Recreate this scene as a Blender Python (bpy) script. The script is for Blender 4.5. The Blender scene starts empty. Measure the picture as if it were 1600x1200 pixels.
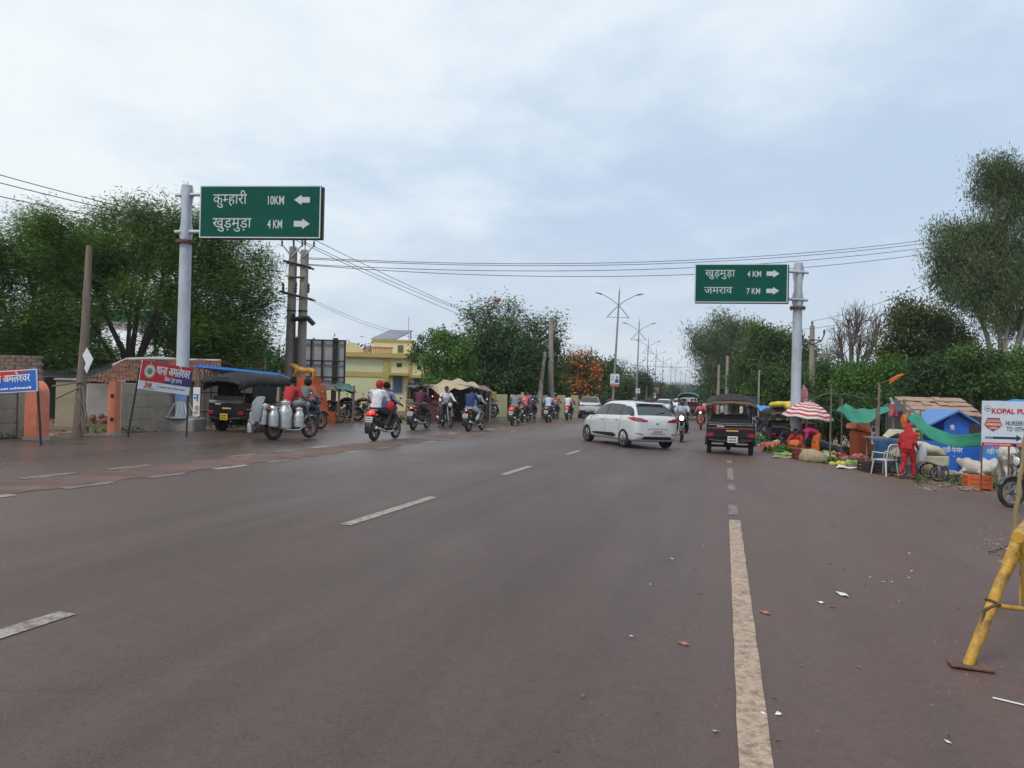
import bpy, bmesh, math, random
import numpy as np
from mathutils import Vector, Matrix
random.seed(11); rng = np.random.default_rng(11)
S = bpy.context.scene; COL = S.collection
R = math.radians; pi = math.pi

# ------------------------------------------------------------ camera
CAMH = 1.55
RM = Matrix.Rotation(R(90.29), 3, 'X') @ Matrix.Rotation(R(1.3), 3, 'Z')
cd = bpy.data.cameras.new('camera'); cam = bpy.data.objects.new('camera', cd); COL.objects.link(cam)
cd.lens = 27; cd.sensor_width = 36; cd.clip_start = 0.05; cd.clip_end = 8000
cam.matrix_world = Matrix.Translation((0, 0, CAMH)) @ RM.to_4x4()
S.camera = cam

# ------------------------------------------------------------ sky and sun
SUN_EL, SUN_AZ = R(52), R(215)          # azimuth clockwise from +Y
w = bpy.data.worlds.new('World'); S.world = w; w.use_nodes = True
nt = w.node_tree; N = nt.nodes; L = nt.links; N.clear()
out = N.new('ShaderNodeOutputWorld'); bgd = N.new('ShaderNodeBackground')
sky = N.new('ShaderNodeTexSky'); sky.sky_type = 'NISHITA'; sky.sun_disc = False
sky.sun_elevation = SUN_EL; sky.sun_rotation = SUN_AZ; sky.air_density = 1.2; sky.dust_density = 2.5
bgd.inputs['Strength'].default_value = 0.106
tc = N.new('ShaderNodeTexCoord')
def nmath(op, a, b=None, c=None):
    m = N.new('ShaderNodeMath'); m.operation = op
    for i, v in enumerate((a, b, c)):
        if v is None: continue
        if isinstance(v, (int, float)): m.inputs[i].default_value = v
        else: L.new(v, m.inputs[i])
    return m.outputs[0]
sep = N.new('ShaderNodeSeparateXYZ'); L.new(tc.outputs['Generated'], sep.inputs[0])
zc = nmath('MAXIMUM', sep.outputs['Z'], 0.0)
# clouds live on a flat layer: direction divided by height
den = nmath('ADD', zc, 0.22)
cx = nmath('DIVIDE', sep.outputs['X'], den); cy = nmath('DIVIDE', sep.outputs['Y'], den)
comb = N.new('ShaderNodeCombineXYZ'); L.new(cx, comb.inputs[0]); L.new(cy, comb.inputs[1])
def noise(scale, detail, rough, off):
    mp = N.new('ShaderNodeMapping'); mp.inputs['Location'].default_value = off; L.new(comb.outputs[0], mp.inputs[0])
    n = N.new('ShaderNodeTexNoise'); n.inputs['Scale'].default_value = scale; n.inputs['Detail'].default_value = detail
    n.inputs['Roughness'].default_value = rough; n.inputs['Distortion'].default_value = 0.1; L.new(mp.outputs[0], n.inputs['Vector'])
    return n.outputs[0]
n1 = noise(0.55, 5, 0.5, (1.3, 0.4, 0)); n2 = noise(2.3, 7, 0.55, (4.2, 2.7, 1))
mix0 = nmath('ADD', nmath('MULTIPLY', n1, 0.5), nmath('MULTIPLY', n2, 0.5))
# the cloud deck is thinner and brighter in the west (left), greyer blue in the east
west = nmath('MULTIPLY', sep.outputs['X'], -0.17)
mix0 = nmath('ADD', nmath('ADD', mix0, west), nmath('MULTIPLY', zc, 0.20))
mr = N.new('ShaderNodeMapRange'); mr.interpolation_type = 'SMOOTHSTEP'
L.new(mix0, mr.inputs['Value']); mr.inputs['From Min'].default_value = 0.39; mr.inputs['From Max'].default_value = 0.72
cr = N.new('ShaderNodeValToRGB'); L.new(mr.outputs[0], cr.inputs[0])
e = cr.color_ramp.elements
e[0].position = 0; e[0].color = (4.8, 5.95, 7.6, 1)
e[1].position = 1; e[1].color = (8.4, 8.85, 9.1, 1)
x = e.new(0.5); x.color = (6.55, 7.6, 8.6, 1)
# towards the horizon the deck merges into grey
hz = N.new('ShaderNodeMapRange'); hz.interpolation_type = 'SMOOTHSTEP'; L.new(sep.outputs['Z'], hz.inputs['Value'])
hz.inputs['From Min'].default_value = 0.0; hz.inputs['From Max'].default_value = 0.26
hz.inputs['To Min'].default_value = 0.6; hz.inputs['To Max'].default_value = 0.0
mh = N.new('ShaderNodeMix'); mh.data_type = 'RGBA'; L.new(hz.outputs[0], mh.inputs['Factor'])
L.new(cr.outputs[0], mh.inputs[6]); mh.inputs[7].default_value = (6.5, 7.15, 7.8, 1)
ms = N.new('ShaderNodeMix'); ms.data_type = 'RGBA'; ms.inputs['Factor'].default_value = 0.93
L.new(sky.outputs[0], ms.inputs[6]); L.new(mh.outputs[2], ms.inputs[7])
L.new(ms.outputs[2], bgd.inputs['Color']); L.new(bgd.outputs[0], out.inputs['Surface'])

sd = bpy.data.lights.new('sun', 'SUN'); sd.energy = 1.5; sd.angle = R(14); sd.color = (1, 0.95, 0.87)
sun = bpy.data.objects.new('sun', sd); COL.objects.link(sun)
sv = Vector((math.sin(SUN_AZ) * math.cos(SUN_EL), math.cos(SUN_AZ) * math.cos(SUN_EL), math.sin(SUN_EL)))
sun.rotation_euler = sv.to_track_quat('Z', 'Y').to_euler()
S.view_settings.view_transform = 'Standard'; S.view_settings.look = 'None'
S.view_settings.exposure = 0.1; S.view_settings.gamma = 1.0

# ------------------------------------------------------------ terrain: road runs along s, t is to its right
SD = Vector((0.267, 0.9637, 0)); TD = Vector((0.9637, -0.267, 0)); HEAD = math.atan2(-SD.x, SD.y)   # z-rotation that turns +Y onto the road
FS = ([-60, 0, 60, 85, 5000], [0.6, 0, -0.90, -1.08, -1.08])
GT = ([-5000, -40, -14.6, 1.6, 6.4, 14, 5000], [0.5, 0.42, 0.387, -0.042, -0.44, -0.42, -0.42])
def st(x, y): return SD.x * x + SD.y * y, TD.x * x + TD.y * y
def xy(s, t): return SD.x * s + TD.x * t, SD.y * s + TD.y * t
def zst(s, t): return float(np.interp(s, *FS) + np.interp(t, *GT))
def gz(x, y): return zst(*st(x, y))
def ray(px, py): return RM @ Vector(((px - 800) / 1200, (600 - py) / 1200, -1))
def P(px, py, Y):
    d = ray(px, py); return Vector((0, 0, CAMH)) + d * (Y / d.y)
def G(px, py):
    d = ray(px, py); lo = 1.0; step = 0.5
    k = 1.0
    while k < 3000:
        q = d * k
        if q.z + CAMH < gz(q.x, q.y): break
        k += max(0.25, k * 0.02)
    a, b = k - max(0.25, k * 0.02) - .01, k
    for _ in range(30):
        m = (a + b) / 2; q = d * m
        if q.z + CAMH < gz(q.x, q.y): b = m
        else: a = m
    q = d * b; return Vector((q.x, q.y, gz(q.x, q.y)))
def PG(px, Y, py=640):
    p = P(px, py, Y); return Vector((p.x, p.y, gz(p.x, p.y)))
def proj(p):
    v = RM.transposed() @ (Vector(p) - Vector((0, 0, CAMH))); return (800 + 1200 * v.x / -v.z, 600 - 1200 * v.y / -v.z)

# ------------------------------------------------------------ materials
MC = {}
def mat(name, col, rough=0.6, metal=0.0, var=0.12, scale=6.0, bump=0.0, bscale=40.0, dirt=None, dfac=0.5, spec=0.5, emit=None, stretch=None, coat=0.0):
    if name in MC: return MC[name]
    m = bpy.data.materials.new(name); m.use_nodes = True; t = m.node_tree; n = t.nodes; l = t.links
    b = n['Principled BSDF']; b.inputs['Roughness'].default_value = rough; b.inputs['Metallic'].default_value = metal
    b.inputs['Specular IOR Level'].default_value = spec; b.inputs['Coat Weight'].default_value = coat
    tcd = n.new('ShaderNodeTexCoord'); vec = tcd.outputs['Object']
    if stretch:
        mp = n.new('ShaderNodeMapping'); mp.inputs['Scale'].default_value = stretch; l.new(vec, mp.inputs[0]); vec = mp.outputs[0]
    nz = n.new('ShaderNodeTexNoise'); nz.inputs['Scale'].default_value = scale; nz.inputs['Detail'].default_value = 6; l.new(vec, nz.inputs['Vector'])
    rp = n.new('ShaderNodeValToRGB'); l.new(nz.outputs[0], rp.inputs[0])
    c = Vector(col[:3])
    rp.color_ramp.elements[0].position = .3; rp.color_ramp.elements[1].position = .7
    rp.color_ramp.elements[0].color = (*(c * (1 - var)), 1); rp.color_ramp.elements[1].color = (*(c * (1 + var)), 1)
    o = rp.outputs[0]
    if dirt:
        nd = n.new('ShaderNodeTexNoise'); nd.inputs['Scale'].default_value = scale * .37; nd.inputs['Detail'].default_value = 8; nd.inputs['Roughness'].default_value = .65
        l.new(vec, nd.inputs['Vector'])
        r2 = n.new('ShaderNodeValToRGB'); l.new(nd.outputs[0], r2.inputs[0]); r2.color_ramp.elements[0].position = .45; r2.color_ramp.elements[1].position = .68
        r2.color_ramp.elements[0].color = (0, 0, 0, 1); r2.color_ramp.elements[1].color = (dfac,) * 3 + (1,)
        mx = n.new('ShaderNodeMix'); mx.data_type = 'RGBA'; l.new(r2.outputs[0], mx.inputs['Factor']); l.new(o, mx.inputs[6]); mx.inputs[7].default_value = (*dirt, 1); o = mx.outputs[2]
    l.new(o, b.inputs['Base Color'])
    if bump:
        nb = n.new('ShaderNodeTexNoise'); nb.inputs['Scale'].default_value = bscale; nb.inputs['Detail'].default_value = 5; l.new(vec, nb.inputs['Vector'])
        bp = n.new('ShaderNodeBump'); bp.inputs['Strength'].default_value = bump; bp.inputs['Distance'].default_value = .02; l.new(nb.outputs[0], bp.inputs['Height']); l.new(bp.outputs[0], b.inputs['Normal'])
    if emit:
        b.inputs['Emission Color'].default_value = (*emit[:3], 1); b.inputs['Emission Strength'].default_value = emit[3]
    MC[name] = m; return m
def leafmat(name, c1, c2, scale=.8, trans=.25):
    if name in MC: return MC[name]
    m = bpy.data.materials.new(name); m.use_nodes = True; t = m.node_tree; n = t.nodes; l = t.links
    b = n['Principled BSDF']; b.inputs['Roughness'].default_value = .55; b.inputs['Specular IOR Level'].default_value = .3
    g = n.new('ShaderNodeTexCoord'); nz = n.new('ShaderNodeTexNoise'); nz.inputs['Scale'].default_value = scale; nz.inputs['Detail'].default_value = 3; l.new(g.outputs['Object'], nz.inputs['Vector'])
    wn = n.new('ShaderNodeTexWhiteNoise'); at = n.new('ShaderNodeAttribute'); at.attribute_name = 'rnd'
    ad = n.new('ShaderNodeMath'); ad.operation = 'MULTIPLY_ADD'; l.new(at.outputs['Fac'], ad.inputs[0]); ad.inputs[1].default_value = .45
    sb = n.new('ShaderNodeMath'); sb.operation = 'SUBTRACT'; l.new(nz.outputs[0], sb.inputs[0]); sb.inputs[1].default_value = .22; l.new(sb.outputs[0], ad.inputs[2])
    rp = n.new('ShaderNodeValToRGB'); l.new(ad.outputs[0], rp.inputs[0]); rp.color_ramp.elements[0].position = .3; rp.color_ramp.elements[1].position = .72
    rp.color_ramp.elements[0].color = (*c1, 1); rp.color_ramp.elements[1].color = (*c2, 1); l.new(rp.outputs[0], b.inputs['Base Color'])
    tr = n.new('ShaderNodeBsdfTranslucent'); l.new(rp.outputs[0], tr.inputs['Color'])
    mx = n.new('ShaderNodeMixShader'); mx.inputs[0].default_value = trans; l.new(b.outputs[0], mx.inputs[1]); l.new(tr.outputs[0], mx.inputs[2]); l.new(mx.outputs[0], n['Material Output'].inputs['Surface'])
    MC[name] = m; return m

# ------------------------------------------------------------ mesh helpers
def ortho(d):
    d = Vector(d).normalized(); u = d.cross(Vector((0, 0, 1)))
    if u.length < 1e-4: u = Vector((1, 0, 0))
    u.normalize(); return u, u.cross(d).normalized()
class MB:
    def __init__(s): s.v = []; s.f = []; s.mi = []; s.k = 0; s.M = Matrix.Identity(4)
    def add(s, vs, fs, M=None):
        M = s.M @ M if M is not None else s.M
        b = len(s.v); s.v += [tuple(M @ Vector(q)) for q in vs]
        for f in fs: s.f.append(tuple(i + b for i in f)); s.mi.append(s.k)
        return s
    def box(s, c, sz, rz=0, rx=0, ry=0, taper=None):
        hx, hy, hz = sz[0] / 2, sz[1] / 2, sz[2] / 2; tx, ty = taper or (1, 1)
        vs = [(-hx, -hy, -hz), (hx, -hy, -hz), (hx, hy, -hz), (-hx, hy, -hz), (-hx * tx, -hy * ty, hz), (hx * tx, -hy * ty, hz), (hx * tx, hy * ty, hz), (-hx * tx, hy * ty, hz)]
        M = Matrix.Translation(c) @ Matrix.Rotation(rz, 4, 'Z') @ Matrix.Rotation(ry, 4, 'Y') @ Matrix.Rotation(rx, 4, 'X')
        return s.add(vs, [(0, 3, 2, 1), (4, 5, 6, 7), (0, 1, 5, 4), (1, 2, 6, 5), (2, 3, 7, 6), (3, 0, 4, 7)], M)
    def rbox(s, c, sz, b=.02, rz=0, rx=0, ry=0, taper=None):
        hx, hy, hz = sz[0] / 2, sz[1] / 2, sz[2] / 2; tx, ty = taper or (1, 1); bm = bmesh.new()
        b = min(b, hx * .95, hy * .95, hz * .95)
        for sx in (-1, 1):
            for sy in (-1, 1):
                for s_ in (-1, 1):
                    kx, ky = (tx, ty) if s_ > 0 else (1, 1)
                    for q in (((hx - b), (hy - b), hz), ((hx - b), hy, hz - b), (hx, hy - b, hz - b)):
                        bm.verts.new((sx * q[0] * kx, sy * q[1] * ky, s_ * q[2]))
        r = bmesh.ops.convex_hull(bm, input=bm.verts[:]); bmesh.ops.dissolve_limit(bm, angle_limit=.02, verts=bm.verts[:], edges=bm.edges[:])
        bm.verts.index_update()
        M = Matrix.Translation(c) @ Matrix.Rotation(rz, 4, 'Z') @ Matrix.Rotation(ry, 4, 'Y') @ Matrix.Rotation(rx, 4, 'X')
        s.add([v.co[:] for v in bm.verts], [[v.index for v in f.verts] for f in bm.faces], M); bm.free(); return s
    def tube(s, pts, r, n=8, cap=True, side=None):
        """r: number, list, or list of (r_side, r_other)"""
        pts = [Vector(p) for p in pts]; m = len(pts)
        rs = r if isinstance(r, (list, tuple)) else [r] * m
        vs = []; fs = []; pu = Vector(side) if side is not None else None
        for i, p in enumerate(pts):
            d = (pts[min(i + 1, m - 1)] - pts[max(i - 1, 0)])
            if d.length < 1e-7: d = Vector((0, 0, 1))
            d.normalize()
            if pu is None: u, v = ortho(d)
            else:
                u = pu - d * pu.dot(d)
                if u.length < 1e-4: u = ortho(d)[0]
                u.normalize(); v = u.cross(d)
            pu = u
            ra, rb = rs[i] if isinstance(rs[i], (list, tuple)) else (rs[i], rs[i])
            for k in range(n):
                a = 2 * pi * k / n; vs.append(p + u * (math.cos(a) * ra) + v * (math.sin(a) * rb))
        for i in range(m - 1):
            for k in range(n): fs.append((i * n + k, i * n + (k + 1) % n, (i + 1) * n + (k + 1) % n, (i + 1) * n + k))
        if cap: fs.append(tuple(range(n - 1, -1, -1))); fs.append(tuple((m - 1) * n + k for k in range(n)))
        return s.add(vs, fs)
    def cyl(s, a, b, r0, r1=None, n=12): return s.tube([a, b], [r0, r0 if r1 is None else r1], n)
    def ell(s, c, r, nu=12, nv=8, M=None):
        vs = [(0, 0, -1)]; fs = []
        for j in range(1, nv):
            th = pi * j / nv
            for i in range(nu): a = 2 * pi * i / nu; vs.append((math.sin(th) * math.cos(a), math.sin(th) * math.sin(a), -math.cos(th)))
        vs.append((0, 0, 1)); t = len(vs) - 1
        for i in range(nu):
            fs.append((0, 1 + (i + 1) % nu, 1 + i)); fs.append((t, t - nu + i, t - nu + (i + 1) % nu))
            for j in range(nv - 2): a = 1 + j * nu; fs.append((a + i, a + (i + 1) % nu, a + nu + (i + 1) % nu, a + nu + i))
        if isinstance(r, (int, float)): r = (r, r, r)
        return s.add(vs, fs, Matrix.Translation(c) @ (M or Matrix.Identity(4)) @ Matrix.Diagonal((*r, 1)))
    def lathe(s, prof, n=16, c=(0, 0, 0), axis='Z', cap=True):
        Mx = {'Z': Matrix.Identity(4), 'X': Matrix.Rotation(pi / 2, 4, 'Y'), 'Y': Matrix.Rotation(-pi / 2, 4, 'X')}[axis]
        vs = []; fs = []; m = len(prof)
        for r, z in prof:
            for k in range(n): a = 2 * pi * k / n; vs.append((r * math.cos(a), r * math.sin(a), z))
        for i in range(m - 1):
            for k in range(n): fs.append((i * n + k, i * n + (k + 1) % n, (i + 1) * n + (k + 1) % n, (i + 1) * n + k))
        if cap: fs.append(tuple(range(n - 1, -1, -1))); fs.append(tuple((m - 1) * n + k for k in range(n)))
        return s.add(vs, fs, Matrix.Translation(c) @ Mx)
    def torus(s, c, Rr, r, axis='X', n=24, m=8, rx=None):
        prof = [(Rr + r * math.cos(2 * pi * j / m), (rx or r) * math.sin(2 * pi * j / m)) for j in range(m)]; prof.append(prof[0])
        return s.lathe(prof, n, c, axis, cap=False)
    def prism(s, poly, th, M=None):
        """poly in XZ, extruded th along +Y"""
        n = len(poly); vs = [(a, 0, b) for a, b in poly] + [(a, th, b) for a, b in poly]
        fs = [tuple(range(n)), tuple(range(2 * n - 1, n - 1, -1))] + [(i + n, (i + 1) % n + n, (i + 1) % n, i) for i in range(n)]
        return s.add(vs, fs, M)
    def sheet(s, fn, nu, nv, th=0):
        vs = [fn(i / nu, j / nv) for j in range(nv + 1) for i in range(nu + 1)]
        fs = [(j * (nu + 1) + i, j * (nu + 1) + i + 1, (j + 1) * (nu + 1) + i + 1, (j + 1) * (nu + 1) + i) for j in range(nv) for i in range(nu)]
        return s.add(vs, fs)
    def quad(s, a, b, c, d): return s.add([a, b, c, d], [(0, 1, 2, 3)])
    def mesh(s, name, mats=(), ang=35):
        me = bpy.data.meshes.new(name); me.from_pydata([tuple(v) for v in s.v], [], s.f)
        for m in mats: me.materials.append(m)
        if len(mats) > 1: me.polygons.foreach_set('material_index', s.mi)
        if ang and len(me.polygons):
            me.shade_smooth(); me.set_sharp_from_angle(angle=R(ang))
        me.update(); return me
    def build(s, name, m, parent=None, ang=35, loc=None, rz=0):
        ms = m if isinstance(m, (list, tuple)) else [m]
        return link(name, s.mesh(name, ms, ang), parent, loc, rz)
def link(name, data, parent=None, loc=None, rz=0):
    o = bpy.data.objects.new(name, data); COL.objects.link(o)
    if parent is not None: o.parent = parent
    if loc is not None: o.location = loc
    if rz: o.rotation_euler = (0, 0, rz)
    return o
def tag(o, label=None, cat=None, group=None, kind=None):
    if label: o['label'] = label
    if cat: o['category'] = cat
    if group: o['group'] = group
    if kind: o['kind'] = kind
    return o
def thing(name, label, cat, loc=(0, 0, 0), rz=0, group=None):
    return tag(link(name, None, None, loc, rz), label, cat, group)
def struct(o): o['kind'] = 'structure'; return o
def solid(me, th):
    """give an open sheet real thickness"""
    bm = bmesh.new(); bm.from_mesh(me); bmesh.ops.solidify(bm, geom=bm.faces[:], thickness=th); bm.to_mesh(me); bm.free(); return me
def evalmods(me, mods):
    o = bpy.data.objects.new('temporary', me); COL.objects.link(o)
    for typ, kw in mods:
        md = o.modifiers.new(typ, typ)
        for k, v in kw.items(): setattr(md, k, v)
    dg = bpy.context.evaluated_depsgraph_get(); dg.update()
    r = bpy.data.meshes.new_from_object(o.evaluated_get(dg)); bpy.data.objects.remove(o); return r
def wrinkle(me, amp, fr):
    n = len(me.vertices); co = np.empty(n * 3, np.float32); no = np.empty(n * 3, np.float32); me.vertices.foreach_get('co', co); me.vertices.foreach_get('normal', no); c = co.reshape(-1, 3); k = no.reshape(-1, 3)
    d = sum(np.sin(c @ np.array(v) * fr + p) * a for v, p, a in (((1, .7, .4), 0, .5), ((-.6, 1.2, .9), 1.7, .45), ((.5, -.8, 1.6), 4.1, .4), ((2.1, 1.3, -1.1), 2.2, .28), ((-1.7, 2.4, 2.0), .6, .2)))
    me.vertices.foreach_set('co', (c + k * (d * amp)[:, None]).astype(np.float32).ravel()); me.update(); return me
def fuse(mb, voxel, sm=4):
    me = mb.mesh('fused', (), 0)
    r = evalmods(me, [('REMESH', dict(mode='VOXEL', voxel_size=voxel)), ('SMOOTH', dict(factor=.5, iterations=sm))])
    bpy.data.meshes.remove(me); return r
# kits: parts built once as mesh data, placed many times as real objects
def inst(kit, name, label, cat, loc, rz=0, group=None, mats=None, skip=(), scale=1, tilt=None):
    o = thing(name, label, cat, loc, rz, group); o.scale = (scale,) * 3
    if tilt: o.rotation_euler = (tilt[0], tilt[1], rz)
    made = {}
    for key, pname, par, me, mk, M in kit:
        if pname in skip or key in skip: continue
        c = bpy.data.objects.new(pname, me); COL.objects.link(c); c.parent = made[par] if par else o
        if M is not None: c.matrix_local = M
        if mats and mk in mats and me.materials:
            c.material_slots[0].link = 'OBJECT'; c.material_slots[0].material = mats[mk]
        made[key] = c
    return o
# text -> geometry (Devanagari half letters are cut from the full glyph)
def glyphs(txt, off=0):
    c = bpy.data.curves.new('lettering', 'FONT'); c.body = txt; c.offset = off; c.resolution_u = 3
    o = bpy.data.objects.new('lettering', c); COL.objects.link(o)
    dg = bpy.context.evaluated_depsgraph_get(); dg.update()
    me = bpy.data.meshes.new_from_object(o.evaluated_get(dg)); bpy.data.objects.remove(o); bpy.data.curves.remove(c)
    bm = bmesh.new(); bm.from_mesh(me); bpy.data.meshes.remove(me)
    return bm
def text(mb, segs, M, x, y, h, wd=None, off=.012, align='l', bold=0):
    """letters into mb; M maps (x, y, 0) to the sign face; h scales one em, wd squeezes to a total width"""
    if isinstance(segs, str): segs = [segs]
    V = []; F = []; cur = None
    for sg in segs:
        half = isinstance(sg, tuple); bm = glyphs(sg[1] if half else sg, off)
        xs = [v.co.x for v in bm.verts]
        if not xs: bm.free(); continue
        mn, mxx = min(xs), max(xs)
        if half:
            cut = mxx - 0.19; bmesh.ops.bisect_plane(bm, geom=bm.verts[:] + bm.edges[:] + bm.faces[:], plane_co=(cut, 0, 0), plane_no=(1, 0, 0), clear_outer=True)
            mxx = cut
        sh = (cur - mn) if cur is not None else -mn
        bm.verts.index_update(); b = len(V)
        isl = {}          # separate glyphs get their own hair-thin layer, so overlapping head lines never share a plane
        for v in bm.verts:
            if v.index in isl: continue
            st_ = [v]; k_ = len(set(isl.values())) % 3
            while st_:
                q = st_.pop()
                if q.index in isl: continue
                isl[q.index] = (k_ + len(V)) % 3; st_ += [e_.other_vert(q) for e_ in q.link_edges]
        V += [(v.co.x + sh, v.co.y, isl[v.index] * .0007) for v in bm.verts]; F += [tuple(v.index + b for v in f.verts) for f in bm.faces]
        cur = mxx + sh; bm.free()
    W = max(v[0] for v in V); kx = wd / W if wd else h
    ox = {'l': 0, 'c': -W * kx / 2, 'r': -W * kx}[align]
    for q in range(-bold, bold + 1): mb.add([(x + ox + v[0] * kx + q * .018 * h, y + v[1] * h, v[2] + .0003 * (q + bold)) for v in V], F, M)
    return W * kx
def frame(o, xdir, up=(0, 0, 1)):
    """sign frame: x along xdir, y up, z towards the viewer side"""
    xd = Vector(xdir).normalized(); u = Vector(up); u = (u - xd * u.dot(xd)).normalized(); n = xd.cross(u)
    M = Matrix((xd, u, n)).transposed().to_4x4(); M.translation = Vector(o); return M
# ============================================================ SETTING
def node_ground(name, soil=False):
    m = bpy.data.materials.new(name); m.use_nodes = True; t = m.node_tree; n = t.nodes; l = t.links; b = n['Principled BSDF']
    tc = n.new('ShaderNodeTexCoord')
    rot = n.new('ShaderNodeMapping'); rot.inputs['Rotation'].default_value = (0, 0, -HEAD); l.new(tc.outputs['Object'], rot.inputs[0])   # x = t, y = s
    def noise(sc, det=6, rough=.6, stretch=(1, 1, 1), dist=0):
        mp = n.new('ShaderNodeMapping'); mp.inputs['Scale'].default_value = stretch; l.new(rot.outputs[0], mp.inputs[0])
        z = n.new('ShaderNodeTexNoise'); z.inputs['Scale'].default_value = sc; z.inputs['Detail'].default_value = det; z.inputs['Roughness'].default_value = rough; z.inputs['Distortion'].default_value = dist
        l.new(mp.outputs[0], z.inputs['Vector']); return z.outputs[0]
    def ramp(v, a, b_, ca=(0, 0, 0), cb=(1, 1, 1)):
        r = n.new('ShaderNodeValToRGB'); l.new(v, r.inputs[0]); r.color_ramp.elements[0].position = a; r.color_ramp.elements[1].position = b_
        r.color_ramp.elements[0].color = (*ca, 1); r.color_ramp.elements[1].color = (*cb, 1); return r.outputs[0]
    def mix(f, a, c):
        x = n.new('ShaderNodeMix'); x.data_type = 'RGBA'
        for s_, v in ((x.inputs['Factor'], f), (x.inputs[6], a), (x.inputs[7], c)):
            if isinstance(v, tuple): s_.default_value = (*v, 1)
            elif isinstance(v, (int, float)): s_.default_value = v
            else: l.new(v, s_)
        return x.outputs[2]
    def math_(op, a, c):
        x = n.new('ShaderNodeMath'); x.operation = op
        for i, v in enumerate((a, c)):
            if isinstance(v, (int, float)): x.inputs[i].default_value = v
            else: l.new(v, x.inputs[i])
        return x.outputs[0]
    bp = n.new('ShaderNodeBump')
    if soil:
        c = mix(ramp(noise(.5), .35, .7), (.15, .085, .055), (.23, .145, .095))
        c = mix(ramp(noise(7, 8, .7), .5, .72), c, (.09, .06, .045))
        c = mix(ramp(noise(30, 3), .62, .7), c, (.33, .27, .22))
        g = ramp(noise(.16, 5, .6), .52, .66); c = mix(math_('MULTIPLY', g, ramp(noise(18, 4), .4, .6)), c, (.07, .10, .03))
        l.new(c, b.inputs['Base Color']); b.inputs['Roughness'].default_value = .9
        l.new(noise(9, 8, .7), bp.inputs['Height']); bp.inputs['Strength'].default_value = .9; bp.inputs['Distance'].default_value = .12
    else:
        sx = n.new('ShaderNodeSeparateXYZ'); l.new(rot.outputs[0], sx.inputs[0])
        big = noise(.13, 5, .55); streak = noise(1.0, 5, .6, (1.6, .035, 1)); fine = noise(60, 3, .7); grit = noise(230, 2, .6)
        c = mix(ramp(big, .35, .68), (.060, .040, .036), (.112, .077, .069))
        c = mix(math_('MULTIPLY', ramp(streak, .46, .66), .65), c, (.028, .022, .020))
        c = mix(math_('MULTIPLY', ramp(noise(.9, 6, .7, (1, .25, 1), .5), .5, .7), .5), c, (.135, .095, .08))
        # red dust: more towards the right verge, on the flush median and along the left kerb side
        tn = math_('ADD', sx.outputs[0], math_('MULTIPLY', math_('SUBTRACT', noise(.35, 6, .65), .5), 3.2))
        mr = n.new('ShaderNodeMapRange'); mr.interpolation_type = 'SMOOTHSTEP'; l.new(tn, mr.inputs[0]); mr.inputs[1].default_value = -2.6; mr.inputs[2].default_value = 2.2; mr.inputs[3].default_value = 0.15; mr.inputs[4].default_value = .85
        c = mix(math_('MULTIPLY', mr.outputs[0], ramp(noise(2.2, 7, .7, (1, .4, 1)), .15, .6)), c, (.135, .072, .056))
        md = math_('ABSOLUTE', math_('ADD', tn, 8.8), 0)
        m2 = n.new('ShaderNodeMapRange'); m2.interpolation_type = 'SMOOTHSTEP'; l.new(md, m2.inputs[0]); m2.inputs[1].default_value = 2.4; m2.inputs[2].default_value = .7; m2.inputs[3].default_value = 0; m2.inputs[4].default_value = .55
        c = mix(m2.outputs[0], c, (.13, .085, .07))
        c = mix(math_('MULTIPLY', ramp(noise(13, 5, .7), .42, .68), .4), c, (.030, .023, .021))
        c = mix(math_('MULTIPLY', ramp(fine, .35, .7), .7), c, mix(grit, (.026, .018, .016), (.21, .155, .14)))
        vs = n.new('ShaderNodeTexVoronoi'); vs.inputs['Scale'].default_value = 7; l.new(rot.outputs[0], vs.inputs['Vector'])
        c = mix(math_('MULTIPLY', ramp(vs.outputs[0], .04, .10, (1, 1, 1), (0, 0, 0)), ramp(noise(1.7, 4), .45, .6)), c, (.022, .018, .017))
        # cracks and seams
        vo = n.new('ShaderNodeTexVoronoi'); vo.feature = 'DISTANCE_TO_EDGE'; vo.inputs['Scale'].default_value = .33; wv = n.new('ShaderNodeVectorMath'); wv.operation = 'ADD'
        nc = n.new('ShaderNodeTexNoise'); nc.inputs['Scale'].default_value = 1.2; nc.inputs['Detail'].default_value = 6; l.new(rot.outputs[0], nc.inputs['Vector']); l.new(rot.outputs[0], wv.inputs[0]); l.new(nc.outputs['Color'], wv.inputs[1]); l.new(wv.outputs[0], vo.inputs['Vector'])
        ck = math_('MULTIPLY', ramp(vo.outputs[0], 0.0, .006, (1, 1, 1), (0, 0, 0)), ramp(noise(.25, 3), .5, .6))
        c = mix(math_('MULTIPLY', ck, .55), c, (.03, .026, .026))
        l.new(c, b.inputs['Base Color'])
        ro = n.new('ShaderNodeMapRange'); l.new(noise(.5, 6, .6, (1, .15, 1)), ro.inputs[0]); ro.inputs[1].default_value = .3; ro.inputs[2].default_value = .7; ro.inputs[3].default_value = .42; ro.inputs[4].default_value = .62
        dm = n.new('ShaderNodeMapRange'); dm.interpolation_type = 'SMOOTHSTEP'; l.new(tn, dm.inputs[0]); dm.inputs[1].default_value = -11; dm.inputs[2].default_value = -3; dm.inputs[3].default_value = -.24; dm.inputs[4].default_value = .06   # the left carriageway is still damp
        l.new(math_('ADD', ro.outputs[0], dm.outputs[0]), b.inputs['Roughness']); b.inputs['Specular IOR Level'].default_value = .36
        l.new(fine, bp.inputs['Height']); bp.inputs['Strength'].default_value = .7; bp.inputs['Distance'].default_value = .01
    l.new(bp.outputs[0], b.inputs['Normal']); return m
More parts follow.
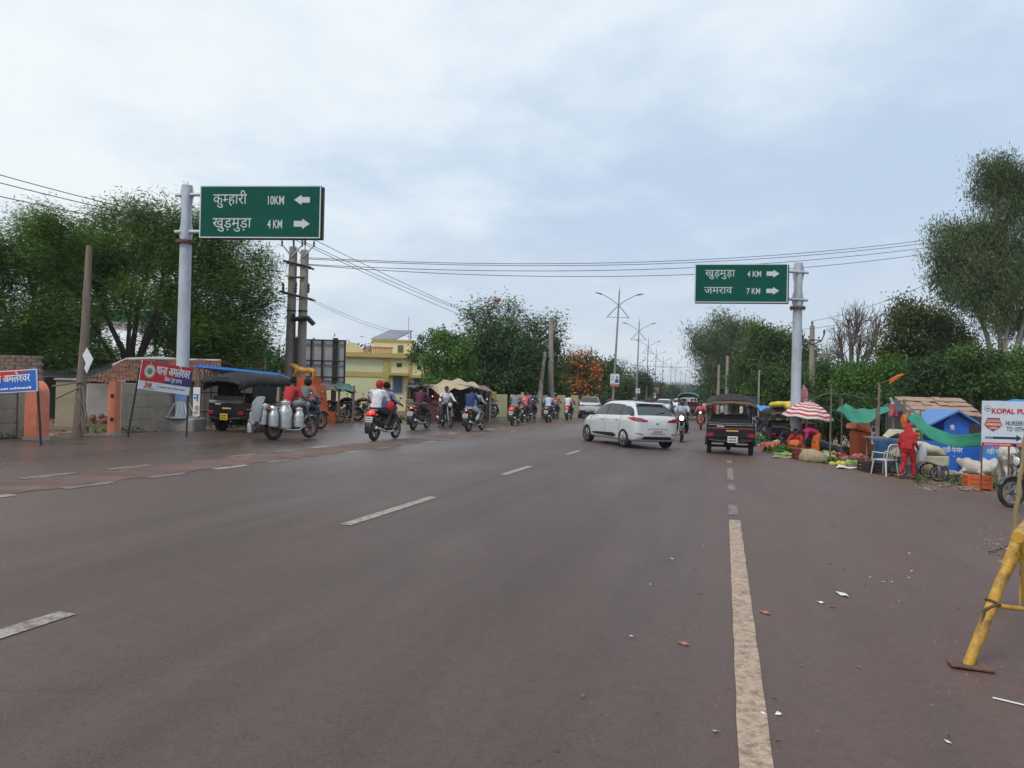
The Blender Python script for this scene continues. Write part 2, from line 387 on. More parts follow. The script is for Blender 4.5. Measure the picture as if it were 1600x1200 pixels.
SL = sorted(set([12.45, 18.55, -60, -40, -20, -10, -5] + [x * .5 for x in range(0, 90)] + list(range(45, 61)) + [65, 70, 75, 80, 85, 95, 110, 130, 160, 200, 260, 350, 500, 800, 1500, 3000, 5000]))
gs_ = sorted(set([-60, -30, 0, 20, 40, 60, 70, 85, 200, 600, 2000, 5000])); gt_ = sorted(set(GT[0] + [-300, -90, 60, 300]))
g = MB()
for j in range(len(gs_) - 1):
    for i in range(len(gt_) - 1):
        q = [(gs_[j], gt_[i]), (gs_[j], gt_[i + 1]), (gs_[j + 1], gt_[i + 1]), (gs_[j + 1], gt_[i])]
        g.quad(*[(*xy(a, b), zst(a, b)) for a, b in q])
struct(g.build('ground', node_ground('soil', True), ang=0))
EDGE = ([-60, 0, 5, 9, 11.3, 12.45, 12.5, 18.5, 18.55, 20.5, 21.5, 25, 35, 60, 5000], [3.0, 2.5, 2.6, 3.3, 3.3, 4.2, 55, 55, 8.5, 5.9, 3.8, 2.1, 1.35, 1.3, 1.3])
def edge(s):
    e_ = float(np.interp(s, *EDGE)); return e_ + (.16 * math.sin(s * 2.3) + .1 * math.sin(s * 5.1 + 1)) * (1 if e_ < 40 else 0)
def ledge(s): return -14.75 + .14 * math.sin(s * 1.7) + .08 * math.sin(s * 4.3 + 2)
g = MB()
for a, b in zip(SL[:-1], SL[1:]):
    if a < -45: continue
    cols = [[ledge(s)] + [min(t, edge(s)) for t in (-14.6, 1.6, 6.4, 14)] + [edge(s)] for s in (a, b)]
    for i in range(5):
        if cols[0][i + 1] - cols[0][i] < 1e-4 and cols[1][i + 1] - cols[1][i] < 1e-4: continue
        g.quad(*[(*xy(s, t), zst(s, t) + .012) for s, t in ((a, cols[0][i]), (a, cols[0][i + 1]), (b, cols[1][i + 1]), (b, cols[1][i]))])
ASPH = node_ground('asphalt')
struct(g.build('road', ASPH, ang=0))
def strip(name, s0, s1, t0, t1, m, lift=.018, jag=0):
    g = MB(); n = max(1, int((s1 - s0) / (.25 if jag else 2)))
    for k in range(n):
        a, b = s0 + (s1 - s0) * k / n, s0 + (s1 - s0) * (k + 1) / n
        ja = lambda s, u: jag * (math.sin(s * 7.7 + u * 3) + .6 * math.sin(s * 17.1 + u)) if jag else 0
        g.quad(*[(*xy(s, t), zst(s, t) + lift) for s, t in ((a, t0 + ja(a, 0)), (a, t1 + ja(a, 5)), (b, t1 + ja(b, 5)), (b, t0 + ja(b, 0)))])
    return struct(g.build(name, m, ang=0))
medm = mat('median_soil', (.135, .082, .066), .85, var=.3, scale=1.6, dirt=(.08, .055, .048), dfac=.7, bump=.5, bscale=25)
strip('median_strip', -30, 52, -9.28, -8.32, medm, .017, .05)
paint = mat('worn_road_paint', (.33, .295, .26), .8, var=.25, scale=30, dirt=(.10, .078, .072), dfac=.95, bump=.3)
paintf = mat('faded_road_paint', (.20, .17, .155), .8, var=.25, scale=20, dirt=(.09, .07, .065), dfac=1.0)
paintr = mat('dusty_road_paint', (.40, .30, .225), .8, var=.2, scale=45, dirt=(.13, .085, .068), dfac=.9, bump=.3)
for s0, s1 in ((1.2, 3.95), (7.65, 10.3), (13.9, 16.0), (19.9, 21.8), (26.5, 28.6), (33, 35.3)): strip('lane_dash', s0, s1, -4.05, -3.91, paint)
strip('edge_line', 1.2, 10.7, .090, .235, paintr, .018, .002)
for s0, s1 in ((11.2, 12.3), (14.3, 15.4), (16.4, 19.4), (21.0, 22.2)): strip('edge_line', s0, s1, .09, .22, paintf)
for k in range(21):
    s0 = 6.5 + k * 1.55
    if k % 7 != 5: strip('median_dash', s0, s0 + .85 + .15 * math.sin(k * 3), -8.32, -8.16, paintf if k % 3 else paint)
    if k % 5 != 3: strip('median_dash', s0 + .4, s0 + 1.35, -9.46, -9.30, paintf if k % 3 else paint)
# low hills on the skyline
hm = mat('far_hill', (.055, .07, .05), .9, var=.2, scale=.02)
g = MB()
def hill(u, v):
    px = 300 + 1500 * u; Y = 900 + 500 * v; p = P(px, 612, Y)
    return (p.x, p.y, -1.2 + (9 + 6 * math.sin(u * 9) + 3 * math.sin(u * 31) + 1.2 * math.sin(u * 83)) * math.sin(pi * min(1, v * .98 + .01)))
g.sheet(hill, 90, 8); struct(g.build('hills', hm))

# ============================================================ BIG ROAD SIGNS
steel = mat('painted_steel', (.48, .53, .60), .42, .25, var=.12, scale=5, dirt=(.25, .25, .26), dfac=.75, stretch=(1, 1, .35))
galv = mat('galvanised', (.42, .44, .46), .5, .5, var=.1, scale=4)
rust = mat('rusty_iron', (.13, .075, .055), .8, .2, var=.35, scale=18, bump=.3)
dark = mat('dark_iron', (.035, .032, .032), .55, .4, var=.2, scale=9)
black = mat('black_plastic', (.018, .018, .019), .45, var=.2, scale=8)
green = mat('sign_green', (.003, .082, .062), .6, var=.1, scale=1.2, dirt=(.004, .06, .042), dfac=.5, spec=.12)
white = mat('reflective_white', (.52, .58, .58), .5, var=.05, scale=9)
arrowm = mat('reflective_grey', (.52, .57, .60), .5, var=.05, scale=9)
conc = mat('concrete', (.30, .275, .25), .85, var=.18, scale=4, dirt=(.17, .145, .125), dfac=.6, bump=.4, bscale=30)
def span(A, d, px):
    a, b = 0.0, 40.0
    for _ in range(50):
        m_ = (a + b) / 2
        if proj(A + d * m_)[0] < px: a = m_
        else: b = m_
    return a
def facepanel(pxl, pxr, pyt, pyb, Y, d=TD):
    """frame whose origin is the lower left corner of a sign spanning these columns; returns M, W, H, pixel->local"""
    A = P(pxl, (pyt + pyb) / 2, Y); W = span(A, Vector(d), pxr)
    zb, zt = P(pxl, pyb, Y).z, P(pxl, pyt, Y).z
    M = frame((A.x, A.y, zb), d); H = zt - zb
    return M, W, H, (lambda px, py: ((px - pxl) / (pxr - pxl) * W, (pyb - py) / (pyb - pyt) * H))
def rect(mb, M, x0, y0, x1, y1, z): mb.add([(x0, y0, z), (x1, y0, z), (x1, y1, z), (x0, y1, z)], [(0, 1, 2, 3)], M)
def slab(mb, M, x0, y0, x1, y1, z0, z1): mb.add([(x0, y0, z0), (x1, y0, z0), (x1, y1, z0), (x0, y1, z0), (x0, y0, z1), (x1, y0, z1), (x1, y1, z1), (x0, y1, z1)], [(0, 3, 2, 1), (4, 5, 6, 7), (0, 1, 5, 4), (1, 2, 6, 5), (2, 3, 7, 6), (3, 0, 4, 7)], M)
def lift(M, z): return M @ Matrix.Translation((0, 0, z))
def arrow(mb, M, x0, x1, yc, h, right=True):
    L_ = x1 - x0; hd = L_ * .48; sh = h * .28
    pts = [(0, -sh), (L_ - hd, -sh), (L_ - hd, -h / 2), (L_, 0), (L_ - hd, h / 2), (L_ - hd, sh), (0, sh)]
    if not right: pts = [(L_ - a, b) for a, b in reversed(pts)]
    mb.add([(x0 + a, yc + b, 0) for a, b in pts], [tuple(range(7))], M)
HALF_M, HALF_S = ('half', 'म'), ('half', 'श')
def gantry(label, base, Y, pxpole, pytop, pyflange, rows, panel, poleleft, rad, pd):
    pd = Vector(pd).normalized()
    root = thing('road_sign', label, 'road sign', base)
    inv = Matrix.Translation(-Vector(base))
    top = P(pxpole, pytop, base.y).z - base.z; fl = P(pxpole, pyflange, base.y).z - base.z
    m = MB(); m.tube([(0, 0, -.1), (0, 0, fl)], [rad * 1.12, rad * .98], 24); m.build('lower_pole', steel, root)
    m = MB(); m.tube([(0, 0, fl + .03), (0, 0, top)], [rad * .9, rad * .9], 24)
    m.build('upper_pole', steel, root)
    m = MB(); m.cyl((0, 0, fl - .05), (0, 0, fl - .012), rad * 1.65, n=24); m.cyl((0, 0, fl - .008), (0, 0, fl + .03), rad * 1.65, n=24)
    for k in range(10):
        a = 2 * pi * k / 10; c = (math.cos(a) * rad * 1.4, math.sin(a) * rad * 1.4)
        m.cyl((c[0], c[1], fl - .1), (c[0], c[1], fl + .07), .016, n=6)
    m.build('flange', rust, root)
    M, W, H, uv = facepanel(*panel, Y, pd); M = inv @ M
    pn = MB(); slab(pn, M, 0, 0, W, H, -.05, 0); pan = pn.build('sign_panel', green, root, ang=0)
    b = MB(); t_ = .032
    for r in ((0, 0, W, t_), (0, H - t_, W, H), (0, t_, t_, H - t_), (W - t_, t_, W, H - t_)): slab(b, M, *r, .0, .004)
    b.build('border', white, pan, ang=0)
    bb = MB(); slab(bb, M, .03, -.025, W + .05, H - .03, -.17, -.054); bb.build('backing_box', dark, pan, ang=0)
    for segs, x0, x1, yb, km, kx0, kx1, a0, a1, right in rows:
        lt = MB(); ar = MB(); p0 = uv(x0, yb); p1 = uv(x1, yb); em = H / (panel[3] - panel[2]) * 23.5 * (1 if poleleft else .68)
        text(lt, segs, lift(M, .004), p0[0], p0[1], em, p1[0] - p0[0], 0)
        lt.build('lettering', white, pan, ang=0); lt = MB(); q0 = uv(kx0, yb); q1 = uv(kx1, yb); text(lt, km, lift(M, .004), q0[0], q0[1] - em * .03, em * .8, q1[0] - q0[0], .012)
        c0 = uv(a0, yb); c1 = uv(a1, yb); arrow(ar, lift(M, .004), c0[0], c1[0], c0[1] + em * .27, (c1[0] - c0[0]) * .62, right)
        lt.build('lettering', white, pan, ang=0); ar.build('arrow', arrowm, pan, ang=0)
    for fr in (.86, .14):                       # two horizontal arms through the pole
        z = (M @ Vector((0, H * fr, 0))).z; m = MB()
        a = -.42 if poleleft else -.9
        c = M @ Vector((0 if poleleft else W, H * fr, -.11))
        d = pd if poleleft else -pd
        tip = Vector((0, 0, z)) - Vector(d) * (rad * 2.0)
        end = Vector((c.x, c.y, z)) + Vector(d) * .9
        # keep the arm straight: from behind the pole to the back of the panel
        m.tube([tip, end], .055, 12)
        for sgn in (-1, 1):
            q = Vector(d) * sgn * rad * .95
            m.tube([(q.x * .9, q.y * .9, z - .3), (q.x * 1.1, q.y * 1.1, z), (q.x * .9, q.y * .9, z + .28)], [(.01, .02), (.01, .05), (.01, .02)], 6, side=(0, 1, 0))
        m.build('bracket_arm', steel, root)
    return root
bl = G(283, 673)
gr = gantry('tall green direction sign on the left with a white arrow pointing each way', bl, bl.y - .28, 292, 290, 378, [
    (['कु', HALF_M, 'हारी'], 333, 386, 318.5, '10KM', 419, 444, 459.5, 484, False),
    ('खुड़मुड़ा', 333, 394, 355.5, '4 KM', 419, 442, 460, 485, True)], (312, 501, 290, 371.5), True, .165, (1, -.09, 0))
m = MB(); m.rbox((0, .1, .16), (1.0, .9, .42), .04); m.build('foundation_block', conc, gr)
m = MB()
for k in range(8):
    a = 2 * pi * k / 8; m.tube([(math.cos(a) * .2, math.sin(a) * .2, .8), (math.cos(a) * .42, math.sin(a) * .42, .37)], [.012, .02], 4)
m.cyl((0, 0, .37), (0, 0, .40), .46, n=20); m.build('base_gusset', steel, gr)
m = MB(); m.tube([(0, 0, .86), (0, 0, 1.2)], [.192, .191], 24, cap=False); m.build('blue_notice', mat('notice_blue', (.08, .2, .4), .6, var=.3, scale=8, dirt=(.5, .52, .55), dfac=.9), gr)
br = PG(1243, 27.5)
gantry('green direction sign on the right with both white arrows pointing right', br, 27.3, 1250, 411, 481, [
    ('खुड़मुड़ा', 1102, 1149, 432, '4 KM', 1168, 1189.5, 1198, 1218, True),
    ('जमराव', 1101, 1145, 458.5, '7 KM', 1167.5, 1188.5, 1198, 1218, True)], (1085.5, 1231, 412.5, 472.5), False, .165, (1, -.16, 0))
# ============================================================ LEFT ROADSIDE
orange = mat('orange_paint', (.60, .19, .11), .6, var=.12, scale=5, dirt=(.30, .09, .05), dfac=.6)
cream = mat('cream_wall', (.62, .56, .30), .8, var=.08, scale=2, dirt=(.45, .42, .28), dfac=.5)
wood = mat('weathered_wood', (.17, .13, .105), .85, var=.3, scale=5, stretch=(3, 3, .4), bump=.5)
brickm = mat('brick_wall', (.22, .15, .12), .9, var=.35, scale=14, dirt=(.10, .09, .08), dfac=.7, bump=.6)
precast = mat('precast_concrete', (.34, .295, .235), .85, var=.14, scale=3, dirt=(.17, .15, .13), dfac=.6, bump=.3)
limew = mat('limewash', (.50, .49, .47), .85, var=.12, scale=2, dirt=(.33, .30, .26), dfac=.7)
tanw = mat('mud_plaster', (.33, .285, .20), .9, var=.15, scale=2, dirt=(.19, .155, .115), dfac=.7)
bluep = mat('blue_sheet', (.03, .22, .62), .45, var=.1, scale=3)
def precast_wall(label, s0, s1, t, h, npan=4):
    x, y = xy(s0, t); root = thing('precast_wall', label, 'wall', (x, y, zst(s0, t)), HEAD)
    n = max(1, round((s1 - s0) / 2.0)); dz = (zst(s1, t) - zst(s0, t)) / (s1 - s0); bay = (s1 - s0) / n
    for k in range(n + 1):
        m = MB(); m.rbox((0, k * bay, h / 2 + dz * k * bay - .1), (.17, .17, h + .3), .02); m.build('post', precast, root)
    for k in range(n):
        m = MB(); ph = h / npan
        for j in range(npan): m.rbox((0, (k + .5) * bay, (j + .5) * ph + dz * (k + .5) * bay), (.06, bay - .171, ph - .012), .012)
        m.build('wall_panel', precast, root)
    return root
def s_at(px, t):
    a, b = 4.0, 60.0
    for _ in range(50):
        m_ = (a + b) / 2; x, y = xy(m_, t)
        if proj((x, y, .6))[0] < px: a = m_
        else: b = m_
    return a
precast_wall('grey precast concrete wall behind the blue and red banner', 8.6, s_at(30, -15.15), -15.15, 1.25)
precast_wall('grey precast concrete wall between the arched orange post and the sign pole', s_at(188, -15.25), s_at(284, -15.25), -15.25, 1.33)
def gate_post(label, px, Y, wd, h, flip):
    c = PG(px, Y); root = thing('gate_post', label, 'gate post', c, HEAD + (.15 if flip else -.1))
    dp = .3 if not flip else .2; r = .30 * (1 if not flip else .6); poly = [(-wd, 0), (0, 0), (0, h - r)] + [(-r + r * math.cos(a), h - r + r * math.sin(a)) for a in [pi / 2 * k / 8 for k in range(1, 9)]] + [(-wd, h)]
    if flip: poly = [(-a, b) for a, b in reversed(poly)]
    m = MB(); m.prism(poly, dp); m.build('post_body', orange, root, ang=25)
    m = MB(); m.box((-wd * .5 * (-1 if flip else 1), dp / 2, .04), (wd + .04, dp + .04, .1)); m.build('plinth', conc, root)
    if flip:
        for zz in (h * .3, h * .72): m = MB(); m.cyl((.12, -.012, zz), (.12, .02, zz), .05, n=10); m.build('socket_hole', black, root)
    return root
gate_post('arched orange gate post beside the blue and red banner', 57, 16.4, .36, 1.29, False)
gate_post('narrow orange gate post at the end of the long precast wall', 168, 18.8, .2, 1.36, True)

# banners ------------------------------------------------------------------
red = mat('banner_red', (.52, .022, .03), .5, var=.06); blue_ = mat('banner_blue', (.02, .12, .52), .5, var=.06); purple = mat('banner_purple', (.05, .03, .16), .5, var=.1)
bwhite = mat('banner_white', (.66, .68, .72), .55, var=.05, scale=3); gold = mat('emblem_gold', (.45, .36, .2), .5, var=.2); egreen = mat('emblem_green', (.10, .26, .16), .5)
ink = mat('dark_ink', (.03, .03, .05), .6)
def dashes(mb, M, x0, x1, y, h, seed=0, z=.004):
    rr = random.Random(seed); x = x0
    while x < x1:
        wd = rr.uniform(.5, 1.5) * h; rect(mb, lift(M, z), x, y, min(x + wd, x1), y + h * rr.uniform(.7, 1), 0); x += wd + h * (.25 if rr.random() < .8 else .8)
def banner(label, TL, TR, BR_, BL_, Ya, Yb, posts):
    A = P(*BL_, Ya); B = P(*BR_, Yb); C = P(*TL, Ya)
    M = frame(A, B - A, C - A); W = (B - A).length; H = (C - A).length
    root = thing('banner_sign', label, 'banner', (A.x, A.y, gz(A.x, A.y))); inv = Matrix.Translation(-root.location); M = inv @ M
    m = MB(); slab(m, M, 0, 0, W, H, -.02, 0); pan = m.build('board', bwhite, root, ang=0)
    for (px, pt, bx, by, Y) in posts:
        t_ = P(px, pt, Y); b_ = PG(bx, Y); m = MB(); m.tube([t_ - root.location + Vector((0, .05, 0)), b_ - root.location + Vector((0, .05, -.1))], .022, 6); m.build('post', dark, root)
    return root, pan, M, W, H
root, pan, M, W, H = banner('red and purple police banner with a round emblem, hanging slanted by the sign pole', (219, 562), (298, 572.5), (295, 618), (215, 607), 18.5, 19.5, [(217, 575, 198, 680, 18.5), (294, 580, 291, 673, 19.5)])
m = MB(); m.add([(0, H * .3, 0), (W * .42, H * .3, 0), (W, H * .93, 0), (W, H, 0), (0, H, 0)], [(0, 1, 2, 3, 4)], lift(M, .004)); m.build('red_field', red, pan, ang=0)
m = MB(); m.add([(W * .42, H * .3, 0), (W, H * .3, 0), (W, H * .93, 0)], [(0, 1, 2)], lift(M, .004)); m.build('purple_field', purple, pan, ang=0)
m = MB(); em = H * .44; text(m, ['थाना अमले', HALF_S, 'वर'], lift(M, .008), W * .29, H * .60, em, W * .66, .008, bold=1); m.build('lettering', bwhite, pan, ang=0); m = MB(); text(m, 'िजला- दुर्ग (छ.ग.)', lift(M, .008), W * .47, H * .40, em * .42, W * .34, .008, bold=1); m.build('lettering', bwhite, pan, ang=0)
m = MB(); T = lift(M, .008) @ Matrix.Translation((W * .165, H * .66, 0))
def disc(mb, M, r, ry=None, n=24): mb.add([(r * math.cos(2 * pi * k / n), (ry or r) * math.sin(2 * pi * k / n), 0) for k in range(n)], [tuple(range(n))], M)
m.k = 0; disc(m, T, H * .2, H * .25); m.k = 1; disc(m, lift(T, .003), H * .155, H * .2); m.k = 0; disc(m, lift(T, .006), H * .11, H * .13); m.k = 2; disc(m, lift(T, .009), H * .085, H * .1)
m.k = 0; m.add([(-H * .05, H * .25, 0), (H * .05, H * .25, 0), (0, H * .33, 0)], [(0, 1, 2)], T)
m.build('emblem', [gold, bwhite, egreen], pan, ang=0)
m = MB(); L0 = lift(M, .006)
for k, pts in enumerate(([(0, 0), (.4, .1), (.5, .9), (.1, .9)], [(.9, .9), (.9, .1), (1.4, .1), (1.4, .9)], [(1.8, 0), (1.8, .9), (2.3, .7), (1.9, .4), (2.4, 0)])):
    for a, b in zip(pts[:-1], pts[1:]):
        a = Vector((W * .11 + a[0] * H * .11, H * .10 + a[1] * H * .16)); b = Vector((W * .11 + b[0] * H * .11, H * .10 + b[1] * H * .16)); d = (b - a); nn = Vector((-d.y, d.x)).normalized() * H * .018
        m.add([(*(a + nn), 0), (*(a - nn), 0), (*(b - nn), 0), (*(b + nn), 0)], [(0, 1, 2, 3)], lift(L0, .0005 * k))
m.build('logo', mat('logo_red', (.5, .06, .04), .5), pan, ang=0)
m = MB(); dashes(m, M, W * .39, W * .9, H * .14, H * .045, 3); m.build('small_print', ink, pan, ang=0); m = MB(); rect(m, lift(M, .004), W * .355, H * .05, W * .36, H * .26, 0); m.build('divider_line', ink, pan, ang=0); m = MB(); dashes(m, M, W * .1, W * .32, H * .045, H * .03, 5); m.build('small_print', ink, pan, ang=0)
root, pan, M, W, H = banner('blue and red police banner cut off by the left edge of the photo', (-75, 585), (57.5, 573.5), (58.5, 611), (-75, 619), 15.7, 15.3, [(55, 580, 64, 684, 15.45), (-60, 590, -58, 690, 15.7)])
b_ = H * .04
m = MB(); rect(m, lift(M, .004), b_, b_, W - b_, H - b_, 0); m.build('blue_field', blue_, pan, ang=0)
m = MB(); m.add([(b_, H * .3, 0), (W * .47, H * .48, 0), (W * .93, H - b_, 0), (b_, H - b_, 0)], [(0, 1, 2, 3)], lift(M, .008)); m.build('red_field', red, pan, ang=0)
m = MB(); u = W / 133.5; text(m, ['थाना अमले', HALF_S, 'वर'], lift(M, .012), u * 59, H * .47, H * .5, u * 65, .008, bold=1); m.build('lettering', bwhite, pan, ang=0); m = MB(); dashes(m, M, u * 20, u * 125, H * .13, H * .11, 9, .012); m.build('small_print', bwhite, pan, ang=0)

# leaning wooden pole with a torn white board
c = PG(122, 18.0); root = thing('wooden_pole', 'tall bare leaning wooden pole with a torn white board tied to it', 'pole', c)
tp = P(139.5, 384, 18.2) - c; tp.z = max(tp.z, 4)
m = MB(); m.tube([(0, 0, -.1), tp * .5 + Vector((.03, 0, 0)), tp], [.125, .10, .07], 10); m.build('pole_shaft', wood, root, ang=60)
m = MB(); q = P(132, 562, 17.8) - c; m.add([tuple(q + Vector(v)) for v in ((-.05, 0, .1), (.05, -.01, .28), (.2, 0, .02), (.06, 0, -.32), (-.0, 0, -.2), (.03, 0, -.08))], [(0, 5, 4, 3, 2, 1)]); o = m.build('torn_board', bwhite, root, ang=0); solid(o.data, .015)
m = MB()
for k in range(6):
    a = tp * .22 + Vector((random.uniform(-.05, .12), -.12, random.uniform(-.1, .2))); b = Vector((random.uniform(.1, .4), -.2, random.uniform(.1, .5))); m.tube([a, (a + b) / 2 + Vector((.05, -.05, 0)), b], .025, 5)
m.tube([tp * .25 + Vector((-.6, -.1, .05)), tp * .26 + Vector((.1, -.13, .12))], .02, 5); m.tube([tp * .23 + Vector((-.5, -.1, -.15)), tp * .25 + Vector((.1, -.14, .05))], .02, 5)
m.build('tied_sticks', wood, root, ang=60)

# tiled house ---------------------------------------------------------------
tile = mat('clay_tiles', (.23, .10, .065), .85, var=.65, scale=11, dirt=(.06, .04, .035), dfac=.95, bump=.4)
c = PG(150, 26.5); c.z += .1; root = thing('tiled_house', 'low house with a red clay tile roof and a whitewashed wall behind the gate', 'house', c)
def tiles(E0, E1, R0, R1, nu, nv):
    nrm = ((E1 - E0).cross(R0 - E0)).normalized()
    if nrm.z < 0: nrm = -nrm
    def fn(u, v):
        a = E0.lerp(E1, u); b = R0.lerp(R1, u); row = v * 11
        return a.lerp(b, v) + nrm * (.05 * abs(math.sin(pi * u * nu / 4)) + .05 * (1 - row % 1)) + Vector((0, 0, .06 * math.sin(u * 7) * math.sin(v * 3) + .04 * math.sin(u * 23 + v * 9)))
    return fn
E0, E1, R0, R1 = P(128, 602, 24.2) - c, P(345, 597, 26.2) - c, P(198, 564, 26.4) - c, P(345, 566, 28.6) - c
m = MB(); m.sheet(tiles(E0, E1, R0, R1, 150, 44), 220, 44); m.sheet(tiles(E1 + Vector((0, 5, 0)), E0 + Vector((1, 6, 0)), R1, R0, 120, 20), 60, 22); o = m.build('roof', tile, root, ang=50)
m = MB(); m.tube([P(176, 571, 26.0) - c, R0 + Vector((0, 0, .06)), R0.lerp(R1, .33) + Vector((0, 0, .1)), R0.lerp(R1, .6) + Vector((0, 0, .07)), R1 + Vector((0, 0, .06))], [.05, .05, .07, .045, .05], 8); m.build('ridge_mortar', limew, o)
def wallseg(px0, px1, Y0, Y1, pyt, mtr, name='wall', th=.25):
    a, b = PG(px0, Y0) - c, PG(px1, Y1) - c; zt = P(px0, pyt, Y0).z - c.z; d = (b - a).normalized(); n_ = Vector((-d.y, d.x, 0)) * th
    m = MB(); lo = -.5; m.add([(a.x, a.y, lo), (b.x, b.y, lo), (b.x + n_.x, b.y + n_.y, lo), (a.x + n_.x, a.y + n_.y, lo), (a.x, a.y, zt), (b.x, b.y, zt), (b.x + n_.x, b.y + n_.y, zt), (a.x + n_.x, a.y + n_.y, zt)], [(0, 3, 2, 1), (4, 5, 6, 7), (0, 1, 5, 4), (1, 2, 6, 5), (2, 3, 7, 6), (3, 0, 4, 7)])
    return m.build(name, mtr, root, ang=0)
wallseg(136, 330, 25.0, 27.0, 599, limew); wallseg(110, 135.5, 27, 25.2, 599, tanw)
m = MB(); q = PG(150, 24.8) - c
for k in range(40): m.ell(q + Vector((random.gauss(0, .7), random.gauss(0, .3), random.uniform(-.1, .25))), (random.uniform(.08, .2), .12, random.uniform(.05, .13)), 6, 4)
o = m.build('mud_heap', mat('red_mud', (.17, .085, .055), .9, var=.3, scale=8, bump=.5), ang=0, loc=c); tag(o, kind='stuff')
c = PG(103, 22.5); root = thing('mud_wall', 'tan mud plastered wall end standing in the gateway', 'wall', c, .1)
m = MB(); m.rbox((0, .2, .6), (.62, .4, 1.5), .03); m.build('wall_body', tanw, root); m = MB(); m.rbox((0, .2, 1.38), (.7, .5, .07), .02); m.build('coping', conc, root)
# brick wall behind the left banner
c = PG(-12, 19.5); root = thing('brick_wall', 'dull brick wall rising behind the blue and red banner', 'wall', c, .3)
m = MB()
for r_ in range(22):
    for k in range(9): m.box((-1.05 + k * .24 + (.12 if r_ % 2 else 0), 0, .045 + r_ * .088), (.226, .2 + random.uniform(-.008, .008), .078))
m.build('brick_courses', brickm, root, ang=0); m = MB(); m.box((.0, .03, .95), (2.1, .17, 1.88)); m.build('mortar_core', conc, root, ang=0)
c = PG(34, 17.2); m = MB(); m.rbox((0, 0, .55), (.16, .3, 1.15), .02); root = m.build('brick_pier', brickm, loc=c, rz=HEAD); tag(root, 'thin brick pier between the left precast wall and the arched orange post', 'pier')
# dark tarp lean-to behind the gateway
tarpd = mat('dark_tarp', (.02, .022, .024), .6, var=.3, scale=3)
c = PG(95, 26.0); root = thing('tarp_shelter', 'black tarpaulin shelter behind the gateway', 'shelter', c)
m = MB(); A, B, C_, D_ = P(60, 590, 25) - c, P(186, 577, 25.5) - c, P(180, 560, 29) - c, P(60, 572, 29) - c
m.sheet(lambda u, v: A.lerp(B, u).lerp(D_.lerp(C_, u), v) + Vector((0, 0, -.15 * math.sin(pi * u) + .05 * math.sin(9 * u + 4 * v))), 16, 8); o = m.build('tarpaulin', tarpd, root, ang=60); solid(o.data, .01)
for px, Y in ((66, 25), (120, 25.2), (70, 29), (170, 29)):
    q = PG(px, Y) - c; m = MB(); m.cyl(q, (q.x, q.y, P(px, 590, Y).z - c.z + .05), .05, n=6); m.build('prop', wood, root)
m = MB(); a = PG(60, 28.5) - c; b = PG(185, 28.7) - c; m.box(((a + b) / 2) + Vector((0, 0, 1.0)), ((b - a).length, .1, 2.4)); m.build('back_cloth', tarpd, root, ang=0)

# bamboo shed with a blue sheet roof -------------------------------------------
bam = mat('bamboo_slats', (.23, .20, .175), .85, var=.4, scale=9, stretch=(4, 4, .5), dirt=(.10, .09, .08), dfac=.6)
c = PG(305, 23.8); root = thing('bamboo_shed', 'shed fenced with grey bamboo slats under a blue sheet roof', 'shed', c)
a = Vector((0, 0, 0)); b = PG(352, 25.2) - c; m = MB(); L_ = (b - a).length; n = int(L_ / .055); hh = P(320, 577, 24).z - c.z
for k in range(n):
    if random.random() < .08: continue
    q = a.lerp(b, k / n); m.tube([(q.x, q.y, .05), (q.x + random.uniform(-.02, .02), q.y, hh + random.uniform(-.1, .05))], random.uniform(.014, .024), 5)
m.build('slats', bam, root, ang=60); m = MB()
for z in (.5, 1.1): m.tube([(a.x, a.y - .04, z), (b.x, b.y - .04, z)], .022, 6)
m.build('rail', dark, root)
m = MB(); q0, q1 = P(306, 570, 23.4) - c, P(436, 583.5, 27.5) - c; up = Vector((-.3, 3.2, -.22))
m.sheet(lambda u, v: q0.lerp(q1, u) + up * v + Vector((0, 0, .03 * math.sin(u * 150))), 150, 4); o = m.build('roof_sheet', bluep, root, ang=60); solid(o.data, .04)
m = MB(); d = (q1 - q0); m.tube([q0 + Vector((0, -.03, -.06)), q1 + Vector((0, -.03, -.06))], (.035), 4); m.build('eave_beam', bluep, root, ang=0)
for px, Y in ((307, 23.6), (352, 25.2), (434, 27.6)):
    q = PG(px, Y) - c; m = MB(); m.cyl(q + Vector((0, .1, -.1)), (q.x, q.y + .1, hh + .1), .05, n=8); m.build('post', wood, root)
m = MB(); m.box((b.x * .5 - .2, 2.9, hh * .45), (3.4, .08, hh * .95)); m.build('back_wall', tanw, root, ang=0)
M, W, H, uv = facepanel(301.5, 312, 605, 650, 23.4); root = thing('poster', 'narrow white poster with a blue letter fixed beside the bamboo fence', 'poster', M.translation.copy()); M = Matrix.Translation(-M.translation) @ M
m = MB(); slab(m, M, 0, 0, W, H, -.02, 0); m.build('poster_board', bwhite, root, ang=0)
m = MB(); text(m, 'न', lift(M, .004), W * .1, H * .52, W * 1.4, W * .75, .008, bold=2); m.build('lettering', blue_, root, ang=0)
m = MB(); disc(m, lift(M, .004) @ Matrix.Translation((W * .6, H * .28, 0)), W * .3, H * .1, 10); disc(m, lift(M, .004) @ Matrix.Translation((W * .5, H * .12, 0)), W * .35, H * .05, 10); m.build('print', mat('poster_orange', (.45, .25, .15), .6), root, ang=0)

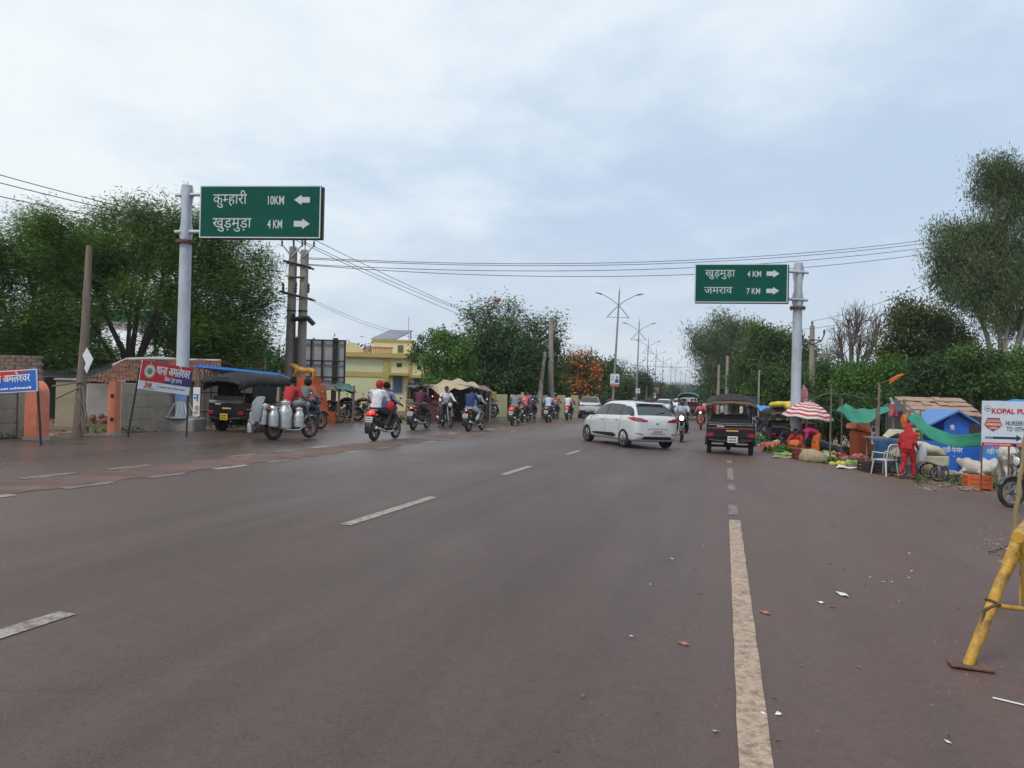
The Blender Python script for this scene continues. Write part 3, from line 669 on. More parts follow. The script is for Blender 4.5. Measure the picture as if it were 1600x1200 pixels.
# hoarding behind the auto ---------------------------------------------------
M, W, H, uv = facepanel(384, 414, 538, 577, 33, Vector((.94, -.33, 0))); root = thing('hoarding', 'faded pale green hoarding rising above the blue sheet roof', 'hoarding', M.translation.copy()); M = Matrix.Translation(-M.translation) @ M
m = MB(); slab(m, M, 0, 0, W, H, -.06, 0); m.build('board', mat('pale_green_print', (.36, .46, .36), .6, var=.12, scale=3), root, ang=0)
m = MB(); slab(m, M, W * .92, -.02, W, H * .97, .0, .006); rect(m, lift(M, .004), W * .4, H * .06, W * .86, H * .25, 0); rect(m, lift(M, .004), W * .4, H * .32, W * .86, H * .5, 0); m.build('red_print', mat('faded_red', (.36, .13, .10), .6, var=.2, scale=12), root, ang=0)
m = MB(); disc(m, lift(M, .004) @ Matrix.Translation((W * .52, H * .68, 0)), W * .09, H * .15, 12); disc(m, lift(M, .004) @ Matrix.Translation((W * .72, H * .68, 0)), W * .09, H * .15, 12); m.build('portrait_print', mat('faded_blue', (.16, .28, .42), .6, var=.3, scale=9), root, ang=0)
for u in (.15, .85):
    q = M @ Vector((W * u, 0, -.1)); m = MB(); m.cyl((q.x, q.y, H), (q.x, q.y, -2.2), .05, n=6); m.build('leg', dark, root)

# twin electricity poles ------------------------------------------------------
Yp = 32.0
c = PG(459, Yp); root = thing('electricity_pole_pair', 'pair of concrete electricity poles joined by crossarms and cut-outs', 'electricity pole', c)
pc = mat('pole_concrete', (.30, .265, .235), .85, var=.12, scale=3, dirt=(.20, .17, .14), dfac=.5)
TP = []
for px0, px1, pt in ((450, 458.5, 386), (468, 476.5, 391)):
    a = PG(px0, Yp) - c; t_ = P(px1, pt, Yp) - c; m = MB(); m.tube([(a.x, a.y, -.2), t_], [.2, .165], 14); m.build('pole', pc, root); TP.append((a, t_))
def at_h(k, py):
    a, t_ = TP[k]; z = P(465, py, Yp).z - c.z; f = (z - a.z) / (t_.z - a.z); return a.lerp(t_, f)
for py, ex in ((412, .35), (434.5, .1), (460.5, .45)):
    a, b = at_h(0, py), at_h(1, py + 4 if py != 434.5 else py); d = (b - a).normalized()
    m = MB()
    for off in (-.23, .23):
        if py == 434.5 and off > 0: continue
        q0, q1 = a - d * ex + Vector((0, off, 0)), b + d * ex + Vector((0, off, 0)); m.tube([q0, q1], (.05, .04), 4, side=(0, 1, 0))
    m.build('crossarm', rust if py != 412 else dark, root, ang=0)
insm = mat('brown_insulator', (.05, .035, .03), .3, var=.2)
WIRE_TOP = []
for k in (0, 1):
    b = at_h(k, 402); 
    for sx in (-1, 1):
        m = MB(); e_ = b + Vector((sx * .42, -.18, .42)); m.tube([b + Vector((0, -.18, -.02)), e_ - Vector((sx * .06, 0, 0)), e_], .035, 5); arm = m.build('v_arm', galv, root)
        m = MB(); m.lathe([(.02, 0), (.05, .03), (.03, .1), (.055, .13), (.03, .2), (.02, .3)], 8, e_); m.build('insulator', insm, arm); WIRE_TOP.append(e_ + c + Vector((0, 0, .3)))
    m = MB(); t_ = TP[k][1]; m.lathe([(.02, -.05), (.02, .22), (.06, .24), (.04, .32), (.055, .35), (.02, .45)], 8, t_); m.build('insulator', insm, root); WIRE_TOP.append(t_ + c + Vector((0, 0, .42)))
for k, dx in ((0, -.28), (0, .24), (1, .28)):
    q = at_h(k, 455) + Vector((dx, -.3, -.1)); m = MB(); m.lathe([(.03, 0), (.06, .05), (.04, .12), (.065, .17), (.04, .25), (.06, .3), (.03, .4)], 8, q); m.build('fuse_cutout', insm, root)
q = at_h(1, 496); m = MB(); m.tube([q + Vector((-.3, -.25, .1)), q + Vector((-.35, -.28, -.1)), q + Vector((.3, -.3, -.05)), q + Vector((.55, -.3, -.3))], [.08, .1, .12, .1], 8); m.build('junction_box', dark, root)
for py in (486,):
    for k in (0, 1):
        q = at_h(k, py); m = MB(); m.cyl(q - Vector((0, 0, .03)), q + Vector((0, 0, .03)), .2, n=14); m.build('pole_clamp', dark, root)
m = MB()
for k in range(3):
    a = at_h(0, 455) + Vector((-.3 + k * .3, -.3, .2)); b = at_h(0, 404) + Vector((-.5 + k * .5, -.2, .2)); m.tube([a, a.lerp(b, .4) + Vector((-.22, 0, .05)), a.lerp(b, .8) + Vector((-.1, 0, 0)), b], .012, 4)
m.tube([at_h(1, 500) + Vector((-.25, -.2, 0)), at_h(1, 600) + Vector((-.22, -.2, 0))], .03, 5); m.build('jumper_cable', black, root)

tgreen0 = mat('board_green', (.01, .16, .10), .6)
# statue on an orange plinth -------------------------------------------------
c = PG(481, 30.5); root = thing('statue_plinth', 'orange stepped plinth carrying a golden animal statue', 'plinth', c, HEAD)
pz = P(470, 590, 30.5).z - c.z
m = MB(); m.box((.3, 0, .2), (1.3, 1.0, .5)); m.box((.15, 0, .45 + (pz - .5) / 2 - .2), (1.05, .85, pz - .6), taper=(.78, .9)); m.box((-.15, 0, pz - .17), (1.0, .62, .34), taper=(1.12, 1.05)); m.build('stepped_body', mat('plinth_orange', (.60, .12, .025), .5, var=.1, scale=4, dirt=(.42, .10, .03), dfac=.5), root, ang=0)
m = MB(); m.tube([(.5, -.55, .1), (.25, -.52, .9), (.1, -.46, pz - .35)], [(.12, .03), (.1, .03), (.08, .03)], 6); m.build('drape', mat('saffron_cloth', (.55, .3, .05), .7), root)
m = MB(); z0 = .0
m.tube([(-.42, 0, .34), (-.25, 0, .36), (0, 0, .33), (.3, 0, .34), (.42, 0, .3)], [(.1, .12), (.14, .16), (.12, .13), (.13, .14), (.06, .07)], 10)
m.tube([(-.36, 0, .4), (-.48, 0, .5), (-.6, 0, .55)], [.13, .13, .1], 10); m.ell((-.62, 0, .54), (.13, .1, .1)); m.ell((-.74, 0, .51), (.06, .06, .05), 8, 6)
for x in (-.38, .38):
    for y in (-.09, .09):
        fx = x + (-.12 if x < 0 else .02); m.tube([(x, y, .32), ((x + fx) / 2 + (.04 if x > 0 else 0), y, .18), (fx, y, .03), (fx - .07, y, .02)], [.07, .045, .04, .03], 8)
m.tube([(.42, 0, .34), (.55, 0, .3), (.58, 0, .42), (.52, 0, .5)], [.03, .022, .02, .03], 6)
for y in (-.07, .07): m.ell((-.57, y, .65), (.03, .02, .04), 6, 5)
me = fuse(m, .022, 3); me.materials.append(mat('gold_paint', (.50, .26, .035), .4, var=.2, scale=9)); me.shade_smooth()
o = link('animal_statue', me, None, Vector(c) + Vector(SD * 0) + Vector((TD.x * -.15, TD.y * -.15, pz + .001)), HEAD); o.scale = (.95, 1, .85); tag(o, 'golden four legged animal statue striding on top of the orange plinth', 'statue')

M, W, H, uv = facepanel(142, 252, 484, 514, 40, Vector((1, .1, 0))); root = thing('shop_board', 'green and white shop board glimpsed between the acacia limbs', 'sign board', M.translation.copy()); M = Matrix.Translation(-M.translation) @ M
m = MB(); slab(m, M, 0, 0, W, H, -.1, 0); m.build('board', limew, root, ang=0); m = MB(); slab(m, M, 0, H * .45, W, H, .002, .02); m.build('green_field', tgreen0, root, ang=0)
for u in (.1, .9): m = MB(); slab(m, M, W * u, -3.6, W * u + .15, 0, -.1, -.02); m.build('leg', dark, root, ang=0)
# black framed billboard seen from behind --------------------------------------
M, W, H, uv = facepanel(461, 539, 530, 606, 37, Vector((1, .05, 0))); root = thing('billboard', 'black framed billboard with pale faded prints behind the twin poles', 'billboard', M.translation.copy()); M = Matrix.Translation(-M.translation) @ M
pale = mat('faded_flex', (.36, .37, .40), .6, var=.12, scale=1.5, dirt=(.30, .31, .35), dfac=.6)
m = MB(); slab(m, M, 0, 0, W, H, -.06, 0); pan = m.build('flex_sheet', pale, root, ang=0)
pr = MB(); pr2 = MB()
for k in range(4):
    cx_ = W * (.17 + .215 * k); disc(pr, lift(M, .004) @ Matrix.Translation((cx_, H * .37, 0)), W * .075, H * .12, 16); rect(pr, lift(M, .003), cx_ - W * .09, H * .04, cx_ + W * .09, H * .22, 0)
    disc(pr2, lift(M, .004) @ Matrix.Translation((cx_, H * .86, 0)), W * .06, H * .09, 14)
pr.build('portrait_print', mat('faded_portrait', (.31, .31, .33), .6, var=.15, scale=6), pan, ang=0); pr2.build('orange_print', mat('faded_orange', (.42, .36, .28), .6, var=.15, scale=6), pan, ang=0)
fm = MB()
for x in (.0, .31, .53, .755, .985): slab(fm, M, x * W, -.0, x * W + (.07 if x not in (.0, .755) else .14 if x == 0 else .24), H + (.1 if x in (0, .755) else 0), .02, .12)
fm.build('upright', dark, root, ang=0); fm = MB()
for y in (.0, .22, .55, .975): slab(fm, M, 0, H * y, W, H * y + .07, .13, .18)
fm.build('cross_rail', dark, root, ang=0)
for x in (.03, .79):
    q = M @ Vector((W * x, 0, .07)); m = MB(); m.box((q.x, q.y, -.6 * 1.6), (.22, .16, 2.4)); m.build('leg', dark, root, ang=0)

# firewood stall -----------------------------------------------------------------
tarpb = mat('brown_tarp', (.16, .135, .115), .7, var=.3, scale=3, dirt=(.09, .075, .065), dfac=.6); tgreen = mat('green_tarp', (.015, .11, .075), .6, var=.15, scale=3)
c = PG(520, 32.0); root = thing('firewood_stall', 'open stall with a ragged brown tarp roof over stacked firewood', 'stall', c, 0)
A, B, D_, C_ = P(462, 603, 31.5) - c, P(553, 613, 30.5) - c, P(470, 596, 34) - c, P(550, 604, 33.5) - c
def rag(A, B, C_, D_, am): return lambda u, v: A.lerp(B, u).lerp(D_.lerp(C_, u), v) + Vector((0, 0, am * (math.sin(13 * u + 5 * v) * .5 + .4 * math.sin(29 * u + 2) - .8 * math.sin(pi * v) + .5 * math.sin(7 * v + 17 * u))))
m = MB(); m.k = 0; m.sheet(rag(A, B, C_, D_, .08), 36, 10); m.k = 1; m.sheet(rag(A.lerp(B, .72) + Vector((0, -.05, .05)), B + Vector((.15, -.1, .02)), C_ + Vector((0, 0, .08)), D_.lerp(C_, .7) + Vector((0, 0, .1)), .05), 14, 8)
o = m.build('tarp_roof', [tarpb, tgreen], root, ang=60); solid(o.data, .012)
for px, Y, pt in ((464, 31.5, 603), (551, 30.6, 604), (528, 31, 610), (549, 33.5, 606), (472, 34, 600)):
    q = PG(px, Y) - c; m = MB(); m.tube([(q.x, q.y, -.1), (q.x + .04, q.y, P(px, pt, Y).z - c.z + .05)], [.05, .04], 6); m.build('pole', wood, root)
q = PG(513, 31.3); m = MB()
for k in range(90):
    x = random.gauss(0, .42); z = abs(random.gauss(0, .33)) * (1 - min(1, abs(x)) * .5); l_ = random.uniform(.3, .6); a = random.uniform(-.7, .7); b = random.uniform(-.4, .4)
    d = Vector((math.sin(a), math.cos(a) * .8, b)) * l_ * .5; cc = Vector((x, random.gauss(0, .3), z + .06)); m.tube([cc - d, cc + d * 1.2], [random.uniform(.025, .05)] * 2, 5)
o = m.build('firewood_pile', mat('split_firewood', (.20, .125, .08), .9, var=.45, scale=6), loc=q, ang=60); tag(o, kind='stuff')

# yellow building ------------------------------------------------------------------
must = mat('mustard_trim', (.45, .36, .12), .75, var=.1, scale=2); yel = mat('yellow_wall', (.70, .65, .38), .8, var=.06, scale=1, dirt=(.54, .5, .3), dfac=.4); pgr = mat('pale_green_wall', (.56, .58, .36), .8, var=.06, scale=1)
dd = Vector((1, .22, 0)).normalized(); M, W, H, uv = facepanel(505, 672, 556, 650, 58, dd)
gzb = gz(M.translation.x, M.translation.y); root = thing('yellow_building', 'flat roofed yellow hall with mustard trim and a stair room on its roof', 'building', M.translation.copy()); M = Matrix.Translation(-M.translation) @ M
dep = 9
m = MB(); slab(m, M, 0, -1, W, H, -dep, 0); m.build('wall', yel, root, ang=0)
m = MB(); u0 = uv(597, 600)[0]; u1 = uv(606, 600)[0]
slab(m, M, 0, uv(0, 587)[1], u0, uv(0, 580)[1], .01, .08); slab(m, M, u0, -1, u1, H - .001, .005, .16); slab(m, M, uv(636.5, 0)[0], -1, uv(640.5, 0)[0], H - .001, .005, .12); m.build('pilaster', must, root, ang=0)
m = MB(); slab(m, M, 0, 0, u0 - .01, uv(0, 588)[1], .004, .03); slab(m, M, 0, uv(0, 579.5)[1], u0 - .01, H - .01, .004, .03); m.build('plaster_panel', pgr, root, ang=0)
m = MB(); slab(m, M, -.3, H, W + .3, H + .34, -dep - .3, .38); m.build('roof_slab', must, root, ang=0)
glassb = mat('blue_shutter', (.06, .13, .2), .4, var=.15)
for x0, x1, y0, y1 in ((613.5, 626, 586, 610), (647.5, 657.5, 589, 611)):
    a = uv(x0, y1); b = uv(x1, y0); m = MB(); slab(m, M, a[0] - .08, a[1] - .08, b[0] + .08, b[1] + .08, .002, .05); wn = m.build('window', mat('window_frame_grey', (.2, .22, .24), .6), root, ang=0)
    m = MB(); slab(m, M, a[0], a[1], b[0], b[1], .054, .07); m.build('pane', glassb, wn, ang=0)
    m = MB(); slab(m, M, a[0] - .35, b[1] + .1, b[0] + .45, b[1] + .3, .0, .75); m.build('sunshade', must, root, ang=0)
for x0, x1, y0, y1 in ((618, 626, 564, 570), (650.5, 656.5, 567, 573)):
    a = uv(x0, y1); b = uv(x1, y0); m = MB(); slab(m, M, a[0], a[1], b[0], b[1], .002, .03); m.build('vent', black, root, ang=0)
m = MB(); a = uv(583, 553)[0]; b = uv(649, 0)[0]; top = uv(0, 527)[1]; slab(m, M, a, H + .345, b, top, -6.5, -2.2); st_ = m.build('stair_room', yel, root, ang=0)
m = MB(); slab(m, M, a - .1, top, b + .1, top + .14, -6.6, -2.1); m.build('roof_slab', must, st_, ang=0)
m = MB(); c0 = uv(622, 545); c1 = uv(631, 533); slab(m, M, c0[0], c0[1], c1[0], c1[1], -2.19, -2.15); m.build('window', mat('dull_window', (.12, .10, .09), .4), st_, ang=0)
m = MB(); M2 = lift(M, -.6); x0 = uv(520, 0)[0]; x1 = uv(571, 0)[0]; hh = uv(0, 533)[1]
m.prism([(x0, H + .345), (x1, H + .345), (x0 + (x1 - x0) * .62, hh), (x0 + (x1 - x0) * .2, hh)], .5, M2 @ Matrix.Rotation(-pi / 2, 4, 'X') @ Matrix.Scale(-1, 4, (0, 1, 0)) if False else M2 @ Matrix(((1, 0, 0, 0), (0, 0, 1, 0), (0, -1, 0, 0), (0, 0, 0, 1)))); m.build('parapet', mat('pale_yellow', (.62, .56, .32), .8, var=.06), root, ang=0)
m = MB(); a = uv(566, 0)[0]; b = uv(612, 0)[0]
for k in range(16): slab(m, M, a + (b - a) * k / 16, H + .345, a + (b - a) * (k + .55) / 16, H + .72, -.35, -.2)
slab(m, M, a, H + .72, b, H + .84, -.4, -.15); m.build('railing', mat('terracotta_rail', (.42, .2, .12), .8), root, ang=0)
rw = Matrix.Translation(root.location) @ M
sp = thing('solar_panel', 'tilted solar panel on the stair room roof of the yellow hall', 'solar panel', rw @ Vector((uv(612, 0)[0], top + .14, -4)))
m = MB(); wv = (uv(637, 0)[0] - uv(589, 0)[0]) / 2; q = [Vector((-wv - .2, -1.4, .06)), Vector((wv - .5, -1.4, .06)), Vector((wv + .5, 1.3, 1.0)), Vector((-wv + .9, 1.3, 1.0))]
q = [Vector((v.x, v.y, v.z)) for v in q]; m.quad(*q); o = m.build('panel', mat('solar_glass', (.10, .12, .16), .15, var=.1), sp, ang=0); solid(o.data, .06)
m = MB()
for v in q: m.cyl((v.x * .9, v.y * .9, -.02), (v.x * .9, v.y * .9, v.z * .92 + .0), .05, n=6)
m.build('leg', galv, sp)
o = MB().cyl((0, 0, -.1), (-.06, 0, 2.0), .03, n=6).build('antenna_mast', galv, loc=rw @ Vector((uv(643, 0)[0], top + .16, -4))); tag(o, 'thin antenna mast on the roof of the yellow hall', 'antenna')

# tea shack ----------------------------------------------------------------------------
tant = mat('tan_tarp', (.40, .315, .215), .75, var=.18, scale=2.5, dirt=(.26, .19, .13), dfac=.5)
c = PG(700, 39.0); root = thing('tea_shack', 'roadside shack with a sagging tan tarp roof and dark interior', 'shack', c)
A, B, C_, D_ = P(668, 606, 37) - c, P(752, 607.5, 37) - c, P(742, 599, 41) - c, P(676, 601, 41) - c
m = MB(); m.sheet(lambda u, v: A.lerp(B, u).lerp(D_.lerp(C_, u), v) + Vector((0, 0, -.30 * (1 - v) * max(0, math.sin(pi * (u - .05) * 2.2)) * (u < .5) + .06 * math.sin(18 * u + 3 * v) + .25 * math.sin(pi * u) * v)), 40, 10); o = m.build('tan_tarp', tant, root, ang=60); solid(o.data, .015)
m = MB(); A, B, C_, D_ = P(634, 606, 37.5) - c, P(676, 602, 37.2) - c, P(676, 600, 41) - c, P(636, 602, 41) - c; m.sheet(rag(A, B, C_, D_, .05), 12, 8); o = m.build('black_tarp', tarpd, root, ang=60); solid(o.data, .015)
m = MB(); A, B, C_, D_ = P(735, 604, 36.8) - c, P(770, 612, 37) - c, P(757, 603, 41) - c, P(700, 597, 41) - c; m.sheet(lambda u, v: A.lerp(B, u).lerp(D_.lerp(C_, u), v) + Vector((0, 0, .025 * math.sin(u * 90))), 60, 4); o = m.build('tin_roof', mat('rusty_tin', (.20, .155, .13), .6, .3, var=.3, scale=5), root, ang=60); solid(o.data, .02)
for px, Y, pt in ((636, 37.5, 606), (668, 37.1, 605), (752, 37.1, 607), (766, 37.2, 611), (640, 41, 603), (760, 41, 605), (700, 41, 600)):
    q = PG(px, Y) - c; m = MB(); m.tube([(q.x, q.y, -.1), (q.x, q.y, P(px, pt, Y).z - c.z)], .05, 6); m.build('pole', wood, root)
a, b = PG(636, 41.2) - c, PG(764, 41.2) - c; m = MB(); m.box((a + b) / 2 + Vector((0, 0, .9)), ((b - a).length, .08, 2.0)); m.build('back_wall', mat('dark_board', (.05, .045, .042), .9, var=.4, scale=3), root, ang=0)  # near-black mottled back board
m = MB(); a, b = PG(655, 38.2) - c, PG(690, 38.2) - c; m.rbox((a + b) / 2 + Vector((0, 0, .4)), (1.0, .6, .8), .03); m.build('counter', mat('counter_maroon', (.12, .04, .05), .7, var=.3), root)
m = MB()
for k in range(7): m.lathe([(.05, 0), (.07, .1), (.05, .18), (.03, .2)], 8, (a + b) / 2 + Vector((-.4 + k * .13, -.05 + .1 * (k % 2), .8)))
m.build('jars', mat('tin_jars', (.35, .34, .33), .4, .5), root)
m = MB(); a = PG(641, 37) - c
for k in range(5): m.rbox(a + Vector((0, 0, .12 + k * .2)), (.45, .4, .19), .03, rz=random.uniform(-.2, .2))
m.build('stacked_sacks', mat('jute', (.24, .19, .13), .9, var=.25, scale=9), root)
# cream compound wall with yellow piers
x0, x1 = PG(769, 49), PG(905, 57); root = thing('compound_wall', 'cream compound wall with mustard piers under the dark trees', 'wall', x0); d = x1 - x0; d.z = 0; n = 6
for k in range(n):
    a, b = d * (k / n), d * ((k + 1) / n); cc = (a + b) / 2; rz_ = math.atan2(d.y, d.x); m = MB(); m.rbox((cc.x, cc.y, .55), (d.length / n - .5, .16, 1.75), .02, rz=rz_); m.build('wall_panel', cream, root)
    if k % 2 == 0:
        m = MB(); m.rbox((a.x, a.y, .62), (.46, .3, 1.95), .03, rz=rz_); m.build('pier', must, root)
# ============================================================ VEHICLES
rubber = mat('tyre_rubber', (.022, .021, .02), .85, var=.2, scale=12, dirt=(.10, .075, .06), dfac=.45)
alloy = mat('alloy', (.27, .27, .275), .4, .5, var=.15); alloyd = mat('dusty_alloy', (.22, .20, .19), .5, .5, var=.2, dirt=(.16, .11, .09), dfac=.5)
chrome = mat('chrome', (.6, .6, .6), .18, .9, var=.05)
bikeblk = mat('bike_black', (.014, .014, .016), .3, var=.2, scale=9, dirt=(.07, .055, .045), dfac=.35, coat=.3)
bikered = mat('bike_maroon', (.16, .012, .018), .3, var=.1, coat=.4); bikeblu = mat('bike_blue', (.02, .045, .16), .3, var=.1, coat=.4); bikesil = mat('bike_silver', (.30, .31, .33), .35, .4)
engm = mat('engine_grey', (.13, .125, .12), .5, .5, var=.25, scale=20, dirt=(.09, .07, .06), dfac=.6)
vinyl = mat('black_vinyl', (.02, .02, .02), .5, var=.2, scale=6)
tailr = mat('tail_light_red', (.30, .006, .014), .2, var=.1, coat=.5); taillit = mat('tail_light_lit', (.6, .02, .02), .3, emit=(1, .03, .03, 1.6))
platew = mat('plate_white', (.62, .62, .60), .5, var=.08, scale=20, dirt=(.4, .36, .3), dfac=.4); platey = mat('plate_yellow', (.62, .42, .03), .5, var=.1)
lensm = mat('headlight_lens', (.6, .62, .62), .12, .2, var=.05); lenslit = mat('headlight_lit', (.9, .8, .6), .3, emit=(1, .85, .62, 3.0))
mirm = mat('mirror_glass', (.55, .6, .65), .08, .9, var=.02); amber = mat('amber_lens', (.55, .22, .02), .3)
glass = mat('tinted_glass', (.012, .016, .018), .06, var=.1, spec=.8); glassr = mat('rear_glass', (.035, .05, .055), .08, var=.1, spec=.9)
def plate(kit, pre, c, sz, rx=0, par=None, mk='plate'):
    m = MB(); m.rbox(c, (sz[0], .012, sz[1]), .006, rx=rx); kit.append((pre, 'number_plate', par, m.mesh('number_plate', [platew]), mk, None))
    m = MB(); rr = random.Random(len(kit)); 
    for row in (0.2, -.2):
        x = -sz[0] * .38
        while x < sz[0] * .36:
            wd = rr.uniform(.5, .8) * sz[1] * .26; M = Matrix.Translation(c) @ Matrix.Rotation(rx, 4, 'X'); m.add([(x, -.0075, sz[1] * (row - .13)), (x + wd, -.0075, sz[1] * (row - .13)), (x + wd, -.0075, sz[1] * (row + .13)), (x, -.0075, sz[1] * (row + .13))], [(0, 1, 2, 3)], M); x += wd * 1.45
    kit.append((pre + 'c', 'plate_characters', pre, m.mesh('plate_characters', [ink], 0), None, None))
def wheel_parts(kit, key, y, r, tw, spokes=6, rimmat=None, x=0, hub=.05, solidrim=False):
    m = MB(); m.torus((0, 0, 0), r - tw * .55, tw * .55, 'X', 32, 10, tw * .5); T = Matrix.Translation((x, y, r))
    kit.append((key, 'wheel', None, MB().lathe([(hub, -tw * .7), (hub, tw * .7)], 12, (0, 0, 0), 'X').mesh('hub', [engm]), None, T))
    kit.append((key + 't', 'tyre', key, m.mesh('tyre', [rubber], 60), None, None))
    m = MB(); rr = r - tw * 1.0; m.lathe([(rr, -tw * .36), (rr - .022, -tw * .36), (rr - .03, 0), (rr - .022, tw * .36), (rr, tw * .36), (rr + .005, 0), (rr, -tw * .36)], 28, (0, 0, 0), 'X', cap=False)
    for k in range(spokes):
        a = 2 * pi * k / spokes; d = Vector((0, math.cos(a), math.sin(a)))
        if spokes > 10: m.tube([d * hub * .8 + Vector((.02 * (1 if k % 2 else -1), 0, 0)), Vector((0, math.cos(a + .3), math.sin(a + .3))) * (rr - .02)], .004, 3)
        else: m.tube([d * hub * .6, d * (rr - .01)], [(.014, .03), (.012, .02)], 6)
    kit.append((key + 'r', 'rim', key, m.mesh('rim', [rimmat or alloyd], 40), 'rim', None))
# ---- motorcycle: +Y forwards, wheels on z = 0 -------------------------------
def make_motorcycle():
    K = []
    def p(key, name, mb, m, mk=None, par=None, ang=40): K.append((key, name, par, mb.mesh(name, [m], ang), mk, None))
    wheel_parts(K, 'rw', -.62, .305, .105); wheel_parts(K, 'fw', .66, .305, .085)
    m = MB()
    for x in (-.085, .085):
        m.tube([(x, .66, .305), (x, .42, .92)], [.026, .022], 8)
    m.tube([(-.1, .43, .86), (.1, .43, .86)], .025, 6); p('fork', 'front_fork', m, alloy)
    m = MB()
    for k in range(11):
        pass
    m.sheet(lambda u, v: ((v - .5) * .15, .66 + math.cos(R(25 + 130 * u)) * .345, .305 + math.sin(R(25 + 130 * u)) * .345 - .02 * (2 * v - 1) ** 2), 14, 4); me = solid(m.mesh('front_mudguard', [bikeblk]), .008); K.append(('fm', 'front_mudguard', None, me, 'tank', None))
    m = MB(); m.tube([(0, -.18, .80), (0, 0, .93), (0, .2, .97), (0, .36, .94), (0, .42, .86)], [(.07, .06), (.12, .085), (.145, .1), (.13, .09), (.06, .04)], 14, side=(1, 0, 0))
    me = evalmods(m.mesh('fuel_tank', [bikeblk], 0), [('SUBSURF', dict(levels=1))]); me.shade_smooth(); K.append(('tank', 'fuel_tank', None, me, 'tank', None))
    m = MB(); m.k = 0; m.tube([(0, -.66, .845), (0, -.4, .83), (0, -.1, .80), (0, .06, .83)], [(.10, .035), (.13, .045), (.12, .045), (.06, .03)], 12, side=(1, 0, 0)); p('seat', 'seat', m, vinyl)
    m = MB(); m.tube([(0, -.80, .80), (0, -.55, .765), (0, -.2, .72), (0, .0, .68)], [(.06, .035), (.12, .07), (.125, .1), (.09, .08)], 12, side=(1, 0, 0)); p('side', 'side_panel', m, bikeblk, 'tank')
    m = MB(); m.rbox((0, .1, .42), (.2, .36, .22), .05); m.tube([(0, .2, .5), (0, .27, .74)], [.09, .085], 10)
    for k in range(6): m.cyl((0, .2 + .012 * k, .52 + k * .035), (0, .203 + .012 * k, .533 + k * .035), .115, n=12)
    m.lathe([(.03, -.2), (.1, -.19), (.1, .19), (.03, .2)], 14, (0, .04, .42), 'X'); p('eng', 'engine', m, engm)
    m = MB(); m.tube([(0, .42, .84), (0, .38, .6), (0, .3, .3), (0, -.1, .28), (0, -.2, .5)], .022, 6)
    for x in (-.1, .1):
        m.tube([(x * .4, .4, .8), (x, -.1, .72), (x, -.75, .78)], .018, 6); m.tube([(x, -.2, .5), (x * 1.1, -.62, .305)], [.03, .022], 6); m.tube([(x * 1.25, -.62, .31), (x * 1.25, -.48, .72)], .022, 6)
        for k in range(6): m.torus((x * 1.25, -.6 + .018 * k, .39 + .045 * k), .032, .008, 'Z', 8, 5)
    m.tube([(-.3, -.02, .33), (.3, -.02, .33)], .016, 6); m.tube([(-.22, -.4, .36), (.22, -.4, .36)], .014, 6); p('frame', 'frame', m, dark)
    m = MB(); m.tube([(.1, .3, .5), (.13, .33, .34), (.15, .1, .25), (.16, -.25, .27), (.17, -.85, .40)], [.022, .022, .024, .04, .045], 8); p('exh', 'exhaust', m, chrome)
    m = MB(); m.tube([(-.37, .26, 1.03), (-.2, .33, 1.07), (-.08, .42, .97), (.08, .42, .97), (.2, .33, 1.07), (.37, .26, 1.03)], .014, 6)
    for x in (-1, 1): m.tube([(x * .25, .305, 1.06), (x * .38, .255, 1.03)], .02, 7); m.tube([(x * .24, .33, 1.06), (x * .36, .34, 1.04)], .007, 4)
    p('bar', 'handlebar', m, black)
    for i, x in enumerate((-1, 1)):
        m = MB(); m.tube([(x * .25, .32, 1.07), (x * .31, .34, 1.2)], .007, 5); m.ell((x * .335, .335, 1.235), (.065, .016, .04), 10, 6); K.append(('mir%d' % i, 'mirror', None, m.mesh('mirror', [bikeblk]), None, None))
        m = MB(); m.ell((x * .335, .325, 1.235), (.057, .01, .034), 10, 6); K.append(('mig%d' % i, 'mirror_glass', 'mir%d' % i, m.mesh('mirror_glass', [mirm]), None, None))
        m = MB(); m.tube([(x * .06, -.83, .76), (x * .17, -.84, .75)], .008, 4); m.ell((x * .19, -.84, .75), (.035, .03, .025), 8, 5); K.append(('ind%d' % i, 'indicator', None, m.mesh('indicator', [amber]), None, None))
    m = MB(); m.tube([(0, .42, .9), (0, .50, .92), (0, .56, .93)], [(.08, .09), (.12, .13), (.10, .11)], 12, side=(1, 0, 0)); m.tube([(0, .5, 1.02), (0, .46, 1.12), (0, .40, 1.16)], [(.1, .02), (.09, .012), (.05, .01)], 8, side=(1, 0, 0)); p('cowl', 'headlight_cowl', m, bikeblk, 'tank')
    m = MB(); m.ell((0, .565, .93), (.088, .03, .095), 14, 8); p('hl', 'headlight', m, lensm, 'hl')
    m = MB(); m.sheet(lambda u, v: ((v - .5) * .19, -.62 - math.cos(R(75 - 95 * u)) * .36 - .02, .36 + math.sin(R(75 - 95 * u)) * .40), 12, 4); me = solid(m.mesh('rear_mudguard', [bikeblk]), .012); K.append(('rm', 'rear_mudguard', None, me, None, None))
    m = MB(); m.tube([(0, -.80, .81), (0, -.88, .80), (0, -.905, .78)], [(.11, .06), (.105, .06), (.07, .035)], 12, side=(1, 0, 0)); p('tl', 'tail_light', m, tailr, 'tl')
    plate(K, 'np', (0, -.945, .62), (.22, .15), -.15); m = MB(); m.box((0, -.93, .47), (.17, .012, .15), rx=-.2); m.tube([(-.13, -.95, .36), (.13, -.95, .36)], .02, 5); m.tube([(0, -.9, .68), (0, -.95, .36)], .02, 5); p('flap', 'mud_flap', m, black)
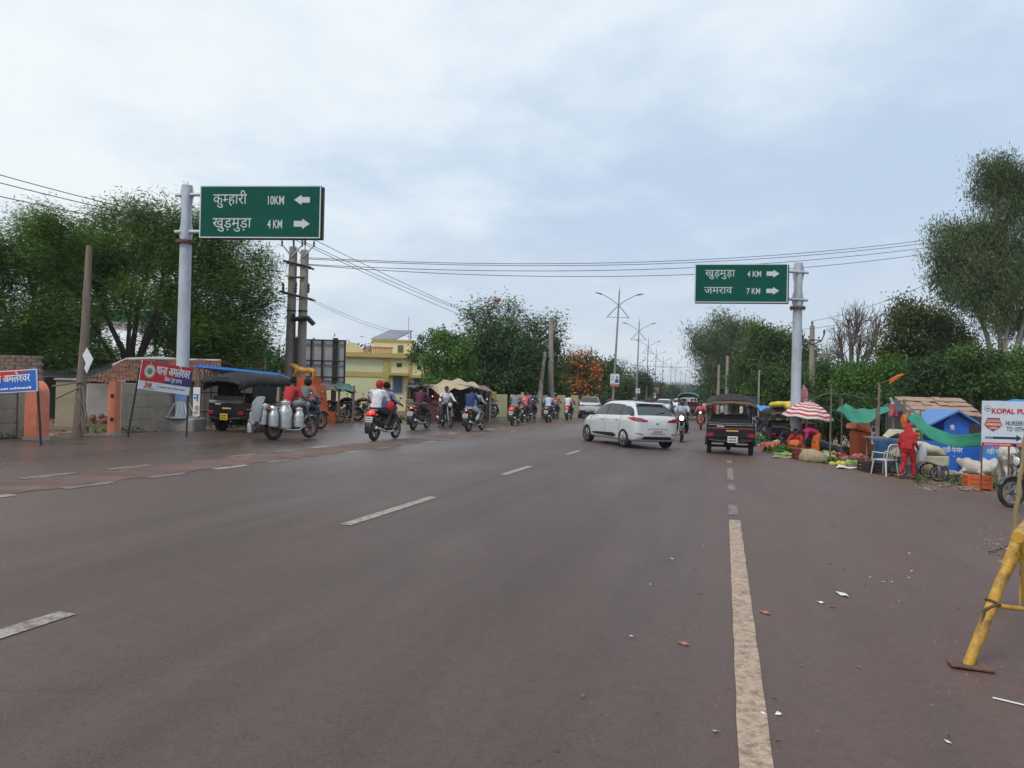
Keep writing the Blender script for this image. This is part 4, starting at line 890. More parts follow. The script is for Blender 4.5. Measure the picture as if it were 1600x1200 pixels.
    m = MB(); m.tube([(.12, -.45, .86), (.13, -.75, .88), (.0, -.82, .885), (-.13, -.75, .88), (-.12, -.45, .86)], .012, 6); p('grab', 'grab_rail', m, chrome)
    m = MB()
    for k in range(5): m.tube([(-.14, -.3 - .09 * k, .66), (-.16, -.3 - .09 * k, .4)], .007, 4)
    m.tube([(-.14, -.25, .67), (-.16, -.25, .4), (-.16, -.72, .4), (-.14, -.72, .67)], .01, 5); p('guard', 'leg_guard', m, chrome)
    m = MB(); m.tube([(-.2, .3, .42), (-.27, .36, .55), (-.22, .36, .68), (.22, .36, .68), (.27, .36, .55), (.2, .3, .42)], .014, 6); p('crash', 'crash_bar', m, dark)
    return K
MK = make_motorcycle()
def make_scooter():
    K = []
    def p(key, name, mb, m, mk=None, ang=40): K.append((key, name, None, mb.mesh(name, [m], ang), mk, None))
    wheel_parts(K, 'rw', -.58, .23, .1, 5); wheel_parts(K, 'fw', .62, .23, .09, 5)
    m = MB(); m.tube([(0, .50, .3), (0, .47, .5), (0, .40, .75), (0, .36, .95)], [(.13, .05), (.19, .07), (.19, .06), (.1, .05)], 12, side=(1, 0, 0)); m.tube([(0, .62, .48), (0, .70, .42), (0, .72, .34)], [(.07, .05), (.075, .04), (.05, .03)], 8, side=(1, 0, 0)); p('apron', 'front_apron', m, bikered, 'tank')
    m = MB(); m.rbox((0, .15, .3), (.3, .55, .06), .02); m.tube([(0, .66, .23), (0, .4, .9)], .03, 6); p('floor', 'footboard', m, black)
    m = MB(); m.tube([(0, -.85, .62), (0, -.6, .58), (0, -.25, .52), (0, -.1, .45)], [(.08, .08), (.16, .15), (.17, .18), (.12, .12)], 12, side=(1, 0, 0)); p('body', 'rear_body', m, bikered, 'tank')
    m = MB(); m.tube([(0, -.75, .78), (0, -.4, .77), (0, -.02, .72)], [(.1, .04), (.15, .05), (.11, .04)], 10, side=(1, 0, 0)); p('seat', 'seat', m, vinyl)
    m = MB(); m.tube([(-.36, .26, 1.0), (-.15, .36, 1.02), (.15, .36, 1.02), (.36, .26, 1.0)], .018, 6); m.rbox((0, .37, 1.0), (.26, .16, .15), .05); p('bar', 'handlebar', m, black)
    m = MB(); m.ell((0, .45, 1.0), (.1, .035, .06), 12, 6); p('hl', 'headlight', m, lensm, 'hl')
    for i, x in enumerate((-1, 1)):
        m = MB(); m.tube([(x * .24, .33, 1.03), (x * .32, .32, 1.18)], .007, 4); m.ell((x * .33, .315, 1.21), (.06, .015, .04), 8, 5); p('mir%d' % i, 'mirror', m, black)
        m = MB(); m.ell((x * .13, .515, .62), (.035, .02, .05), 8, 5); p('ind%d' % i, 'indicator', m, amber)
    m = MB(); m.ell((0, -.88, .62), (.09, .03, .045), 10, 6); p('tl', 'tail_light', m, tailr, 'tl')
    plate(K, 'np', (0, .56, .46), (.18, .07)); return K
SK = make_scooter()
def make_bicycle():
    K = []
    wheel_parts(K, 'rw', -.53, .34, .04, 22, chrome, 0, .03); wheel_parts(K, 'fw', .55, .34, .04, 22, chrome, 0, .03)
    m = MB(); m.tube([(0, -.53, .34), (0, -.05, .3), (0, .38, .72), (0, -.15, .78), (0, -.05, .3)], .018, 6); m.tube([(0, -.53, .34), (0, -.15, .78)], .012, 5); m.tube([(0, .55, .34), (0, .38, .75), (0, .36, .92)], .018, 6); K.append(('fr', 'frame', None, m.mesh('frame', [bikeblk]), None, None))
    m = MB(); m.tube([(-.27, .2, .98), (-.2, .36, .97), (.2, .36, .97), (.27, .2, .98)], .012, 5); K.append(('hb', 'handlebar', None, m.mesh('handlebar', [chrome]), None, None))
    m = MB(); m.tube([(0, -.32, .9), (0, -.1, .92), (0, .02, .9)], [(.1, .03), (.07, .03), (.03, .02)], 8, side=(1, 0, 0)); m.cyl((0, -.17, .78), (0, -.18, .9), .015); K.append(('se', 'saddle', None, m.mesh('saddle', [vinyl]), None, None))
    m = MB(); m.box((0, -.55, .73), (.16, .4, .015)); m.tube([(.06, -.53, .34), (.06, -.55, .73)], .008, 4); m.tube([(-.06, -.53, .34), (-.06, -.55, .73)], .008, 4); m.box((0, -.75, .6), (.06, .01, .3)); K.append(('ca', 'carrier', None, m.mesh('carrier', [dark]), None, None))
    return K
BK = make_bicycle()

cart = mat('car_tyre', (.014, .013, .013), .8, var=.2, scale=12)
# ---- cars -----------------------------------------------------------------------
def make_car(Ln, Wd, Ht, suv=False):
    K = []; h = Ln / 2; hw0 = Wd / 2; wb = Ln * .645; wr_ = .31 if not suv else .35; cl = .2 if not suv else .25
    kz = Ht / 1.5
    def itp(x, pts): return float(np.interp(x, [a for a, _ in pts], [b for _, b in pts]))
    if not suv: TOP = [(-h, .86), (-h + .05, 1.0), (-h + .13, 1.06), (-h + .30, 1.25), (-h + .47, 1.405), (-h + .62, 1.455), (-.7, 1.485), (-.2, 1.5), (.2, 1.475), (.5, 1.40), (1.15, 1.0), (1.25, .965), (1.6, .87), (h - .1, .74), (h, .60)]
    else: TOP = [(-h, .88), (-h + .05, 1.0), (-h + .1, 1.06), (-h + .24, 1.3), (-h + .38, 1.43), (-h + .52, 1.465), (-.7, 1.49), (-.2, 1.5), (.2, 1.475), (.5, 1.42), (1.1, 1.06), (1.25, 1.03), (1.7, .96), (h - .1, .85), (h, .62)]
    TOP = [(a, b * kz) for a, b in TOP]
    def top(y): return itp(y, TOP)
    def belt(y): return itp(y, [(-h, .99 * kz), (-.9, 1.0 * kz), (1.2, .945 * kz), (h, .7 * kz)])
    def w(y): return hw0 * itp(y, [(-h, .80), (-h + .05, .88), (-h + .2, .945), (-h + .6, .99), (-.4, 1.0), (.9, .99), (h - .55, .95), (h - .2, .86), (h - .05, .72), (h, .6)])
    def bot(y): return itp(y, [(-h, .36), (-h + .12, cl + .03), (-h + .4, cl), (h - .4, cl), (h - .1, cl + .03), (h, .34)])
    def sec(y):
        T, B, Wd_ = top(y), min(belt(y), top(y) - .045), w(y); g = max(0, min(1, (T - B) / (.42 * kz))); wr = Wd_ * (.92 - .20 * g); b = bot(y); zt = T - .075 * (.3 + .7 * g)
        pts = [(0, b), (Wd_ * .86, b), (Wd_ * .95, b + .035), (Wd_ * .985, b + .16), (Wd_ * 1.0, max(b + .2, B - .30)), (Wd_ * .995, B - .14), (Wd_ * .965, B - .04), (Wd_ * .935, B + .01)]
        for f in (.33, .67, 1): pts.append((Wd_ * .925 + (wr - Wd_ * .925) * f ** 1.15, B + .01 + (zt - B - .01) * f))
        pts += [(wr * .93, T - .03 * (.3 + .7 * g)), (wr * .75, T - .008), (wr * .4, T + .004), (0, T + .008)]
        return pts
    ys = sorted(set([a for a, _ in TOP] + [-h + .2, -h + .8, -h + 1.0, -1.05, -.45, 0, .35, .8, 1.0, 1.4, h - .4, h - .2, h - .05]))
    m = MB(); n = 15; rings = []
    for y in ys:
        s_ = sec(y); ring = [(a, y, b) for a, b in s_] + [(-a, y, b) for a, b in reversed(s_[1:-1])]; rings.append(ring)
    k = len(rings[0]); vs = [q for r_ in rings for q in r_]; fs = [(i * k + j, i * k + (j + 1) % k, (i + 1) * k + (j + 1) % k, (i + 1) * k + j) for i in range(len(rings) - 1) for j in range(k)]
    fs.append(tuple(range(k))); fs.append(tuple((len(rings) - 1) * k + j for j in reversed(range(k)))); m.add(vs, fs)
    me = m.mesh('body', [], 0); bm = bmesh.new(); bm.from_mesh(me); bmesh.ops.recalc_face_normals(bm, faces=bm.faces[:]); bm.to_mesh(me); bm.free()
    me = evalmods(me, [('SUBSURF', dict(levels=1))])
    cut = MB()
    for y in (-wb / 2, wb / 2):
        for x in (-1, 1): cut.cyl((x * (hw0 - .26), y, wr_), (x * (hw0 + .2), y, wr_), wr_ + .045, n=36)
    co = link('cutter', cut.mesh('cutter', [], 0))
    me = evalmods(me, [('BOOLEAN', dict(object=co, operation='DIFFERENCE', solver='EXACT'))]); bpy.data.objects.remove(co)
    me.materials.clear(); me.materials.append(carw); me.polygons.foreach_set('material_index', [0] * len(me.polygons)); me.shade_smooth(); me.set_sharp_from_angle(angle=R(38)); K.append(('body', 'body', None, me, 'paint', None))
    bo = link('shrink_target', me)
    def surf(y, z):
        s_ = sec(y)[1:]
        for (a0, z0), (a1, z1) in zip(s_[:-1], s_[1:]):
            if z0 <= z <= z1 + 1e-6: f = (z - z0) / max(1e-6, z1 - z0); return a0 + (a1 - a0) * f
        return s_[-1][0]
    def wrap(mb, off): return evalmods(mb.mesh('wrapped', [], 0), [('SHRINKWRAP', dict(target=bo, wrap_method='NEAREST_SURFACEPOINT', wrap_mode='ABOVE_SURFACE', offset=off))])
    def addw(key, name, mb, mt, off=.008, mk=None, par='body', ang=60):
        me = wrap(mb, off); me.materials.append(mt); me.shade_smooth(); K.append((key, name, par, me, mk, None))
    # side windows
    for i, sx in enumerate((-1, 1)):
        for j, (ya, yb) in enumerate(((-.02, 1.02), (-.95, -.10), (-h + .42, -1.02))):
            m = MB()
            def fn(u, v):
                y = ya + (yb - ya) * u; zl = belt(y) + .03 + (.035 if j == 2 else 0) * (1 - u); zu = max(zl + .004, top(y) - .105 * kz - (.03 if j == 2 else 0)); z = zl + (zu - zl) * v; return (sx * surf(y, z), y, z)
            m.sheet(fn, 16, 6); addw('sw%d%d' % (i, j), 'side_window', m, glass)
        for j, (ya, yb) in enumerate(((-.105, -.015), (-1.03, -.945), (-h + .22, -h + .425))):
            m = MB(); m.sheet(lambda u, v: (lambda y, z: (sx * surf(y, z), y, z))(ya + (yb - ya) * u, belt(ya) + .03 + (max(.02, top(ya + (yb - ya) * u) - .105 * kz) - belt(ya) - .03) * v), 3, 6); addw('pt%d%d' % (i, j), 'pillar_trim', m, black, .006)
        for j, y in enumerate((1.06, -.06, -.98)):     # door shut lines
            m = MB(); m.sheet(lambda u, v: (sx * surf(y, cl + .12 + (belt(y) - cl - .12) * u), y + .007 * (v - .5) * 2 + (-.12 * u if j == 2 else 0), cl + .12 + (belt(y) - cl - .12) * u), 12, 1); addw('dl%d%d' % (i, j), 'door_gap', m, black, .003)
        for j, y in enumerate((.12, -.86)):
            m = MB(); z = belt(y) - .12; x = surf(y, z); m.rbox((sx * (x + .015), y, z), (.022, .17, .028), .01); K.append(('dh%d%d' % (i, j), 'door_handle', 'body', m.mesh('door_handle', [chrome if not suv else bikeblk]), None, None))
        m = MB(); m.sheet(lambda u, v: (sx * surf(-.85 + 1.75 * u, .36), -.85 + 1.75 * u, .37 + (.075 * (1 - .6 * u)) * (v - .5) * 2 * min(1, 8 * u, 6 * (1 - u) + .2)), 16, 2); addw('cl%d' % i, 'side_cladding', m, black, .012)
        m = MB(); y = .93; m.rbox((sx * (surf(y, belt(y) + .06) + .11), y, belt(y) + .07), (.2, .11, .13), .04); m.tube([(sx * surf(y, belt(y)), y, belt(y) + .03), (sx * (surf(y, belt(y)) + .1), y, belt(y) + .05)], .025, 6); K.append(('mr%d' % i, 'wing_mirror', None, m.mesh('wing_mirror', [black]), None, None))
        m = MB()            # tail lamps: swept from the side round the corner to the tailgate
        zc = belt(-h) - .06
        def tl(u, v):
            path = [Vector((sx * hw0 * .42, -h - .02, zc - .05)), Vector((sx * hw0 * .75, -h - .02, zc)), Vector((sx * hw0 * .95, -h + .10, zc + .02)), Vector((sx * hw0 * 1.02, -h + .30, zc + .045)), Vector((sx * hw0 * 1.02, -h + .5, zc + .075))]
            f = u * 4; k_ = min(3, int(f)); q = path[k_].lerp(path[k_ + 1], f - k_); hh = .095 * min(1, .3 + u * 3, (1.02 - u) * 2.2); q.z += (v - .45) * 2 * hh * .85; return q
        m.sheet(tl, 24, 6); addw('tl%d' % i, 'tail_light', m, tailr, .012)
        m = MB(); m.sheet(lambda u, v: (sx * hw0 * (.6 + .28 * u), -h - .02 + .1 * u, .46 + .035 * (v - .5) * (1 - .5 * u) + .03 * u), 8, 2); addw('rf%d' % i, 'reflector', m, tailr, .008)
        m = MB(); m.sheet(lambda u, v: (sx * hw0 * (.45 + .45 * u), h + .05 - .35 * u * u, belt(h) - .02 + .1 * u + (.07 + .03 * u) * (v - .5) * 2), 12, 4); addw('hl%d' % i, 'headlight', m, lensm, .01)
    m = MB(); ya, yb = -h + .12, -h + .47      # tailgate glass
    m.sheet(lambda u, v: ((u - .5) * 2 * w(-h + .3) * (.80 - .12 * v), ya + (yb - ya) * v, top(ya + (yb - ya) * v) + .02), 18, 8); addw('rg', 'rear_window', m, glassr, .01)
    m = MB(); m.sheet(lambda u, v: ((u - .5) * 2 * w(.8) * (.82 - .10 * v), 1.12 - .62 * v, top(1.12 - .62 * v) + .02), 18, 8); addw('ws', 'windscreen', m, glass, .01)
    m = MB(); m.rbox((0, -h + .50, top(-h + .55) + .012), (w(0) * 1.18, .24, .035), .016, rx=.1); m.k = 1; K.append(('sp', 'spoiler', None, m.mesh('spoiler', [carw]), 'paint', None))
    m = MB(); m.box((0, -h + .395, top(-h + .42) + .02), (.3, .02, .02)); K.append(('bl', 'brake_light', None, m.mesh('brake_light', [tailr]), None, None))
    m = MB(); m.tube([(-.02, -h + .13, top(-h + .13) + .03), (.16, -h + .17, top(-h + .17) + .035), (.36, -h + .19, top(-h + .19) + .04)], .011, 5); K.append(('wi', 'wiper', None, m.mesh('wiper', [black]), None, None))
    m = MB(); m.tube([(0, -h + .8, top(-h + .8)), (0, -h + .62, top(-h + .8) + .17)], [.012, .004], 5); K.append(('an', 'antenna', None, m.mesh('antenna', [black]), None, None))
    m = MB(); m.sheet(lambda u, v: ((u - .5) * 1.3 * hw0 * (1 - .12 * v), -h - .03, cl + .05 + .14 * v + .0), 14, 3); addw('bi', 'bumper_insert', m, black, .012)
    m = MB(); m.sheet(lambda u, v: ((u - .5) * 1.1 * hw0, h + .05, cl + .1 + .26 * v), 14, 3); addw('gr', 'grille', m, black, .012)
    K_ = K
    zp = .56 * kz; yp = -h - .018
    plate(K, 'np', (0, yp, zp), (.5, .12))
    m = MB(); disc(m, Matrix.Translation((0, -h - .025 + .03, .80 * kz)) @ Matrix.Rotation(pi / 2, 4, 'X'), .06, .035); K.append(('em', 'badge', None, solid(m.mesh('badge', [chrome], 0), .012), None, None))
    m = MB(); m.sheet(lambda u, v: ((u - .5) * .75, -h - .02, .645 * kz + .022 * (v - .5) - .02 * (2 * u - 1) ** 2), 12, 1); addw('gl', 'plate_recess_shade', m, black if suv else mat('panel_shadow_grey', (.2, .2, .2), .6), .006)  # flat strip whose colour stands for the shade of a recess above the plate
    if suv:
        m = MB(); m.sheet(lambda u, v: ((u - .5) * 1.62 * hw0, -h - .02 + .02, .93 * kz + .05 * (v - .5)), 20, 2); addw('lb', 'light_bar', m, glass, .012)
        m = MB(); m.sheet(lambda u, v: ((u - .5) * 1.7 * hw0, -h - .02, .42 + .2 * (v - .5) * 2), 20, 4); addw('cb', 'lower_bumper', m, black, .016)
        for i, sx in enumerate((-1, 1)):
            m = MB(); m.tube([(sx * w(0) * .66, -1.5, top(-1.5) + .0), (sx * w(0) * .66, -1.2, top(-1.2) + .05), (sx * w(0) * .66, .1, top(.1) + .05), (sx * w(0) * .66, .4, top(.4))], .02, 6); K.append(('rr%d' % i, 'roof_rail', None, m.mesh('roof_rail', [black]), None, None))
    bpy.data.objects.remove(bo)
    i = 0
    for y in (-wb / 2, wb / 2):
        for sx in (-1, 1):
            key = 'w%d' % i; i += 1; tw = .2
            T = Matrix.Translation((sx * (hw0 - .11), y, wr_)) @ Matrix.Rotation(0 if sx > 0 else pi, 4, 'Z')
            K.append((key, 'wheel', None, MB().lathe([(.03, -.1), (.2, -.1), (.2, .0), (.03, .01)], 20, (0, 0, 0), 'X').mesh('brake', [black]), None, T))
            m = MB(); ri = wr_ * .64; m.lathe([(ri, -.1), (wr_ - .03, -.1), (wr_ - .005, -.08), (wr_, -.04), (wr_, .04), (wr_ - .005, .075), (wr_ - .03, .1), (ri + .01, .1), (ri, .09), (ri, -.1)], 40, (0, 0, 0), 'X', cap=False); K.append((key + 't', 'tyre', key, m.mesh('tyre', [cart], 30), None, None))
            m = MB(); m.lathe([(ri, .075), (ri, .092), (ri - .014, .088), (ri - .014, .075)], 32, (0, 0, 0), 'X', cap=False); m.ell((.07, 0, 0), (.02, .045, .045), 10, 6)
            for q in range(5):
                a = a2 = 2 * pi * q / 5; m.tube([(.075, math.cos(a) * .03, math.sin(a) * .03), (.08, math.cos(a2) * (ri - .012), math.sin(a2) * (ri - .012))], [(.014, .026), (.014, .022)], 6)
            K.append((key + 'r', 'rim', key, m.mesh('rim', [alloy], 40), None, None))
    return K
carw = mat('white_car_paint', (.58, .61, .63), .22, var=.02, scale=2, coat=1.0, dirt=(.52, .50, .47), dfac=.25)
CK = make_car(3.98, 1.73, 1.5); UK = make_car(4.3, 1.78, 1.62, True)

# ---- shared auto rickshaw: +Y forwards -----------------------------------------------
autob = mat('auto_black', (.008, .008, .011), .4, var=.2, scale=3, dirt=(.04, .03, .027), dfac=.4, spec=.35)
canvas = mat('canopy_canvas', (.026, .026, .025), .8, var=.25, scale=4, dirt=(.06, .053, .047), dfac=.5, spec=.3)
def make_auto():
    K = []
    def p(key, name, mb, m, mk=None, par=None, ang=35): K.append((key, name, par, mb.mesh(name, [m], ang), mk, None))
    m = MB(); m.rbox((0, -.42, .56), (1.44, 1.75, .36), .06); m.rbox((0, -1.26, .76), (1.44, .10, .50), .045); m.rbox((-.69, -.72, .80), (.06, 1.1, .22), .025); m.rbox((.69, -.72, .80), (.06, 1.1, .22), .025)
    m.tube([(0, .4, .62), (0, .8, .66), (0, 1.25, .68), (0, 1.48, .62)], [(.7, .28), (.62, .32), (.40, .28), (.16, .16)], 16, side=(1, 0, 0)); p('tub', 'body', m, autob, 'body')
    m = MB()            # canopy: soft box with rounded shoulders
    prof = [(-.74, -.26), (-.75, -.12), (-.71, -.02), (-.58, .08), (-.3, .15), (0, .17), (.3, .15), (.58, .08), (.71, -.02), (.75, -.12), (.74, -.26)]
    m.sheet(lambda u, v: ((1 - .12 * max(0, v - .7) / .3) * prof[min(10, int(u * 10 + 1e-6))][0], -1.52 + 2.45 * v, 1.72 + prof[min(10, int(u * 10 + 1e-6))][1] * (1 if v > .25 else 1) - .10 * max(0, v - .6) - .17 * max(0, 1 - v / .28) ** 1.6 + .012 * math.sin(v * 14 + u * 9)), 10, 18)
    me = solid(m.mesh('canopy', [canvas], 60), .03); K.append(('can', 'canopy', None, me, 'canopy', None))
    m = MB(); m.tube([(-.73, -1.5, 1.52), (-.5, -1.55, 1.60), (0, -1.57, 1.63), (.5, -1.55, 1.60), (.73, -1.5, 1.52)], .05, 8); m.tube([(-.2, -1.56, 1.64), (-.2, -1.58, 1.56)], .06, 6); m.tube([(.45, -1.55, 1.62), (.45, -1.57, 1.54)], .06, 6); p('roll', 'rolled_curtain', m, mat('rolled_canvas', (.15, .085, .06), .8, var=.3), 'roll')
    i = 0
    for x in (-.68, .68):
        for y in (-1.24, -.2, .62):
            m = MB(); m.tube([(x, y, .6), (x * .99, y, 1.62)], .022, 6); p('pl%d' % i, 'pillar', m, dark); i += 1
    m = MB(); m.tube([(-.55, .95, .92), (-.5, .78, 1.58), (.5, .78, 1.58), (.55, .95, .92), (-.55, .95, .92)], .025, 6); m.tube([(0, .95, .93), (0, .78, 1.58)], .015, 5); p('wf', 'windscreen_frame', m, dark)
    m = MB(); m.rbox((0, -.95, .85), (1.28, .42, .16), .05); m.rbox((0, -1.17, 1.02), (1.28, .1, .26), .04); p('rs', 'rear_seat', m, vinyl)
    m = MB(); m.rbox((0, .1, .85), (1.2, .36, .14), .05); m.rbox((0, -.1, 1.06), (1.2, .09, .34), .04); p('fs', 'driver_seat', m, vinyl)
    for k, x in enumerate((-.6, .6)):
        m = MB(); m.rbox((x, -1.315, .62), (.2, .025, .11), .012); m.k = 0; p('tl%d' % k, 'tail_light', m, tailr, 'tl')
    m = MB(); m.rbox((0, -1.312, .83), (1.36, .008, .028), .004); p('st', 'rear_stripe', m, mat('auto_red_stripe', (.35, .03, .03), .5), 'stripe')
    m = MB(); m.tube([(-.66, -1.32, .99), (0, -1.34, .98), (.66, -1.32, .99)], .012, 5); m.tube([(-.66, -1.32, .94), (0, -1.34, .93), (.66, -1.32, .94)], .012, 5); p('hr', 'rear_hand_rail', m, chrome)
    m = MB(); m.tube([(-.62, -1.33, .47), (-.3, -1.40, .44), (.3, -1.40, .44), (.62, -1.33, .47)], .03, 8); p('bu', 'bumper', m, dark)
    plate(K, 'np', (.06, -1.44, .50), (.30, .20))
    m = MB(); m.rbox((-.3, -1.318, .9), (.22, .006, .07), .003); p('sk', 'rear_sticker', m, mat('sticker_pale', (.45, .38, .36), .6, var=.3, scale=40))
    m = MB(); m.rbox((.05, -1.32, .76), (.36, .006, .045), .003); p('rt', 'reflective_strip', m, mat('reflective_tape', (.55, .4, .12), .4, var=.2, scale=30))
    m = MB(); m.tube([(-.74, .3, .74), (-.745, -1.2, .74)], .012, 4); m.tube([(.74, .3, .74), (.745, -1.2, .74)], .012, 4); p('ys', 'side_stripe', m, mat('side_yellow', (.55, .30, .03), .5), 'side')
    for k, x in enumerate((-1, 1)):
        m = MB(); m.sheet(lambda u, v: (x * (.735 + .012 * math.sin(u * 17 + v * 5)), -.9 + 1.05 * u, .92 + .74 * v), 12, 6); me = solid(m.mesh('side_curtain', [canvas], 60), .012); K.append(('cu%d' % k, 'side_curtain', None, me, 'canopy', None))
        m = MB(); m.tube([(x * .62, .85, 1.2), (x * .82, .92, 1.25)], .01, 4); m.rbox((x * .86, .92, 1.25), (.1, .03, .16), .012); p('mi%d' % k, 'mirror', m, black)
        m = MB(); m.sheet(lambda u, v: (x * (.60 + .16 * v), -.80 + .36 * math.cos(pi * (1 - u)), .30 + .30 * math.sin(pi * u)), 12, 2); me = solid(m.mesh('mudguard', [autob], 40), .012); K.append(('mg%d' % k, 'mudguard', None, me, None, None))
    m = MB(); m.ell((0, 1.46, .78), (.1, .04, .1), 12, 8); p('hl', 'headlight', m, lensm, 'hl')
    m = MB(); m.tube([(-.3, .62, 1.0), (0, .7, 1.05), (.3, .62, 1.0)], .018, 5); m.tube([(0, .7, 1.05), (0, 1.0, .7)], .022, 5); p('hb', 'handlebar', m, black)
    m = MB(); m.tube([(-.62, -.8, .26), (.62, -.8, .26)], .04, 8); m.rbox((0, -.5, .3), (.35, .8, .14), .03); p('ax', 'axle', m, dark); m = MB(); m.tube([(0, 1.05, .24), (0, .95, .5)], .05, 6); p('ff', 'front_fork', m, dark)
    for k, (x, y) in enumerate(((-.63, -.8), (.63, -.8), (0, 1.05))):
        key = 'w%d' % k; r_ = .27; T = Matrix.Translation((x, y, r_))
        K.append((key, 'wheel', None, MB().lathe([(.03, -.06), (.1, -.06), (.1, .06), (.03, .07)], 14, (0, 0, 0), 'X').mesh('hub', [dark]), None, T))
        m = MB(); m.lathe([(.15, -.065), (r_ - .03, -.07), (r_, -.045), (r_, .045), (r_ - .03, .07), (.15, .065), (.15, -.065)], 28, (0, 0, 0), 'X', cap=False); K.append((key + 't', 'tyre', key, m.mesh('tyre', [rubber], 30), None, None))
        m = MB(); m.lathe([(.151, -.05), (.151, .05), (.11, .03), (.03, .045), (.03, -.05)], 20, (0, 0, 0), 'X'); K.append((key + 'r', 'rim', key, m.mesh('rim', [alloyd], 30), None, None))
    return K
AK = make_auto()
# ============================================================ PEOPLE
def sym(a): return {s: Vector((a[0] * s, a[1], a[2])) for s in (-1, 1)}
def J(pel, waist, chest, neck, head, sh, el, ha, hip, kn, an, toe, face=(0, 1, -.05), over=None):
    d = dict(pel=Vector(pel), waist=Vector(waist), chest=Vector(chest), neck=Vector(neck), head=Vector(head), face=Vector(face).normalized())
    for k, v in dict(sh=sh, el=el, ha=ha, hip=hip, kn=kn, an=an, toe=toe).items(): d[k] = sym(v)
    for k, s, v in (over or []): d[k][s] = Vector(v)
    return d
POSES = {
 'stand': J((0, 0, .93), (0, .01, 1.08), (0, .01, 1.28), (0, 0, 1.45), (0, .03, 1.60), (.185, 0, 1.40), (.25, -.03, 1.12), (.24, .07, .88), (.09, 0, .90), (.10, .03, .50), (.10, -.03, .09), (.13, .13, .035)),
 'ride': J((0, -.18, .92), (0, -.15, 1.05), (0, -.07, 1.25), (0, -.01, 1.42), (0, .05, 1.565), (.19, -.03, 1.365), (.30, .08, 1.13), (.345, .25, 1.055), (.10, -.14, .88), (.205, .27, .70), (.19, .01, .40), (.2, .17, .355)),
 'foot_down': J((0, -.18, .92), (0, -.16, 1.05), (0, -.10, 1.26), (0, -.06, 1.43), (0, -.02, 1.58), (.19, -.07, 1.375), (.30, .06, 1.13), (.345, .25, 1.055), (.10, -.14, .88), (.205, .27, .70), (.19, .01, .40), (.2, .17, .355), over=[('kn', 1, (.26, .12, .52)), ('an', 1, (.34, .08, .10)), ('toe', 1, (.37, .24, .04))]),
 'pillion': J((0, -.54, .95), (0, -.53, 1.09), (0, -.47, 1.29), (0, -.42, 1.46), (0, -.36, 1.605), (.185, -.46, 1.41), (.26, -.33, 1.16), (.17, -.14, 1.02), (.10, -.5, .91), (.235, -.16, .74), (.215, -.38, .42), (.22, -.22, .375)),
 'squat': J((0, -.12, .27), (0, -.08, .42), (0, .07, .63), (0, .16, .78), (0, .24, .90), (.175, .12, .74), (.27, .30, .54), (.13, .46, .36), (.10, -.10, .25), (.20, .30, .50), (.14, .04, .09), (.16, .2, .035), face=(0, 1, -.45)),
 'bend': J((0, -.10, .90), (0, .04, 1.0), (0, .27, 1.03), (0, .43, .96), (0, .55, .89), (.17, .36, 1.0), (.21, .43, .72), (.10, .52, .47), (.09, -.08, .88), (.10, .02, .50), (.10, -.06, .09), (.12, .1, .035), face=(0, .8, -.8)),
 'sit': J((0, 0, .48), (0, .01, .62), (0, .05, .83), (0, .07, 1.0), (0, .11, 1.15), (.185, .06, .95), (.25, .16, .70), (.15, .38, .58), (.10, .03, .46), (.14, .42, .46), (.13, .40, .09), (.15, .56, .035)),
}
POSES['walk'] = J((0, 0, .92), (0, .02, 1.08), (0, .04, 1.28), (0, .05, 1.45), (0, .09, 1.60), (.185, .04, 1.40), (.24, -.06, 1.13), (.23, .0, .89), (.09, 0, .90), (.10, .16, .52), (.10, .18, .10), (.12, .34, .04), over=[('kn', -1, (-.1, -.03, .50)), ('an', -1, (-.1, -.3, .16)), ('toe', -1, (-.1, -.2, .03)), ('ha', 1, (.26, .14, .92))])
def hand(m, ha, el, s, r=1.0):
    d = (ha - el).normalized(); side = Vector((s, 0, 0)); side = (side - d * side.dot(d)).normalized(); nrm = d.cross(side)
    pc_ = ha + d * .045; m.tube([ha, pc_, ha + d * .085], [(.026, .018), (.04, .016), (.036, .014)], 8, side=side)
    inn = -nrm if nrm.z > 0 else nrm
    for k, (o, l_) in enumerate(((-.029, .062), (-.010, .073), (.010, .068), (.028, .052))):
        b = ha + d * .082 + side * o; m.tube([b, b + d * l_ * .55 + inn * .006, b + d * l_ * .8 + inn * .028, b + d * l_ * .75 + inn * .045], [.0095, .0085, .0075, .006], 5)
    b = ha + d * .03 - side * s * s * .034; m.tube([b, b + d * .03 - side * .022 + inn * .008, b + d * .06 - side * .024 + inn * .02], [.012, .010, .007], 5)
def torso(m, j, g=0, sleeve=None, body=True):
    sd = j['sh'][1] - j['sh'][-1]
    m.tube([j['pel'] - (j['waist'] - j['pel']) * .45, j['pel'], j['waist'], j['chest'], j['chest'].lerp(j['neck'], .55), j['neck']], [(.13 + g, .10 + g), (.165 + g, .118 + g), (.142 + g, .10 + g), (.17 + g, .118 + g), (.15 + g, .09 + g), (.062 + g, .06 + g)], 14, side=sd)
    for s in (-1, 1): m.ell(j['sh'][s] * .9 + j['chest'].lerp(j['neck'], .6) * .1, (.05 + g, .052 + g, .046 + g), 10, 6)
